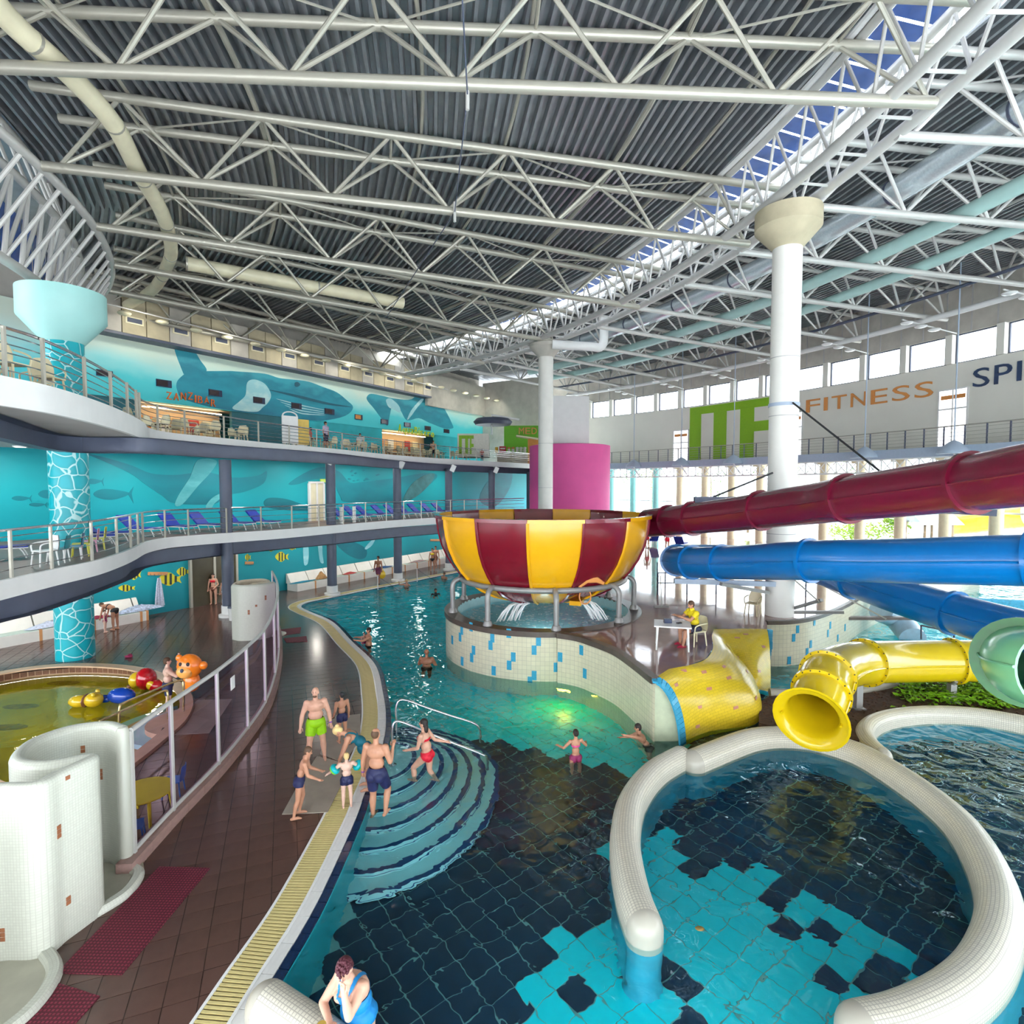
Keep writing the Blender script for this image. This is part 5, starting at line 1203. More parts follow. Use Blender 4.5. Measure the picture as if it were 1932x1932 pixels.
for k in range(26): 
    u, v = 655 + rr.uniform(0, 60), 890 + rr.gauss(0, 7) + (k % 3) * 14
    wall_shape('painted_minnow', [(u, v), (u + 3, v - 1.3), (u + 7, v), (u + 3, v + 1.3)], W0, M_wh2, WL_, .1, .014, False, zmax=z8)
M_fy = mat('fish_yellow', (.72, .66, .03), .5, 0, .1); M_fk = mat('fish_black', (.03, .05, .04), .5, 0, .2)
for (u0, u1, v0, v1) in ((168, 210, 1085, 1116), (241, 266, 1074, 1094), (223, 255, 1103, 1116), (299, 342, 1080, 1105), (333, 357, 1070, 1087), (519, 544, 1041, 1060), (462, 473, 1045, 1058), (100, 112, 1105, 1117), (507, 516, 1034, 1041), (545, 558, 1030, 1038)):
    L, H_ = u1 - u0, v1 - v0; c = (v0 + v1) / 2
    f_ = wall_shape('painted_fish', [(u0, c), (u0 + L * .2, v0 + H_ * .15), (u0 + L * .5, v0), (u0 + L * .8, c - H_ * .18), (u1, c - H_ * .3), (u0 + L * .93, c), (u1, c + H_ * .3), (u0 + L * .8, c + H_ * .18), (u0 + L * .5, v1), (u0 + L * .2, v1 - H_ * .15)], W0, M_fy, WL_, .1)
    for k in (.26, .48, .70):
        hh = H_ * (.42 if k < .6 else .24); wall_shape('stripe', [(u0 + L * k, c - hh), (u0 + L * (k + .1), c - hh), (u0 + L * (k + .1), c + hh), (u0 + L * k, c + hh)], W0, M_fk, f_, .1, .02, False)
# small windows in the upper mural
M_darkg = mat('dark_window', (.05, .035, .04), .15, 0, .2)
for k, (u0, u1, v0, v1) in enumerate(((181, 212, 697, 712), (294, 323, 715, 732), (393, 418, 734, 749), (477, 499, 748, 763), (549, 568, 759, 773), (612, 630, 770, 783), (669, 683, 781, 793), (718, 731, 790, 801), (762, 774, 796, 807), (801, 812, 803, 813), (837, 847, 809, 818))):
    a = onwall(u0, v0, U0, DW); b = onwall(u1, v1, U0, DW); c = (a + b) / 2; wd = (Vector((b.x - a.x, b.y - a.y))).length; h = abs(a.z - onwall(u0, v0 + (v1 - v0) * .8, U0, DW).z); nwin += 1
    ang = math.atan2(DW.y, DW.x); wn = thing('window_%d' % nwin, 'w', None, c); del wn['label']; wn['kind'] = 'structure'
    MB().box(c - Vector((-NW.x, -NW.y, 0)) * -.03, (wd, .1, h), ang).build('window_frame', M_navy, wn); MB().box(c - Vector((-NW.x, -NW.y, 0)) * -.07 + Vector((DW.x, DW.y, 0)) * -.12 * wd, (wd * .72, .06, h * .75), ang).build('pane', M_darkg if k not in (6,) else M_orange, wn)
# signs on the mural
def sign(word, u0, vb0, u1, vb1, hpx, m_, label, wob=0.0, off=.25):
    a = onwall(u0, vb0, U0, DW); b = onwall(u1, vb1, U0, DW); t = thing('wall_sign', label, 'sign', a); n = len(word); tt_ = onwall(u0, vb0 - hpx, U0, DW).z - a.z
    wts = [.42 if c in 'Ii' else 1.0 for c in word]; cum = [sum(wts[:i]) / sum(wts) for i in range(n)]; n = sum(wts)
    for i, c in enumerate(word):
        p = a.lerp(b, cum[i]) + Vector((-NW.x, -NW.y, 0)) * off + Vector((0, 0, rr.uniform(-wob, wob))); wd = (b - a).length / n * .72
        low = c in 'aqustro'; h = tt_ * (.66 if low else 1); dz = -tt_ * .28 if c == 'q' else 0
        if c == 'i': wd *= .3
        if c == 'I': wd *= .28
        place_glyph('letter', glyph_mesh(c, m_, .08), p + Vector((0, 0, dz)), (b - a), wd, h + (tt_ * .2 if c == 'q' else 0), t)
M_zan = mat('orange_letter', (.80, .16, .02), .4, 0, .1); M_lime = mat('lime_letter', (.62, .78, .02), .4, 0, .1)
sign('ZANZIBÁR', 310, 750, 406, 766, 14, M_zan, 'uneven orange ZANZIBAR lettering on the mural', .12)
sign('AquaBistro', 748, 815, 817, 826, 15, M_lime, 'lime green AquaBistro lettering above the snack bar', 0)

# ================================================================== long benches, doors
M_bench = mat('white_bench_tile', (.80, .78, .72), .35, 0, .05, 3); M_bst = mat('orange_bench_strip', (.62, .30, .12), .5, 0, .1); M_bseat = mat('pale_green_seat', (.50, .62, .56), .35, 0, .1, 2)
def BPt(t, off, z): q = B0 + DW * t + NW * off; return Vector((q.x, q.y, z))
def bench(label, t0, t1, step):
    b = thing('wall_bench', label, 'bench', BPt(t0, .5, 0)); t = t0
    while t < t1 - .1:
        e = min(t + step, t1)
        def pr(off0, off1, z0, z1, nm, m_): MB().prism([BPt(t + .03, off0, 0), BPt(e - .03, off0, 0), BPt(e - .03, off1, 0), BPt(t + .03, off1, 0)], z0, z1).build(nm, m_, b)
        pr(0, .95, 0, .44, 'seat_block', M_bench); pr(.03, .62, .44, .46, 'seat_top', M_bseat)
        MB().add([BPt(t + .03, .60, .46), BPt(e - .03, .60, .46), BPt(e - .03, .95, 1.0), BPt(t + .03, .95, 1.0), BPt(t + .03, 1.05, .4), BPt(e - .03, 1.05, .4), BPt(e - .03, 1.05, 1.0), BPt(t + .03, 1.05, 1.0)], [(0, 1, 2, 3), (3, 2, 6, 7), (0, 3, 7, 4), (1, 5, 6, 2)]).build('backrest', M_bench, b)
        MB().prism([BPt(e - .05, -.012, 0), BPt(e + .05, -.012, 0), BPt(e + .05, .6, 0), BPt(e - .05, .6, 0)], .0, .47).build('strip', M_bst, b)
        t = e
    return b
def tb_(u, v): q = G(u, v, 0); return (Vector((q.x, q.y)) - B0).dot(DW)
bench('long white tiled bench with orange strips behind the paddling pool', -12, tb_(280, 1171), 1.9)
bench('long white tiled bench with orange strips along the far pool deck', tb_(563, 1117), 30.5, 1.35)
def wdoor(n_, u0, u1, vtop, z0, o, m_, leaf, off=.02):
    a = onwall(u0, 900, o, DW); b = onwall(u1, 900, o, DW); t0 = (Vector((a.x, a.y)) - o).dot(DW); t1 = (Vector((b.x, b.y)) - o).dot(DW); h = onwall(u0, vtop, o, DW).z
    d = thing('door_%d' % n_, 'd', None, WP(t0, z0, 0, o)); del d['label']; d['kind'] = 'structure'
    MB().prism([WP(t0, 0, off + .10, o), WP(t1, 0, off + .10, o), WP(t1, 0, off, o), WP(t0, 0, off, o)], z0, h).build('door_leaf', leaf, d)
    for t in (t0, (t0 + t1) / 2, t1): MB().prism([WP(t - .06, 0, off + .16, o), WP(t + .06, 0, off + .16, o), WP(t + .06, 0, off, o), WP(t - .06, 0, off, o)], z0, h).build('door_post', m_, d)
    MB().prism([WP(t0, 0, off + .16, o), WP(t1, 0, off + .16, o), WP(t1, 0, off, o), WP(t0, 0, off, o)], h, h + .12).build('door_head', m_, d)
    return d
wdoor(4, 352, 440, 1046, 0, W0, M_steel, mat('dark_doorway', (.07, .06, .035), .25, 0, .3, 1))
wdoor(5, 581, 608, 912, Z1, W0, M_white, M_cream)
t = thing('exit_sign', 'small green exit sign over the white terrace door', 'sign', onwall(608, 906, W0, DW)); q = onwall(609, 907, W0, DW); MB().box(q + Vector((-NW.x, -NW.y, 0)) * .08, (.5, .1, .22), math.atan2(DW.y, DW.x)).build('panel', mat('exit_green', (.45, .62, .10), .4, emit=.3), t)
for k, (u0, u1, v) in enumerate(((278, 315, 1082), (461, 477, 1062), (811, 830, 1019))):
    a, b = onwall(u0, v, W0, DW), onwall(u1, v, W0, DW); t = thing('coat_rack', 'orange row of coat hooks on the mural ' + ('above the towel' if k == 0 else 'beside the entrance doors' if k == 1 else 'at the far bench end'), 'coat rack', a)
    MB().beam(a + Vector((-NW.x, -NW.y, 0)) * .06, b + Vector((-NW.x, -NW.y, 0)) * .06, .05, .16).build('board', M_bst, t)
    for i in range(5): bar('hook', a.lerp(b, (i + .5) / 5) + Vector((-NW.x, -NW.y, 0)) * .06, a.lerp(b, (i + .5) / 5) + Vector((-NW.x, -NW.y, -.6)) * .14, .015, M_inox, t, 6)
# towel hanging
M_tow = mat('striped_towel', (.55, .60, .74), .9, 0, .25, 14)
q = onwall(298, 1090, W0, DW); t = thing('hanging_towel', 'pale blue bath towel hanging on the mural hooks', 'towel', q); rows = []
for i in range(8):
    z = q.z - i * .26; wd = .16 + .34 * (i / 7) ** .8; rows.append([q + Vector((DW.x, DW.y, 0)) * (wd * (k / 8 - .5)) + Vector((-NW.x, -NW.y, 0)) * (.10 + .05 * math.sin(k * 2.3)) + Vector((0, 0, -i * .2)) for k in range(9)])
MB().grid(rows).build('cloth', M_tow, t)
def heap(name, label, u, v, z, m_, sx, sy, sz, cat='towel', seed=1):
    q = G(u, v, z); q = BPt((Vector((q.x, q.y)) - B0).dot(DW), .31, z + .003); sy = min(sy, .24); ex, ey = Vector((DW.x, DW.y, 0)), Vector((NW.x, NW.y, 0)); rg = random.Random(seed); t = thing(name, label, cat, q); mb = MB(); rows = []
    for i in range(9):
        r_ = i / 8; rows.append([q + ex * (sx * r_ * math.cos(2 * math.pi * k / 16) * (1 + rg.uniform(-.12, .12))) + ey * (sy * r_ * math.sin(2 * math.pi * k / 16) * (1 + rg.uniform(-.12, .12))) + Vector((0, 0, max(.01, sz * (1 - r_ ** 1.6) + rg.uniform(-.5, .5) * sz * .4 * (1 - r_)))) for k in range(16)])
    mb.grid(rows, True); mb.build('cloth', m_, t); return t
heap('towel_heap', 'crumpled pale towels lying on the bench by the turquoise column', 85, 1178, .47, M_tow, .9, .45, .22, seed=2)
heap('towel_heap', 'blue and white towels piled on the bench end below the hooks', 250, 1150, .47, mat('blue_check_towel', (.40, .48, .66), .9, 0, .6, 9), 1.2, .5, .26, seed=3)
heap('towel_heap', 'dark red towel draped on the bench beside the bending woman', 180, 1165, .47, mat('wine_towel', (.30, .03, .07), .9, 0, .2), .55, .3, .1, seed=4)
heap('towel_heap', 'teal towel spread on the far bench', 556, 1096, .47, mat('teal_towel', (.02, .22, .34), .9, 0, .2), 1.0, .4, .06, seed=5)
heap('beach_bag', 'brown woven beach bag lying on the far bench', 592, 1090, .47, mat('straw_bag', (.42, .24, .10), .9, 0, .4, 14), .40, .4, .42, 'bag', 6)
heap('towel_heap', 'small red towel heap on the far bench behind the slate column', 648, 1081, .47, mat('red_towel', (.45, .06, .06), .9, 0, .4), .6, .3, .12, seed=7)
heap('towel_heap', 'dark blue towels on the far bench near the walking man', 725, 1072, .47, mat('navy_towel', (.03, .09, .24), .9, 0, .3), 1.1, .4, .12, seed=8)
heap('towel_heap', 'mixed towels on the far end of the long bench', 780, 1059, .47, mat('grey_red_towel', (.34, .24, .24), .9, 0, .6, 6), 1.0, .4, .12, seed=9)
# ================================================================== loungers
M_lb = mat('blue_lounger_fabric', (.005, .03, .34), .6, 0, .2, 5)
def make_lounger():
    t = thing('sun_lounger', 'blue sun lounger with white legs on the lower terrace', 'sun lounger', (0, 0, 0), 'blue loungers on the lower terrace')
    def pt(name, mb, m_): o = mb.build(name, m_); o.parent = t; return o
    pt('seat', MB().box((.35, 0, .36), (1.25, .66, .08)), M_lb)
    mb = MB(); mb.box((-.50, 0, .64), (.86, .66, .08), m=Matrix.Rotation(R(42), 3, 'Y')); pt('backrest', mb, M_lb)
    for sx in (-.15, .85):
        for sy in (-.28, .28): pt('leg', MB().tube(smooth_path([(sx - .1, sy, .34), (sx, sy, .2), (sx + .08, sy, 0)], 3), .022, 6), M_white_g)
    pt('frame', MB().tube([(-.25, -.32, .33), (.97, -.32, .33), (.97, .32, .33), (-.25, .32, .33)], .02, 6), M_white_g)
    return t
lg0 = make_lounger(); first = True
def edge_pos(edge, u, z, back):
    p = edge_post(edge, [u], z)[0]; q = edge_post(edge, [min(u + 3, edge[-1][0] - .5)], z)[0]; tg = (q - p).normalized(); n_ = Vector((-tg.y, tg.x, 0)); return p + n_ * back, math.atan2(tg.y, tg.x)
spots = [edge_pos(E1, 8, Z1, 5.2), edge_pos(E1, 60, Z1, 4.6), edge_pos(E1, 150, Z1, 4.2), edge_pos(E1, 205, Z1, 3.2)]
for u0, u1, gap in ((262, 548, 1.35), (688, 880, 1.05)):
    acc_ = 9; prev = None
    for k in range(400):
        u = u0 + (u1 - u0) * k / 399; q = edge_post(E1, [u], Z1)[0]
        if prev is not None: acc_ += (q - prev).length
        prev = q
        if acc_ >= gap: spots.append(edge_pos(E1, u, Z1, 1.75)); acc_ = 0
for p, a in spots:
    p.z = Z1
    if first: lg0.location = p; lg0.rotation_euler = (0, 0, a - 1.25); first = False
    else: dup(lg0, p, a - 1.25 + rr.uniform(-.06, .06))
# ================================================================== chairs and tables
def make_chair(name, label, group, m_, leg_m=None, s=1.0, arms=True):
    t = thing(name, label, 'chair', (0, 0, 0), group); leg_m = leg_m or m_
    def pt(n_, mb, mm): o = mb.build(n_, mm); o.parent = t; return o
    seat = MB(); seat.prism([(-.22 * s, -.22 * s), (.22 * s, -.24 * s), (.22 * s, .24 * s), (-.22 * s, .22 * s)], .42 * s, .45 * s); pt('seat', seat, m_)
    rows = []
    for i in range(6):
        z = (.45 + .40 * i / 5) * s; hw = (.22 + .02 * math.sin(i)) * s * (1 if i < 4 else (.92 if i == 4 else .74)); rows.append([Vector((-.22 * s - .05 * s * i / 5 - .04 * s * (1 - (2 * k / 6 - 1) ** 2), hw * (2 * k / 6 - 1), z)) for k in range(7)])
    bk = [[p - Vector((.025 * s, 0, 0)) for p in r_] for r_ in rows]; mb = MB(); mb.grid(rows + bk[::-1] + [rows[0]]); pt('backrest', mb, m_)
    for sx, sy in ((-1, -1), (-1, 1), (1, -1), (1, 1)): pt('leg', MB().tube([(sx * .19 * s, sy * .19 * s, .43 * s), (sx * .23 * s, sy * .23 * s, 0)], [.024 * s, .018 * s], 7), leg_m)
    if arms:
        for sy in (-1, 1): pt('armrest', MB().tube(smooth_path([(.20 * s, sy * .22 * s, .44 * s), (.20 * s, sy * .25 * s, .60 * s), (.05 * s, sy * .26 * s, .66 * s), (-.22 * s, sy * .24 * s, .68 * s)], 3), .02 * s, 6), m_)
    return t
def make_table(name, label, group, m_, leg_m, w_=.8, d_=.8, h=.73, rnd=False):
    t = thing(name, label, 'table', (0, 0, 0), group)
    def pt(n_, mb, mm): o = mb.build(n_, mm); o.parent = t; return o
    if rnd: pt('table_top', MB().lathe([(0, h - .035), (w_ / 2 - .02, h - .035), (w_ / 2, h - .018), (w_ / 2 - .01, h), (0, h)], 28), m_)
    else: pt('table_top', MB().prism([(-w_/2, -d_/2), (w_/2, -d_/2), (w_/2, d_/2), (-w_/2, d_/2)], h - .035, h), m_)
    for sx, sy in ((-1, -1), (-1, 1), (1, -1), (1, 1)): pt('leg', MB().tube([(sx * (w_/2 - .1) * (.7 if rnd else 1), sy * (d_/2 - .1) * (.7 if rnd else 1), h - .03), (sx * (w_/2 - .07) * (.75 if rnd else 1), sy * (d_/2 - .07) * (.75 if rnd else 1), 0)], [.035, .025], 8), leg_m)
    return t
M_cch = mat('cream_plastic', (.74, .66, .42), .4, 0, .06); M_wch = mat('white_plastic', (.84, .84, .82), .35, 0, .03)
ch0 = make_chair('terrace_chair', 'cream plastic armchair on the upper terrace', 'cream chairs on the upper terrace', M_cch); tb0 = make_table('terrace_table', 'square brown topped table with cream legs on the upper terrace', 'tables on the upper terrace', mat('brown_table', (.20, .11, .07), .4), M_cch)
used_ = []
# boards on the upper terrace
for (u, v0, w_, h, m_, lab, back) in ((570, 800, .9, 1.5, M_wch, 'white menu board with rounded top on the upper terrace', .8), (590, 805, .85, 1.4, mat('yellow_board', (.78, .55, .12), .5), 'yellow poster board on the upper terrace', .75), (621, 808, .9, 1.4, M_wch, 'plain white board on the upper terrace', 2.0)):
    p, a = edge_pos(E2, u, Z2, back); used_.append((Vector((p.x, p.y, Z2)), .3)); t = thing('notice_board', lab, 'board', (p.x, p.y, Z2)); MB().box((p.x, p.y, Z2 + .15 + h / 2), (w_, .06, h), a - .4).build('panel', m_, t)
    for s_ in (-1, 1): bar('foot', (p.x + s_ * w_ * .4 * math.cos(a - .4), p.y + s_ * w_ * .4 * math.sin(a - .4), Z2), (p.x + s_ * w_ * .4 * math.cos(a - .4), p.y + s_ * w_ * .4 * math.sin(a - .4), Z2 + .2), .03, M_steel, t, 6)
    if 'rounded' in lab: MB().tube([Vector((p.x, p.y, Z2 + .15 + h)) + Vector((math.cos(a - .4) * w_ * .45 * math.cos(g_), math.sin(a - .4) * w_ * .45 * math.cos(g_), w_ * .25 * math.sin(g_))) for g_ in [math.pi * k / 8 for k in range(9)]], .04, 6).build('rounded_top', m_, t)
first = True; ft = True
lst = [(8, .6), (40, 1.9), (86, .6), (128, 1.6), (160, .7), (186, 1.3), (300, .9), (318, 1.3), (336, .9), (358, 1.2), (372, 1.8), (388, .9), (402, 1.4), (432, .9), (450, 1.3), (468, 1.7), (484, .9), (500, 1.5), (515, .9), (618, 1.2), (632, 1.6), (655, 1.1), (668, 1.8), (680, 1.1), (700, 1.2), (708, 2.0), (716, 1.3), (738, 1.2), (748, 1.9), (757, 1.2), (770, 2.0), (782, 1.3), (796, 1.8), (806, 1.2), (820, 1.9), (832, 1.3), (842, 2.0), (852, 1.3), (862, 1.9), (880, 1.3), (892, 2.1), (902, 1.3)]
def free_(p, r_): 
    ok_ = all((p - q).length > r_ + w_ for q, w_ in used_)
    if ok_: used_.append((p.copy(), r_))
    return ok_
for i, (u, back) in enumerate(lst):
    p, a = edge_pos(E2, u, Z2, back); p.z = Z2
    for ex_ in range(6):
        if free_(p, .40): break
        p, a = edge_pos(E2, u, Z2, back + .8 * (ex_ + 1)); p.z = Z2
    else: continue
    ra = a + rr.choice((0, math.pi, math.pi / 2, -math.pi / 2)) + rr.uniform(-.4, .4)
    if first: ch0.location = p; ch0.rotation_euler = (0, 0, ra); first = False
    else: dup(ch0, p, ra)
for u, back in ((60, 3.2), (150, 3.4), (345, 1.6), (410, 2.2), (458, 2.2), (498, 2.3), (644, 2.0), (690, 2.0), (727, 2.2), (764, 2.6), (812, 2.6), (847, 2.7), (886, 2.8)):
    p, a = edge_pos(E2, u, Z2, back); p.z = Z2
    for ex_ in range(6):
        if free_(p, .62): break
        p, a = edge_pos(E2, u, Z2, back + .7 * (ex_ + 1)); p.z = Z2
    else: continue
    if ft: tb0.location = p; tb0.rotation_euler = (0, 0, a); ft = False
    else: dup(tb0, p, a)
# kiosks at the far end of the upper terrace
def fbox(name, label, u0, u1, v0, v1, y, dep, m_, cat='kiosk'):
    a, b = D(u0, v0, y), D(u1, v1, y); t = thing(name, label, cat, Vector(((a.x + b.x) / 2, y, b.z))); MB().box(((a.x + b.x) / 2, y + dep / 2, (a.z + b.z) / 2), (b.x - a.x, dep, a.z - b.z)).build('body', m_, t); return t, a, b
kz, a, b = fbox('white_kiosk', 'white kiosk with green ITF logo on the upper terrace', 863, 922, 818, 862, 52, 2.5, mat('pale_kiosk', (.72, .71, .62), .5))
lw = (b.x - a.x)
for (x0, x1, z0, z1) in ((.05, .52, .78, .92), (.05, .14, .12, .78), (.25, .34, .12, .78), (.40, .40 + .05, .12, .78), (.45, .52, .42, .56)):
    MB().box((a.x + lw * (x0 + x1) / 2, 51.97, b.z + (a.z - b.z) * (z0 + z1) / 2), (lw * (x1 - x0), .05, (a.z - b.z) * (z1 - z0))).build('logo_bar', M_green, kz)
gk, a, b = fbox('green_kiosk', 'green fitness bar front with orange MEDA lettering', 951, 1030, 803, 876, 60, 1.0, mat('kiosk_green', (.14, .46, .01), .5, 0, .05))
for i, c in enumerate('MEDA'): place_glyph('letter', glyph_mesh(c, M_orange, .06), (D(979 + i * 12, 819, 59.95)), (1, 0, 0), .55, .68, gk)
bc_, a, b = fbox('bar_counter', 'beige bar counter with red cooler at the end of the upper terrace', 938, 1002, 854, 876, 58, 1.0, mat('beige_counter', (.62, .56, .44), .5), 'counter')
fb2, a, b = fbox('drink_cooler', 'red drinks cooler standing on the beige bar counter', 942, 955, 842, 853.6, 58.1, .5, mat('cooler_red', (.48, .01, .03), .4), 'cooler')
MB().box((a.x + .35, 58.08, (a.z + b.z) / 2 + .08), (.5, .03, .12)).build('label_strip', M_white, fb2)
aw, a, b = fbox('orange_awning', 'orange canopy over the bar at the upper terrace end', 996, 1016, 828, 876, 57.2, .6, mat('awning_orange', (.62, .26, .05), .5), 'canopy'); MB().box((a.x - .1, 57.0, a.z + .1), (2.2, 1.6, .12), m=Matrix.Rotation(R(8), 3, 'Y')).build('canopy', M_cream, aw)
for i, (u, m_) in enumerate(((960, M_orange), (968, M_orange), (976, M_white), (983, M_white), (990, M_white), (937, mat('amber_glass', (.80, .50, .05), .3)))):
    q = D(u, 854, 58.3); t = thing('bar_jar', ['orange topped jar next to the red cooler', 'orange topped jar second from the red cooler', 'white jar beside the orange topped jars', 'white jar in the middle of the bar counter', 'white jar towards the orange canopy', 'amber drinks jar on the near counter end'][i], 'jar', q); MB().lathe([(0, 0), (.16, 0), (.18, .2), (.14, .4), (0, .4)], 14, q).build('jar', M_white_g if i < 5 else m_, t); MB().lathe([(0, .38), (.17, .38), (.17, .55), (0, .6)], 14, q).build('lid', m_, t)
ac = thing('roof_canopy', 'dark round canopy hanging above the kiosks', 'canopy', D(935, 800, 55)); q = D(930, 798, 55); MB().lathe([(0, .4), (1.6, .4), (1.9, .1), (1.7, -.2), (0, -.2)], 28, q).build('disc', M_dark, ac); MB().tube([D(928, 820, 54.6), D(928, 783, 54.6), D(980, 792, 54.6)], .12, 8).build('white_pipe', M_white_g, ac)
# lit bar and counter of the snack restaurants
M_glow = mat('warm_lamp_strip', (1.0, .72, .40), .4, 0, 0, emit=6.0)
for u0, u1, lab in ((285, 430, 'warm strip lamp over the restaurant counter'), (735, 812, 'warm strip lamp over the snack bar counter')):
    t0, t1 = tu(u0), tu(u1); t = thing('strip_lamp', lab, 'lamp', WP(t0, 11.3, -.8, U0)); MB().beam(WP(t0, 11.4, -.8, U0), WP(t1, 11.4, -.8, U0), .35, .06).build('tube', M_glow, t)
    c = thing('snack_counter', 'wooden counter ' + ('of the restaurant under the orange lettering' if u0 < 500 else 'of the snack bar under the lime lettering'), 'counter', WP(t0, 8.5, -.3, U0)); MB().prism([WP(t0 + .5, 0, -.3, U0), WP(t1 - .5, 0, -.3, U0), WP(t1 - .5, 0, -.9, U0), WP(t0 + .5, 0, -.9, U0)], 8.5, 9.5).build('front', mat('counter_wood_%d' % u0, (.42, .22, .09), .5, 0, .3, 4), c); MB().prism([WP(t0 + .4, 0, -.2, U0), WP(t1 - .4, 0, -.2, U0), WP(t1 - .4, 0, -.95, U0), WP(t0 + .4, 0, -.95, U0)], 9.5, 9.56).build('top', M_cream, c)
    for k in range(5):
        tt_ = t0 + (t1 - t0) * (k + .5) / 5; p = thing('menu_panel', 'framed menu panel behind the ' + ('restaurant' if u0 < 500 else 'snack bar') + ' counter', 'sign', WP(tt_, 10.2, -1.5, U0), 'menu panels'); MB().prism([WP(tt_ - .38, 0, -1.52, U0), WP(tt_ + .38, 0, -1.52, U0), WP(tt_ + .38, 0, -1.58, U0), WP(tt_ - .38, 0, -1.58, U0)], 9.9, 10.9).build('panel', [M_orange, M_wch, M_rest, mat('panel_red_%d%d' % (u0, k), (.45, .05, .04), .5), M_cream][k], p)
# lower terrace: children's chairs
M_kb = mat('kid_blue', (.10, .26, .42), .4); M_ky = mat('kid_yellow', (.62, .60, .06), .4); M_kp = mat('kid_pink', (.72, .34, .46), .4); M_kg = mat('kid_teal', (.02, .26, .30), .4)
wc0 = make_chair('plastic_chair', 'white plastic armchair behind the lower terrace railing by the turquoise column', None, M_wch); p, a = edge_pos(E1, 128, Z1, .6); wc0.location = (p.x, p.y, Z1); wc0.rotation_euler = (0, 0, a + 2.6)
for u, back, m_, lab in ((158, .7, M_kg, 'small teal chair with white legs behind the lower terrace railing'), (188, .7, M_kb, 'small blue chair with pale legs behind the lower terrace railing'), (207, .8, M_ky, 'small olive yellow chair behind the lower terrace railing'), (228, .9, M_kp, 'small pink chair behind the lower terrace railing'), (240, .9, mat('kid_lemon', (.70, .66, .12), .4), 'small lemon chair at the bend of the lower terrace railing')):
    c = make_chair('child_chair', lab, None, m_, M_wch if u < 200 else m_, .95, False); p, a = edge_pos(E1, u, Z1, back); c.location = (p.x, p.y, Z1); c.rotation_euler = (0, 0, a + math.pi / 2 + .3)
c = dup(wc0, edge_pos(E1, 4, Z1, .8)[0], 1.0, 'white plastic armchair at the outer end of the lower terrace'); c.location.z = Z1
for u in (25, 640, 656, 680):
    p, a = edge_pos(E1, u, Z1, .5); t = thing('white_post', 'short white post behind the lower terrace railing', 'post', (p.x, p.y, Z1), 'white posts on the lower terrace'); MB().box((p.x, p.y, Z1 + .5), (.14, .14, 1.0), a).build('post', M_wch, t)
# ================================================================== platform furniture
pt_ = make_table('lifeguard_table', 'white square plastic table on the wet platform', None, M_wch, M_wch, 1.05, .85, .73); q = G(1268, 1222, ZP); pt_.location = (q.x, q.y, ZP); pt_.rotation_euler = (0, 0, -.25)
TQ = q.copy()
lc_ = make_chair('lifeguard_chair', 'cream plastic armchair the lifeguard sits on', None, mat('ivory_plastic', (.82, .76, .52), .4)); q = G(1312, 1216, ZP); lc_.location = (q.x, q.y, ZP); lc_.rotation_euler = (0, 0, math.pi + .35); LCQ = q.copy()
bc2 = make_chair('spare_chair', 'beige plastic armchair standing alone beside the tall column', None, mat('beige_plastic', (.66, .56, .36), .4)); q = G(1420, 1160, ZP); bc2.location = (q.x, q.y, ZP); bc2.rotation_euler = (0, 0, -2.3)
q = G(1258, 1182, ZP); t = thing('table_bag', 'small dark bag and phone lying on the lifeguard table', 'bag', (TQ.x - .05, TQ.y + .05, ZP + .73)); MB().box((TQ.x - .12, TQ.y + .08, ZP + .79), (.22, .12, .12)).build('bag', M_navy, t); MB().box((TQ.x + .2, TQ.y, ZP + .745), (.16, .08, .03), .4).build('phone', M_black, t)
t = thing('floor_squeegee', 'floor squeegee with long handle on the wet platform', 'squeegee', G(1248, 1147, ZP)); q = G(1248, 1147, ZP); MB().beam((q.x - .3, q.y, ZP + .05), (q.x + .3, q.y + .05, ZP + .05), .05, .08).build('blade', M_tubeg, t); bar('handle', (q.x, q.y, ZP + .05), (q.x + .08, q.y + .5, ZP + 1.2), .015, M_steel, t, 6)
t = thing('platform_rail', 'low dark rail across the far platform', 'railing', G(1240, 1135, ZP))
for u, v in ((1241, 1122), (1296, 1121), (1351, 1121), (1255, 1098), (1520, 1126), (1240, 1096)): q = G(u, v, ZP); bar('post', (q.x, q.y, ZP), (q.x, q.y, ZP + .95), .03, M_dark, t, 8)
for v0, dz in ((1121, .95), (1121, .5)): bar('rail', G(1241, v0, ZP) + Vector((0, 0, dz)), G(1351, v0, ZP) + Vector((0, 0, dz)), .022, M_dark, t, 6)
t = thing('garden_rail', 'dark handrail beside the far pool behind the yellow tube', 'railing', G(1740, 1215, 0)); bar('post', D(1738, 1206, 20), D(1738, 1180, 20), .03, M_dark, t, 6); bar('rail', D(1738, 1180, 20), D(1862, 1206, 17), .03, M_dark, t, 6); bar('post', D(1800, 1212, 18.4), D(1800, 1193, 18.4), .03, M_dark, t, 6)
# far white slide trough beside the second pool
t = thing('slide_trough', 'pale blue end trough of the far slide', 'water slide', G(1690, 1200, 0)); pa = [G(1662, 1152, 1.0), G(1690, 1165, .6), G(1712, 1190, .2), G(1722, 1205, 0)]; MB().tube(smooth_path(pa, 4), [.5] * 13, 14).build('trough', mat('pale_blue_plastic', (.45, .62, .74), .3), t)
MB().beam(G(1598, 1166, .9), G(1725, 1166, .9), .25, .12).build('ledge', M_kerb, t)
far = struct('far_pool_wall', MB().sweep([G(1597, 1152, 0), G(1660, 1140, 0), G(1760, 1138, 0), G(2000, 1150, 0)], [(0, -1.3), (0, .35), (.3, .35), (.3, -1.3)]), M_btile)
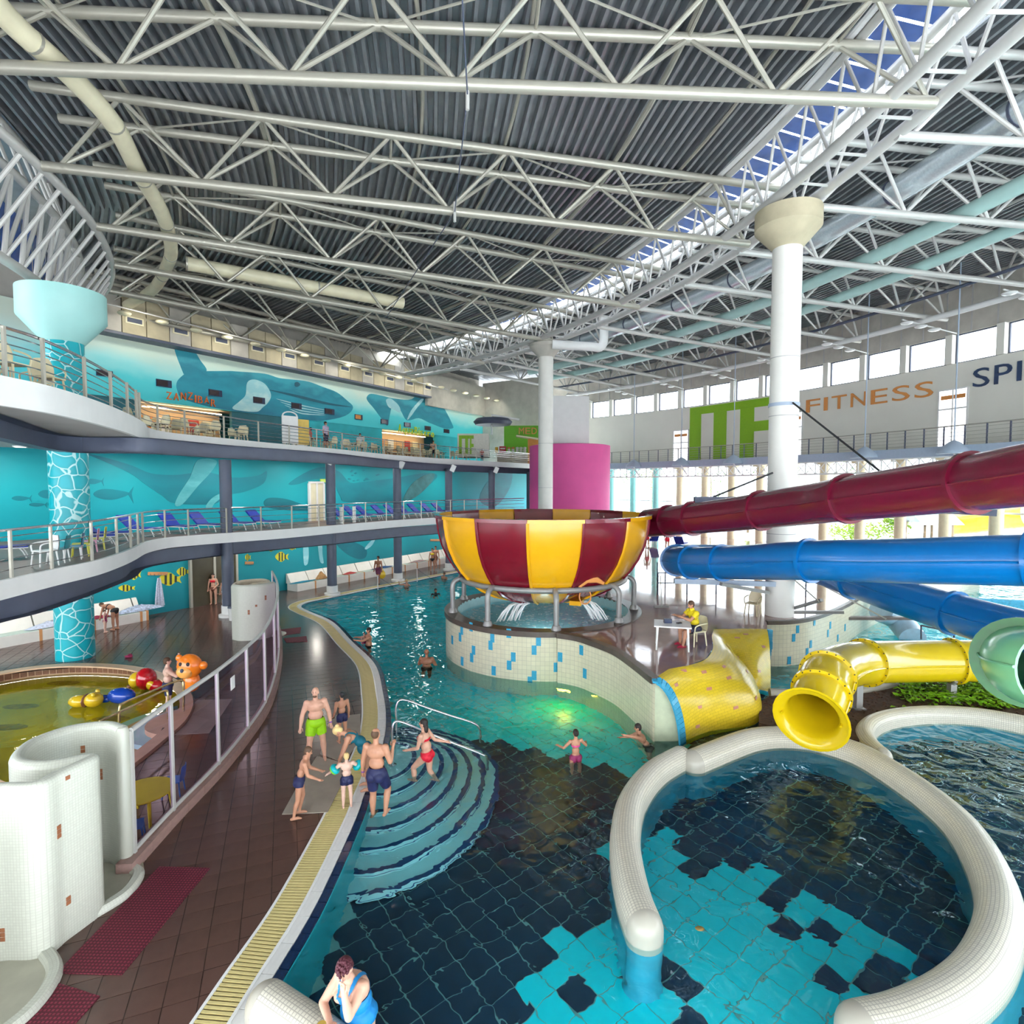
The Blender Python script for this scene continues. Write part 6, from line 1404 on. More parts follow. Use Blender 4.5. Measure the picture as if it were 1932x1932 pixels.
# ================================================================== deck furniture
M_mat_r = tilemat('red_rubber_mat', (.26, .025, .055), (.10, .008, .02), .05, .05, .7, 0, .25, .1); M_mat_g = mat('grey_wet_mat', (.36, .31, .25), .6, 0, .1, 3, .1, 60)
def floor_mat(label, px, m_, z=.022):
    pts = [G(u, v, 0) for u, v in px]; t = thing('floor_mat', label, 'mat', sum(pts, Vector()) / len(pts)); mb = MB(); n = len(pts)
    mb.prism(pts, .0085, z); o = mb.build('mat', m_, t, flat=True)
    ul = o.data.uv_layers.new(name='UVMap'); e = (pts[1] - pts[0]).normalized(); 
    for l in o.data.loops: c = o.data.vertices[l.vertex_index].co; ul.data[l.index].uv = (c.x * e.x + c.y * e.y, -c.x * e.y + c.y * e.x)
    return t
floor_mat('long ribbed red rubber mat in front of the showers', [(106, 1838), (230, 1841), (396, 1640), (300, 1637)], M_mat_r)
floor_mat('ribbed red rubber mat at the first shower alcove', [(-60, 1990), (90, 1990), (189, 1882), (94, 1852)], M_mat_r)
floor_mat('small red mat on the far walkway', [(524, 1189), (568, 1184), (566, 1195), (528, 1200)], M_mat_r); floor_mat('second small red mat nearer the glass fence', [(535, 1205), (578, 1201), (580, 1211), (540, 1213)], M_mat_r)
floor_mat('grey wet mat under the boy in navy trunks', [(532, 1538), (618, 1534), (643, 1484), (646, 1440), (598, 1428), (556, 1494)], M_mat_g); floor_mat('grey wet mat beside the gutter under the adults', [(604, 1424), (622, 1355), (680, 1348), (680, 1395), (650, 1440)], M_mat_g, .021)
floor_mat('pale mat behind the violet glass fence', [(318, 1388), (395, 1384), (438, 1320), (372, 1322)], M_mat_g)
M_ktop = mat('yellow_play_plastic', (.66, .60, .02), .4, 0, .06); M_kchair = mat('blue_play_plastic', (.06, .22, .56), .4, 0, .06)
kt = make_table('play_table', 'round yellow childrens table behind the glass fence', None, M_ktop, M_ktop, 1.05, 1.05, .55, True); q = G(272, 1545, 0); kt.location = (q.x, q.y, .01)
k1 = make_chair('play_chair', 'small blue childrens chair on the fence side of the yellow table', None, M_kchair, None, .72, False); q = G(252, 1590, 0); k1.location = (q.x, q.y, .01); k1.rotation_euler = (0, 0, .5)
k2 = dup(k1, (0, 0, 0), 3.4, 'small blue childrens chair behind the yellow table'); q = G(328, 1500, 0); k2.location = (q.x, q.y, .01)
t = thing('sandal', 'dark red sandal left on the brown deck', 'sandal', G(243, 1241, 0)); q = G(243, 1241, 0); MB().ball(q + Vector((0, 0, .05)), (.16, .09, .05), 10, 6).build('sole', mat('wine_plastic', (.30, .02, .08), .5), t); MB().ball(q + Vector((.05, 0, .10)), (.08, .08, .05), 8, 6).build('strap', bpy.data.materials['wine_plastic'], t)
t = thing('litter_bin', 'grey and white bin beside the beige shower wall', 'bin', G(441, 1170, 0)); q = G(441, 1170, 0); MB().lathe([(0, 0), (.2, 0), (.24, .6), (0, .6)], 18, q).build('body', M_white_g, t); MB().lathe([(0, .6), (.26, .6), (.24, .68), (0, .7)], 18, q).build('lid', M_dark, t)
for (u, v, lab) in ((420, 1140, 'at the entrance doors'), (448, 1142, 'between the entrance doors and the bin')):
    t = thing('turnstile_post', 'steel barrier post ' + lab, 'barrier', G(u, v, 0)); q = G(u, v, 0); bar('post', q, q + Vector((0, 0, 1.0)), .05, M_inox, t, 10); bar('arm', q + Vector((0, 0, .95)), q + Vector((-.5, .1, .95)), .025, M_inox, t, 8); bar('arm', q + Vector((0, 0, .55)), q + Vector((-.5, .1, .55)), .025, M_inox, t, 8)
for (u, v) in ((713, 1113), (787, 1098)):
    q = G(u, v, 0); t = thing('lane_post', 'slim white pole with sloping rope at the far pool edge', 'post', q, 'rope posts at the far pool edge'); bar('pole', q, q + Vector((0, 0, .9)), .03, M_wch, t, 8); bar('rope', q + Vector((0, 0, .85)), q + Vector((1.6, -.9, .02)), .012, M_dark, t, 6)
# inflatable toys, generic shapes
def toy(name, label, q, parts):
    t = thing(name, label, 'pool toy', q)
    for nm, c, r_, m_ in parts: MB().ball(Vector(q) + Vector(c), r_, 18, 12).build(nm, m_, t)
    return t
M_tred = mat('toy_red', (.52, .005, .012), .12, 0, .05, coat=.5); M_tyel = mat('toy_yellow', (.80, .52, .02), .15, 0, .05, coat=.5); M_tblu = mat('toy_blue', (.005, .06, .46), .15, 0, .05, coat=.5); M_tora = mat('toy_orange', (.90, .22, .01), .18, 0, .05, coat=.4)
q = G(166, 1330, -.26); toy('inflatable_toy', 'yellow inflatable animal float with brown band on the paddling pool', q, (('body', (-.25, 0, .12), (.32, .22, .18), M_tyel), ('head', (.18, 0, .16), (.26, .24, .22), M_tyel), ('ear', (.2, .15, .36), (.07, .06, .07), M_tyel), ('ear', (.28, -.15, .36), (.07, .06, .07), M_tyel), ('band', (-.03, 0, .14), (.06, .24, .2), M_brickb)))
q = G(222, 1322, -.26); toy('inflatable_toy', 'blue inflatable float with narrow neck on the paddling pool', q, (('body', (.12, 0, .16), (.42, .26, .24), M_tblu), ('neck', (-.36, -.05, .08), (.22, .12, .12), M_tblu), ('cap', (-.56, -.06, .08), (.06, .07, .07), M_navy)))
q = G(273, 1300, -.26); toy('inflatable_toy', 'red inflatable float with yellow patches on the paddling pool', q, (('body', (.05, 0, .34), (.32, .3, .36), M_tred), ('face', (-.22, -.06, .32), (.22, .24, .26), M_tyel), ('arm', (.42, -.1, .16), (.30, .2, .18), M_tred), ('patch', (.34, -.22, .2), (.14, .08, .14), M_tyel), ('snout', (-.42, -.1, .12), (.1, .08, .06), M_brickb)))
TOY_O = D(358, 1263, 16.2)
tq = toy('inflatable_toy', 'large orange inflatable animal float held over the shoulder', TOY_O, (('head', (0, 0, .1), (.36, .26, .36), M_tora), ('body', (.02, .05, -.38), (.24, .2, .3), M_tora), ('ear', (.40, 0, .12), (.12, .1, .12), M_tora), ('ear', (-.30, 0, .34), (.1, .08, .1), M_tora), ('muzzle', (-.05, -.16, -.02), (.24, .16, .2), mat('toy_pale_orange', (.92, .42, .10), .2)), ('nose', (-.05, -.31, .06), (.05, .04, .06), M_dark), ('eye', (-.14, -.22, .22), (.05, .03, .06), M_black), ('eye', (.08, -.23, .22), (.05, .03, .06), M_black)))
# ================================================================== outside the glazed front
M_grass = mat('sunlit_paving', (.72, .72, .68), .8, 0, .1, .3)  # pale grey paving
og = struct('ground_outside', MB().prism([P(a, 70.2, 0) for a in range(-4, 62, 3)] + [P(a, 150, 0) for a in range(61, -5, -3)], 1.0, 1.45), M_grass)
M_tl = mat('sunlit_leaf', (.34, .55, .04), .5, 0, .5, 5); M_tl2 = mat('dark_leaf', (.14, .30, .06), .5, 0, .5, 5); M_bark = mat('bark', (.22, .15, .09), .8, 0, .3, 6)  # a light green and a dark green leaf, and bark
def tree(label, u, v, rad, hgt, m_, n, sd, wd=1.6):
    q = oncirc(u, v, rad); base = Vector((q.x, q.y, 1.45)); t = thing('garden_tree', label, 'tree', base); rg = random.Random(sd)
    MB().tube([base, base + Vector((.1, 0, hgt * .5)), base + Vector((0, .1, hgt * .85))], [.14, .1, .05], 8).build('trunk', M_bark, t); mb = MB()
    for i in range(n):
        d = Vector((rg.gauss(0, 1), rg.gauss(0, 1), rg.gauss(0, 1))).normalized() * rg.random() ** .4; c = base + Vector((0, 0, hgt * .62)) + Vector((d.x * wd, d.y * wd, d.z * hgt * .42)); leafquad(mb, c, rg.uniform(.25, .45), .1, rg.uniform(0, 6.3), rg.uniform(-.8, .8))
    o = mb.build('foliage', m_, t, flat=True); o['kind'] = 'stuff'
for i, (u, rad, h, m_, wd) in enumerate(((1615, 74, 2.0, M_tl, 2.2), (1692, 76, 3.4, M_tl, 1.0), (1412, 78, 3.3, M_tl, 1.4), (1470, 92, 9, M_tl2, 3.5), (1340, 95, 8.5, M_tl2, 2.4), (1190, 96, 8.8, M_tl2, 2.0), (1230, 98, 8.6, M_tl, 2.0), (1605, 97, 8.0, M_tl2, 2.2))):
    tree(['low sunlit shrub outside the glazed front', 'slim sunlit tree beside the low shrub outside', 'small sunlit tree outside behind the blue slide end', 'tall dark tree outside behind the tall column', 'leafy dark tree outside below the gallery', 'distant tree outside beyond the turquoise frames', 'distant pale tree outside beyond the turquoise frames', 'dark tree outside between the facade columns'][i], u, 950, rad, h, m_, 420, i, wd)
ht = thing('garden_hut', 'small wooden shelter with pale gabled roof outside', 'hut', oncirc(1760, 990, 76)); q = oncirc(1752, 990, 76); q.z = 1.45
for dx, dy in ((-1, -1), (1, -1), (1, 1), (-1, 1)): bar('post', (q.x + dx, q.y + dy, 1.45), (q.x + dx, q.y + dy, 3.6), .09, M_bark, ht, 8)
for s_ in (-1, 1): MB().add([(q.x - 1.5, q.y + s_ * 1.5, 3.5), (q.x + 1.5, q.y + s_ * 1.5, 3.5), (q.x + 1.5, q.y, 4.5), (q.x - 1.5, q.y, 4.5)], [(0, 1, 2, 3)]).build('roof_slope', M_bluegrey, ht)
def oslide(label, px, rad, r_, m_):
    pts = [oncirc(u, v, rad) for u, v in px]; t = thing('outdoor_slide', label, 'water slide', pts[0]); MB().tube(smooth_path(pts, 5), r_, 14).build('tube', m_, t)
    for q in pts[::2]: bar('support', (q.x, q.y, 1.45), q, .12, M_white, t, 8)
oslide('yellow tube slide outside, lower run', [(1800, 988), (1840, 984), (1880, 978), (1940, 972)], 80, .9, M_tyel); oslide('yellow tube slide outside, upper run', [(1820, 958), (1870, 952), (1960, 944)], 84, .7, M_tyel); oslide('red tube slide outside behind the yellow runs', [(1780, 978), (1820, 974), (1862, 972)], 88, 1.0, mat('outdoor_red', (.7, .06, .02), .4))
lg1 = dup(lg0, G(1175, 1040, ZP), .4, 'blue sun lounger beside the turquoise window frames', 'blue loungers on the platform'); lg1.location = Vector((oncirc(1170, 965, 62).x, oncirc(1170, 965, 62).y, ZP))
for u in (1190, 1232, 1285): q = oncirc(u, 980, 60); dup(lg0, (q.x, q.y, ZP), u * .7, 'blue sun lounger on the bright far platform', 'blue loungers on the bright platform')
# ================================================================== people
SK = [mat('skin_light', (.66, .36, .25), .5, 0, .10, 7), mat('skin_tan', (.52, .25, .15), .5, 0, .10, 7), mat('skin_deep', (.36, .16, .09), .5, 0, .10, 7), mat('skin_pale', (.72, .46, .36), .5, 0, .08, 7)]
M_eye = mat('eye_dark', (.03, .02, .02), .2, 0, 0); M_lip = mat('lip', (.45, .14, .12), .5, 0, 0)
def vrot(v, rz): c, s_ = math.cos(rz), math.sin(rz); return Vector((v.x * c - v.y * s_, v.x * s_ + v.y * c, v.z))
def N(*a): return Vector(a).normalized()
def seg_t(p, a, b):
    d = b - a; t = max(0, min(1, (p - a).dot(d) / max(1e-9, d.length_squared))); return t, (p - (a + d * t)).length
def capsule(mb, a, b, ra, rb, n=12):
    a, b = Vector(a), Vector(b); d = (b - a); L = d.length; d = d / max(L, 1e-6); pts = []; rs = []
    for k in (0, 25, 50, 75): pts.append(a - d * ra * math.cos(R(k))); rs.append(max(.002, ra * math.sin(R(k))))
    for k in range(5): q = k / 4; pts.append(a.lerp(b, q)); rs.append(ra + (rb - ra) * q)
    for k in (75, 50, 25, 0): pts.append(b + d * rb * math.cos(R(k))); rs.append(max(.002, rb * math.sin(R(k))))
    mb.tube(pts, rs, n)
def remesh(mb, voxel, smooth=2):
    me = mb.mesh('tmp'); o = bpy.data.objects.new('tmp', me); COL.objects.link(o)
    m_ = o.modifiers.new('r', 'REMESH'); m_.mode = 'VOXEL'; m_.voxel_size = voxel
    if smooth: s_ = o.modifiers.new('s', 'SMOOTH'); s_.factor = .5; s_.iterations = smooth
    bpy.context.view_layer.update()
    out = bpy.data.meshes.new_from_object(o.evaluated_get(bpy.context.evaluated_depsgraph_get())); bpy.data.objects.remove(o); bpy.data.meshes.remove(me)
    return out
ST = dict(torso=(0, 0, 1), head=(0, .05, 1), look=None, la=((-.22, 0, -1), (-.1, .15, -1)), ra=((.22, 0, -1), (.1, .15, -1)), ll=((-.06, 0, -1), (-.02, -.04, -1)), rl=((.06, 0, -1), (.02, -.04, -1)))
def person(label, pos, face, H=1.7, skin=0, bulk=1.0, fem=False, cloth=(), hair=None, pose=None, ground='feet', voxel=.016, group=None, extra=None, detail=True):
    """one continuous body; pose holds direction vectors, +y is where the person faces, +x the person's right"""
    ps = dict(ST); ps.update(pose or {}); sc = H; B = bulk
    up = N(*ps['torso']); rt = Vector((1, 0, 0)); fw = up.cross(rt) * -1; fw = rt.cross(up) * -1
    fw = up.cross(Vector((1, 0, 0))).normalized(); 
    if fw.y < -.01 and up.z > 0: fw = -fw
    rt = fw.cross(up).normalized()
    hip = Vector((0, 0, 0)); waist = hip + N(*(Vector(ps['torso']) * .5 + Vector((0, 0, .5)))) * .11 * sc; chest = waist + up * .12 * sc; neck = waist + up * .205 * sc
    hd = N(*ps['head']); headc = neck + hd * .105 * sc; lk = N(*(ps['look'] or (fw + Vector((0, 0, -.02)))))
    hx = lk.cross(hd).normalized(); lk = hd.cross(hx).normalized()
    HM = Matrix((hx, lk, hd)).transposed()
    TM = Matrix((rt, fw, up)).transposed()
    sw_ = (.098 if fem else .112) * sc; hw = (.056 if fem else .05) * sc
    J = {}; bones = {}
    for s_, an, ln in ((-1, 'la', 'll'), (1, 'ra', 'rl')):
        k = 'l' if s_ < 0 else 'r'
        sh_ = neck - up * .035 * sc + rt * (s_ * sw_); a1, a2 = [N(*q) for q in ps[an]]; el = sh_ + a1 * .165 * sc; wr_ = el + a2 * .145 * sc; hn = wr_ + a2 * .045 * sc
        hp_ = hip + rt * (s_ * hw) - up * .01 * sc; l1, l2 = [N(*q) for q in ps[ln]]; kn = hp_ + l1 * .245 * sc; an_ = kn + l2 * .235 * sc
        tf = Vector((0, 1, 0)) if abs(l2.z) > .3 else Vector((0, .3, 1)).normalized(); toe = an_ + tf * .095 * sc + Vector((0, 0, -.028 * sc)); heel = an_ - tf * .03 * sc + Vector((0, 0, -.026 * sc))
        bones[k + 'uarm'] = (sh_, el); bones[k + 'farm'] = (el, wr_); bones[k + 'hand'] = (wr_, wr_ + a2 * .09 * sc); bones[k + 'thigh'] = (hp_, kn); bones[k + 'shin'] = (kn, an_); bones[k + 'foot'] = (heel, toe)
        J[k] = (sh_, el, wr_, hn, hp_, kn, an_, heel, toe, a2)
    bones['pelvis'] = (hip - up * .05 * sc, waist); bones['torso'] = (waist, neck); bones['head'] = (neck + hd * .04 * sc, headc + hd * .06 * sc)
    mb = MB(); b_ = B
    mb.ball(hip + up * .01 * sc, ((.092 if fem else .085) * sc * b_, .068 * sc * b_, .075 * sc), 16, 10, TM)
    mb.ball(waist, ((.070 if fem else .078) * sc * b_, .058 * sc * b_ * (1.05 if b_ > 1.1 else 1), .075 * sc), 16, 10, TM)
    mb.ball(chest, ((.085 if fem else .098) * sc * b_, .064 * sc * b_, .085 * sc), 16, 10, TM)
    mb.ball(neck - up * .035 * sc, ((.088 if fem else .10) * sc * (b_ * .5 + .5), .045 * sc * b_, .036 * sc), 16, 8, TM)
    for s_ in (-1, 1):
        mb.ball(hip - fw * .035 * sc - up * .025 * sc + rt * s_ * .042 * sc, (.048 * sc * b_, .045 * sc * b_, .05 * sc), 12, 8, TM)
        if fem: mb.ball(chest + fw * .048 * sc * b_ + rt * s_ * .042 * sc + up * .0 * sc, (.036 * sc * b_, .036 * sc * b_, .036 * sc), 12, 8, TM)
        else: mb.ball(chest + fw * .035 * sc * b_ + rt * s_ * .045 * sc + up * .022 * sc, (.045 * sc * b_, .03 * sc * b_, .035 * sc), 12, 8, TM)
    capsule(mb, neck - up * .02 * sc, headc - hd * .02 * sc, .032 * sc, .030 * sc)
    mb.ball(headc + hd * .008 * sc - lk * .006 * sc, (.044 * sc, .054 * sc, .056 * sc), 18, 12, HM)
    mb.ball(headc - hd * .034 * sc + lk * .012 * sc, (.034 * sc, .036 * sc, .034 * sc), 14, 10, HM)
    capsule(mb, headc + hd * .004 * sc + lk * .048 * sc, headc - hd * .014 * sc + lk * .057 * sc, .006 * sc, .0095 * sc, 8)
    for s_ in (-1, 1): mb.ball(headc - hd * .006 * sc + hx * s_ * .045 * sc - lk * .004 * sc, (.008 * sc, .014 * sc, .020 * sc), 8, 6, HM)
    for k in 'lr':
        sh_, el, wr_, hn, hp_, kn, an_, heel, toe, a2 = J[k]; q = .5 + b_ * .5; am = .88 if fem else 1.0
        mb.ball(sh_, (.040 * sc * q * am,) * 3, 12, 8); capsule(mb, sh_, sh_.lerp(el, .5), .036 * sc * q * am, .033 * sc * q * am); capsule(mb, sh_.lerp(el, .5), el, .033 * sc * q * am, .026 * sc * q * am)
        capsule(mb, el, el.lerp(wr_, .35), .027 * sc * q * am, .027 * sc * q * am); capsule(mb, el.lerp(wr_, .35), wr_, .027 * sc * q * am, .017 * sc * q)
        capsule(mb, wr_, wr_ + a2 * .04 * sc, .016 * sc, .020 * sc)
        capsule(mb, hp_, hp_.lerp(kn, .5), .056 * sc * q, .047 * sc * q); capsule(mb, hp_.lerp(kn, .5), kn, .047 * sc * q, .034 * sc * q)
        cf = kn.lerp(an_, .3) - fw * .008 * sc; capsule(mb, kn, cf, .033 * sc * q, .036 * sc * q); capsule(mb, cf, an_, .036 * sc * q, .020 * sc * q)
        capsule(mb, heel + Vector((0, 0, .004 * sc)), an_.lerp(toe, .6), .021 * sc, .021 * sc, 10); capsule(mb, an_.lerp(toe, .5), toe, .022 * sc, .014 * sc, 10)
    me = remesh(mb, voxel * sc / 1.7)
    # fingers join the same mesh
    fb_ = MB()
    for k in 'lr':
        a2 = J[k][9]; wr_ = J[k][2]; pb = wr_ + a2 * .045 * sc
        sd = a2.cross(Vector((0, 0, 1)) if abs(a2.z) < .85 else fw); sd.normalize(); nn_ = sd.cross(a2).normalized()
        cu = -1 if (nn_.dot(rt) * (1 if k == 'r' else -1) > 0) else 1
        for i, (o_, L) in enumerate(((-.016, .036), (-.0055, .043), (.0055, .040), (.016, .030))):
            p0 = pb + sd * o_ * sc; p1 = p0 + (a2 + nn_ * .18 * cu) * L * .5 * sc; p2 = p1 + (a2 + nn_ * .55 * cu).normalized() * L * .5 * sc; fb_.tube([p0, p1, p2, p2 + (p2 - p1) * .12], [.0062 * sc, .0058 * sc, .0046 * sc, .002 * sc], 6)
        th = -1 if k == 'r' else 1; t0 = wr_ + a2 * .015 * sc + sd * .016 * sc * th; fb_.tube([t0, t0 + (a2 * .6 + sd * th * .6) * .026 * sc, t0 + (a2 * .9 + sd * th * .45) * .05 * sc], [.007 * sc, .0064 * sc, .003 * sc], 6)
    bm = bmesh.new(); bm.from_mesh(me); fm_ = fb_.mesh('f'); bm.from_mesh(fm_); bpy.data.meshes.remove(fm_)
    bm.to_mesh(me); bm.free()
    # place: lowest point on the ground, or the hip at a height
    rz = math.atan2(-face[0], face[1]); zmin = min(v.co.z for v in me.vertices); P0 = Vector(pos)
    z0 = (P0.z - zmin) if ground == 'feet' else P0.z
    if ground == 'rfoot': z0 = P0.z - J['r'][8].z + .02 * sc
    t = thing('person', label, 'person', (P0.x, P0.y, P0.z), group, rz); dz = Vector((0, 0, z0 - P0.z))
    for v in me.vertices: v.co += dz
    me.polygons.foreach_set('use_smooth', [True] * len(me.polygons)); me.materials.clear(); me.materials.append(SK[skin]); me.name = 'body'
    bo = bpy.data.objects.new('body', me); COL.objects.link(bo); bo.parent = t
    # clothing grown from the body surface
    nv = len(me.vertices); co = np.empty(nv * 3); me.vertices.foreach_get('co', co); co = co.reshape(-1, 3) - np.array(dz)
    ds = []; tsn = []; names = list(bones)
    for n_ in names:
        a = np.array(bones[n_][0]); d = np.array(bones[n_][1]) - a; tq_ = np.clip(((co - a) @ d) / max(1e-9, d @ d), 0, 1)
        ds.append(np.linalg.norm(co - a - tq_[:, None] * d, axis=1) - (.03 * sc if n_ in ('pelvis', 'torso') else 0)); tsn.append(tq_)
    ib = np.argmin(np.array(ds), axis=0); tb2 = np.array(tsn)[ib, np.arange(nv)]
    vb = [(names[i], float(t_), Vector(p)) for i, t_, p in zip(ib, tb2, co)]
    nrm = [v.normal.copy() for v in me.vertices]
    for nm, m_, fn, th in cloth:
        ok = [fn(n_, t_, p, (p - chest).dot(fw), (p - chest).dot(rt) / sc) for n_, t_, p in vb]
        mp = {}; vv = []; ff = []
        for f_ in me.polygons:
            if all(ok[i] for i in f_.vertices):
                for i in f_.vertices:
                    if i not in mp: mp[i] = len(vv); vv.append(me.vertices[i].co + nrm[i] * th)
                ff.append(tuple(mp[i] for i in f_.vertices))
        if ff:
            c = MB().add(vv, ff).mesh(nm, m_, 180); co = bpy.data.objects.new(nm, c); COL.objects.link(co); co.parent = t
    def sub(nm, mb_, m_): o = mb_.build(nm, m_); o.parent = t; o.location = dz; return o
    if hair:
        hm, style = hair; mbh = MB(); 
        if style != 'bald':
            mbh.ball(headc + hd * .016 * sc - lk * .012 * sc, (.0495 * sc, .056 * sc, .054 * sc), 18, 12, HM)
            mbh.ball(headc - hd * .004 * sc - lk * .026 * sc, (.047 * sc, .040 * sc, .052 * sc), 14, 10, HM)
            if style == 'cap': pass
            if style == 'long': mbh.ball(headc - hd * .06 * sc - lk * .04 * sc, (.042 * sc, .028 * sc, .075 * sc), 12, 10, HM)
            if style == 'bun': mbh.ball(headc + hd * .03 * sc - lk * .065 * sc, (.024 * sc,) * 3, 12, 8, HM)
            if style == 'fluffy':
                rg = random.Random(4)
                for i in range(90):
                    d = Vector((rg.gauss(0, 1), rg.gauss(-.35, .8), abs(rg.gauss(.3, .9)))).normalized(); mbh.ball(headc + HM @ Vector((d.x * .046, d.y * .055, d.z * .056 + .01)) * sc, (.0115 * sc,) * 3, 7, 5)
            sub('hair' if style != 'cap' else 'swim_cap', mbh, hm)
    if detail:
        for s_ in (-1, 1): sub('eye', MB().ball(headc + hd * .008 * sc + lk * .0475 * sc + hx * s_ * .017 * sc, (.006 * sc, .004 * sc, .0035 * sc), 8, 6, HM), M_eye); sub('eyebrow', MB().ball(headc + hd * .020 * sc + lk * .048 * sc + hx * s_ * .017 * sc, (.010 * sc, .003 * sc, .002 * sc), 8, 5, HM), M_eye)
        sub('mouth', MB().ball(headc - hd * .036 * sc + lk * .046 * sc, (.012 * sc, .004 * sc, .003 * sc), 8, 6, HM), M_lip)
    if extra: extra(t, sub, J, sc, dict(headc=headc, hd=hd, lk=lk, hx=hx, chest=chest, fw=fw, rt=rt, up=up, HM=HM, dz=dz))
    return t
def trunks(m_, leg=.42, th=.014): return ('trunks', m_, lambda n_, t_, p, f_, s_: (n_ == 'pelvis' and t_ < .80) or (n_ in ('lthigh', 'rthigh') and t_ < leg), th)
def briefs(m_, th=.010): return ('bikini_bottom', m_, lambda n_, t_, p, f_, s_: (n_ == 'pelvis' and t_ < .62) or (n_ in ('lthigh', 'rthigh') and t_ < .10), th)
def bikini(m_, th=.010): return ('bikini_top', m_, lambda n_, t_, p, f_, s_: n_ == 'torso' and .40 < t_ < (.78 if f_ > .02 else .58), th)
def onepiece(m_, th=.010): return ('swimsuit', m_, lambda n_, t_, p, f_, s_: n_ == 'pelvis' or (n_ in ('lthigh', 'rthigh') and t_ < .08) or (n_ == 'torso' and (t_ < (.72 if f_ > 0 else .5) or (.030 < abs(s_) < .062))), th)
def shirt(m_, th=.016): return ('shirt', m_, lambda n_, t_, p, f_, s_: n_ == 'torso' or n_ == 'pelvis' and t_ > .35 or (n_ in ('luarm', 'ruarm') and t_ < .6), th)
C = lambda n_, c, r_=.6: bpy.data.materials.get(n_) or mat(n_, c, r_, 0, .12, 9)
lime = C('lime_trunks', (.30, .62, .0)); navy = C('navy_trunks', (.012, .016, .075)); teal = C('teal_swimsuit', (.0, .14, .20)); red = C('red_bikini', (.70, .006, .03)); blk = C('black_swimwear', (.015, .015, .02)); blu = C('blue_swimsuit', (.0, .20, .50)); yel = C('yellow_shirt', (.78, .60, .01)); wine = C('wine_swimwear', (.28, .02, .10)); brn = C('brown_trunks', (.20, .07, .04)); khaki = C('dark_shorts', (.03, .03, .07))
hb = C('dark_hair', (.022, .014, .012)); hr_ = C('wine_hair', (.075, .008, .018)); hbl = C('blond_hair', (.72, .52, .22)); hbr = C('brown_hair', (.10, .05, .025)); capm = C('black_cap', (.012, .012, .015), .3)
NV = .0125
def g0(u, v, z=.012): return G(u, v, z)
person('bald heavy man in lime green swim shorts on the deck', g0(597, 1434), (.42, -.9), 1.70, 0, 1.28, cloth=(trunks(lime, .62, .03),), hair=None, voxel=NV, pose=dict(look=(.35, .9, -.1), la=((-.38, .05, -1), (-.12, .25, -1)), ra=((.38, .0, -1), (.2, .3, -1)), ll=((-.16, .03, -1), (-.08, -.05, -1)), rl=((.14, .06, -1), (.10, -.05, -1)))
 , extra=lambda t, sub, J, sc, k: (sub('wristband', MB().tube([J['l'][2] - J['l'][9] * .012, J['l'][2] + J['l'][9] * .012], .036, 14), C('violet_band', (.16, .03, .40))), sub('beard', MB().ball(k['headc'] - k['hd'] * .046 * sc + k['lk'] * .026 * sc, (.030 * sc, .028 * sc, .022 * sc), 12, 8, k['HM']), hbr)))
person('boy with black cap standing behind the blond woman', g0(646, 1400), (-.55, .6), 1.25, 1, .92, cloth=(trunks(navy, .4),), hair=(capm, 'cap'), voxel=NV, pose=dict(look=(-.2, 1, -.1), la=((-.15, .1, -1), (0, .6, -1)), ra=((.2, -.05, -1), (.05, .2, -1))))
person('blond woman in teal swimsuit bending over a toddler', g0(688, 1488), (-.93, -.25), 1.66, 1, 1.05, True, (onepiece(teal),), (hbl, 'bun'), dict(torso=(0, .80, .58), head=(0, .95, .32), look=(0, .35, -.95), la=((-.1, .35, -1), (-.05, .45, -1)), ra=((.1, .25, -1), (.05, .40, -1)), ll=((-.08, -.12, -1), (0, -.06, -1)), rl=((.08, .02, -1), (0, -.15, -1))), voxel=NV)
ab1, ab2 = C('teal_armband', (.0, .42, .46), .3), C('lime_armband', (.25, .70, .02), .3)
def armbands(t, sub, J, sc, k):
    for s_ in 'lr':
        a, b = J[s_][0], J[s_][1]; c = a.lerp(b, .72); d = (b - a).normalized(); n = 14; q = d.orthogonal().normalized(); w_ = d.cross(q)
        ring_ = [c + (q * math.cos(2*math.pi*i/n) + w_ * math.sin(2*math.pi*i/n)) * .062 for i in range(n)]; sub('armband', MB().tube(ring_, .048, 10, closed=True), ab1); sub('armband_stripe', MB().tube([p + d * .035 for p in ring_], .036, 10, closed=True), ab2)
person('toddler with teal and green armbands on the gutter grate', g0(655, 1522), (-.35, .9), 1.08, 3, 1.08, cloth=(trunks(navy, .35),), hair=(hbl, 'short'), pose=dict(la=((-.75, .25, -.65), (-.5, .5, -.5)), ra=((.75, .25, -.65), (.5, .5, -.5))), voxel=NV, extra=armbands)
tb_m = C('toy_rope', (.35, .08, .30))
person('man in dark blue trunks stepping into the pool', G(712, 1548, -.17), (.25, .95), 1.80, 1, 1.12, cloth=(trunks(navy, .78, .022),), hair=(hbr, 'bald'), pose=dict(torso=(-.06, .05, 1), la=((-.28, .02, -1), (-.15, .18, -1)), ra=((.30, .1, -1), (-.05, .55, .8)), ll=((-.05, .12, -1), (0, -.05, -1)), rl=((.10, .55, -1), (.02, -.35, -1))), voxel=NV, extra=lambda t, sub, J, sc, k: (sub('wristband', MB().tube([J['l'][2] - J['l'][9] * .012, J['l'][2] + J['l'][9] * .012], .034, 14), C('violet_band', (.16, .03, .40))), sub('hair', MB().ball(k['headc'] + k['hd'] * .006 * sc - k['lk'] * .016 * sc, (.0452 * sc, .047 * sc, .05 * sc), 14, 10, k['HM']), hbr)))
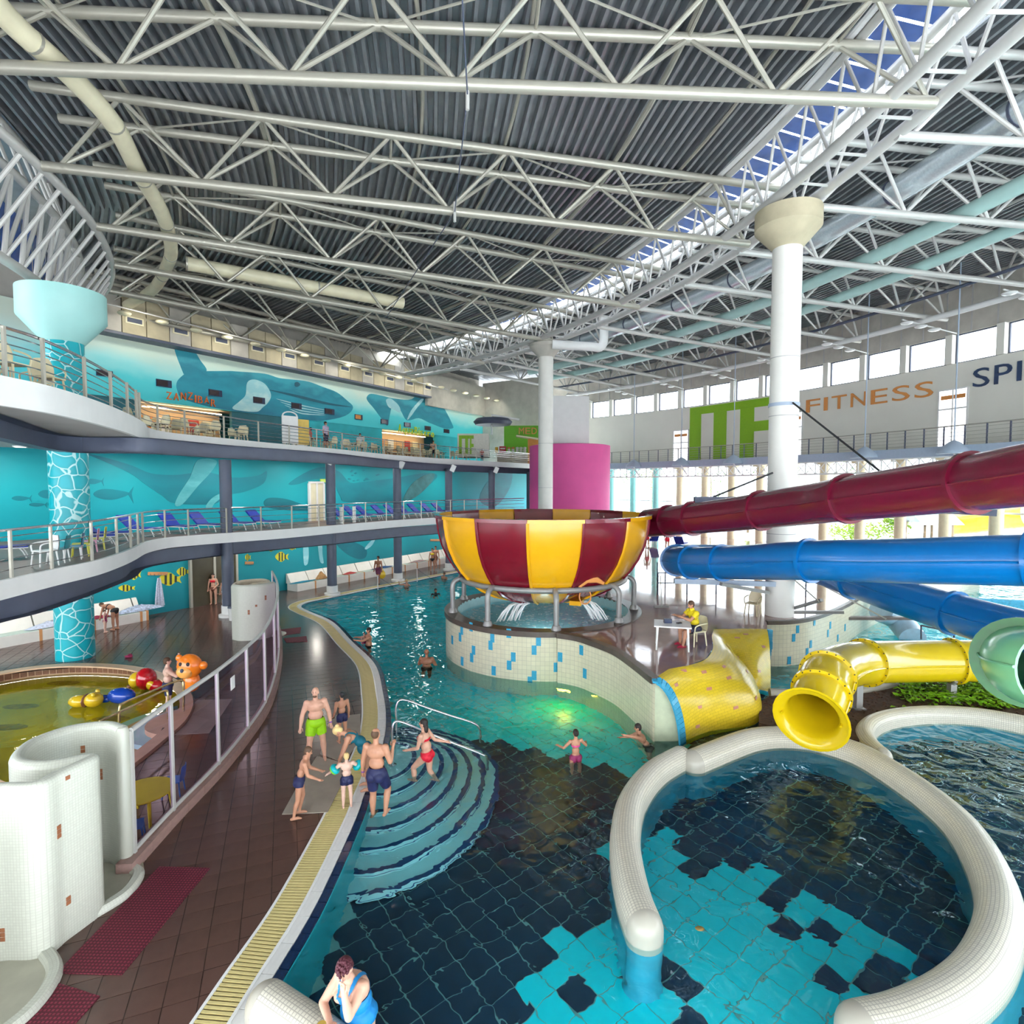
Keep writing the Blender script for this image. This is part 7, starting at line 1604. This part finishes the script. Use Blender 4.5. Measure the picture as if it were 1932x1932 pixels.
person('boy in navy trunks leaning forward on the grey mat', g0(567, 1540), (.80, .25), 1.36, 1, .9, cloth=(trunks(navy, .22),), hair=(hbr, 'short'), pose=dict(torso=(0, .32, .95), head=(0, .35, .95), look=(.2, 1, .05), la=((-.05, .35, -1), (0, .9, -.45)), ra=((.05, .25, -1), (0, .9, -.5)), ll=((-.08, .15, -1), (-.02, -.22, -1)), rl=((.08, -.10, -1), (.04, -.25, -1))), voxel=NV)
person('woman in red bikini climbing the pool steps', G(806, 1492, -.42), (-.92, .30), 1.64, 0, 1.12, True, (briefs(red), bikini(red)), (hb, 'long'), dict(torso=(0, .18, .98), look=(-.05, 1, 0), la=((-.1, .25, -1), (0, .95, -.3)), ra=((.25, -.55, -.8), (.35, -.75, -.2)), ll=((-.05, .75, -.75), (0, -.05, -1)), rl=((.05, .0, -1), (.02, -.45, -.9))), voxel=NV, ground='rfoot')
def drink(t, sub, J, sc, k):
    p = J['r'][2] + Vector((.0, .12, -.02)); sub('glass_jar', MB().lathe([(0, -.10), (.05, -.10), (.05, .10), (0, .10)], 16, p), C('amber_drink', (.55, .38, .08), .2)); sub('jar_handle', MB().tube([p + Vector((0, .05, .09)), p + Vector((0, .11, .05)), p + Vector((0, .11, -.05)), p + Vector((0, .05, -.09))], .014, 8), blk)
LWQ = D(676, 1850, 6.25)
person('woman in blue swimsuit resting her head on one hand', Vector((LWQ.x, LWQ.y, -.62)), (-.42, -.9), 1.70, 0, 1.45, True, (onepiece(blu),), (hr_, 'fluffy'), dict(torso=(0, .30, .95), head=(.05, .42, .9), look=(-.25, .75, -.6), la=((-.02, .86, -.5), (.26, -.02, .97)), ra=((.30, .70, -.70), (-.85, .50, -.12))), voxel=.011, extra=drink)
struct('pool_ledge', MB().box((LWQ.x + .1, LWQ.y + .15, -.98), (.55, .5, .70)), M_tdark)
# lifeguard on his chair
person('lifeguard in yellow shirt sitting at the white table', Vector((LCQ.x - .02, LCQ.y, ZP + .52)), (-.95, -.25), 1.74, 1, 1.12, cloth=(shirt(yel), trunks(khaki, .7, .02), ('shoe', C('red_shoe', (.42, .01, .05)), lambda n_, t_, p, f_, s_: n_ in ('lfoot', 'rfoot'), .012)), hair=(hbr, 'short'), pose=dict(torso=(0, .22, .97), head=(0, .3, .95), look=(.1, 1, -.25), la=((-.1, .75, -.65), (.15, .9, .35)), ra=((.1, .75, -.65), (-.15, .9, .30)), ll=((-.14, .98, -.12), (-.05, .22, -1)), rl=((.14, .98, -.12), (.05, -.05, -1))), ground='hip', voxel=NV)
# bathers in the water
person('broad man standing chest deep with his back turned', G(805, 1256, -.06) + Vector((0, 0, -1.18)), (.1, 1), 1.76, 2, 1.3, cloth=(trunks(blk, .5),), hair=(hb, 'bald'), pose=dict(la=((-.35, .3, -.8), (.3, .9, -.2)), ra=((.35, .3, -.8), (-.3, .9, -.2))), voxel=NV)
person('dark haired man leaning on the pool edge holding a child', G(696, 1217, -.06) + Vector((0, 0, -1.05)), (-.8, -.3), 1.74, 1, 1.15, cloth=(trunks(blk, .5),), hair=(hb, 'short'), pose=dict(la=((-.3, .8, -.3), (.0, 1, .2)), ra=((.5, .6, -.4), (-.2, 1, .2))), voxel=.02)
person('small child held at the pool edge', G(687, 1214, -.06) + Vector((0, 0, -.35)), (.5, -.6), .80, 3, 1.1, cloth=(trunks(wine, .3),), hair=(hb, 'short'), voxel=.02)
person('girl with hair bun in a pink bikini standing in the pool', G(1086, 1436, -.06) + Vector((0, 0, -.62)), (-.25, .95), 1.36, 1, .95, True, (briefs(wine), bikini(C('pink_bikini', (.72, .08, .28)))), (hb, 'bun'), dict(la=((-.55, .2, -.6), (-.3, .9, -.1)), ra=((.55, .2, -.6), (.3, .8, -.1))), voxel=NV)
person('dark haired swimmer stretching one arm near the yellow slope', G(1230, 1402, -.06) + Vector((-.1, 0, -1.02)), (-.9, .1), 1.55, 1, 1.0, cloth=(trunks(blk, .4),), hair=(hb, 'short'), pose=dict(torso=(0, .55, .8), head=(0, .2, 1), la=((-.5, .6, .35), (-.3, .9, .25)), ra=((.3, .7, -.5), (0, 1, -.2))), voxel=NV)
for lab, (u, v), dep, fc, hm_, sk in (('dark haired swimmer pair member in black near the striped bowl', (822, 1121), 1.38, (.3, -1), hb, 1), ('swimmer with raised hands near the far rope', (767, 1107), 1.25, (-.5, -1), hbl, 0), ('swimmer with bare head beside the bowl at the far edge', (838, 1091), 1.3, (-.6, -1), hbr, 1)):
    person(lab, G(u, v, -.06) + Vector((0, 0, -dep)), fc, 1.7, sk, 1.0, cloth=(shirt(blk),) if 'black' in lab else (trunks(blk, .4),), hair=(hm_, 'short'), pose=dict(la=((-.6, .5, .0), (.3, .6, .7)), ra=((.6, .5, .0), (-.3, .6, .7))) if 'raised' in lab else None, voxel=.024, detail=False)
# people on the far decks
V2 = .022
person('woman in red bikini top standing at the entrance doors', g0(403, 1140), (.2, -1), 1.64, 0, 1.0, True, (briefs(brn), bikini(red)), (hb, 'long'), dict(la=((-.4, .1, -1), (.5, .4, -.6))), voxel=V2)
person('girl in dark bikini walking beside the steel barrier', g0(425, 1144), (.35, -1), 1.52, 1, .9, True, (briefs(C('white_bottom', (.7, .7, .72))), bikini(blk)), (hb, 'long'), dict(ll=((-.05, .3, -1), (0, -.1, -1)), rl=((.05, -.2, -1), (0, -.4, -1))), voxel=V2)
person('woman in dark bikini bending down at the bench', g0(217, 1188), (-.95, .1), 1.62, 1, 1.05, True, (briefs(blk), bikini(blk)), (hbr, 'short'), dict(torso=(0, .95, .25), head=(0, 1, .1), look=(0, .5, -.9), la=((-.1, .3, -1), (0, .3, -1)), ra=((.1, .3, -1), (0, .3, -1))), voxel=V2)
person('small child in pink dress in front of the bending woman', g0(199, 1193), (.8, .3), .98, 3, 1.0, cloth=(onepiece(wine),), hair=(hbr, 'short'), voxel=V2)
person('man walking with a yellow bag past the long bench', g0(714, 1100), (-.3, -1), 1.76, 2, 1.0, cloth=(trunks(C('plum_trunks', (.16, .03, .08)), .8, .03),), hair=(hb, 'short'), pose=dict(ll=((-.05, .3, -1), (0, 0, -1)), rl=((.05, -.25, -1), (0, -.3, -1))), voxel=V2)
q = g0(722, 1098); t = thing('yellow_bag', 'yellow beach bag carried by the walking man', 'bag', q + Vector((0, -.3, .35))); MB().ball(q + Vector((0, -.35, .55)), (.28, .16, .3), 12, 8).build('bag', M_tyel, t); MB().tube([q + Vector((-.14, -.35, .8)), q + Vector((-.1, -.32, .98)), q + Vector((.05, -.3, .98)), q + Vector((.14, -.35, .8))], .02, 6).build('handle', M_tyel, t)
person('woman with yellow top standing at the far bench', g0(816, 1077), (.1, -1), 1.66, 1, 1.05, True, (bikini(yel), briefs(blk)), (hb, 'long'), voxel=V2); person('man standing close behind the woman with yellow top', g0(822, 1074), (-.2, -1), 1.74, 1, 1.0, cloth=(trunks(brn, .7),), hair=(hb, 'short'), pose=dict(ll=((-.05, .6, -.8), (0, -.3, -1))), voxel=V2)
fq = Vector((D(316, 1262, 16.4).x, 16.4, -.45))
person('father in navy trunks standing in the paddling pool with a baby', fq, (.75, .5), 1.72, 3, 1.15, cloth=(trunks(navy, .6, .02),), hair=(hbr, 'short'), pose=dict(la=((-.25, .5, -.85), (.4, .9, .5)), ra=((.3, .6, -.5), (-.3, .9, .5))), voxel=.018)
person('baby in pink held on the fathers arm', fq + Vector((.30, .10, 1.25)), (-.5, -.8), .62, 3, 1.15, cloth=(('romper', C('pink_romper', (.62, .20, .34)), lambda n_, t_, p, f_, s_: n_ in ('pelvis', 'torso', 'lthigh', 'rthigh', 'luarm', 'ruarm'), .01),), hair=(hbr, 'short'), voxel=.02, detail=False)
for i, (u, back, fc, lab, top_) in enumerate(((642, 1.0, (1, -.3), 'person in pale shirt standing at the upper terrace boards', C('lilac_shirt', (.55, .45, .60))), (688, 1.6, (-1, -.2), 'person in red top at a table on the upper terrace', C('coral_shirt', (.60, .16, .12))), (868, 1.8, (.3, -1), 'person in orange top at the far upper terrace tables', C('peach_shirt', (.70, .36, .20))), (926, 1.0, (.2, -1), 'child in red shirt at the far upper terrace railing', C('brick_shirt', (.45, .12, .08))), (757, 3.4, (0, -1), 'person in white at the snack bar counter', C('white_shirt', (.75, .75, .75))))):
    p, a = edge_pos(E2, u, Z2, back); p.z = Z2
    for ex_ in range(6):
        if free_(p, .3): break
        p, a = edge_pos(E2, u, Z2, back + .5 * (ex_ + 1)); p.z = Z2
    person(lab, Vector((p.x, p.y, Z2)), fc, 1.15 if 'child' in lab else 1.68, 1, 1.0, cloth=(shirt(top_), trunks(khaki, .9)), hair=(hb, 'short'), voxel=.03, detail=False)
for u, v, lab in ((1222, 1028, 'person in red standing on the far bright platform'), (1260, 1050, 'person crouching by the far window loungers')):
    q = oncirc(u, 950, 58); person(lab, Vector((q.x, q.y, ZP)), (.3, -1), 1.7, 1, 1.0, cloth=(trunks(red, .5),), hair=(hb, 'short'), voxel=.03, detail=False)
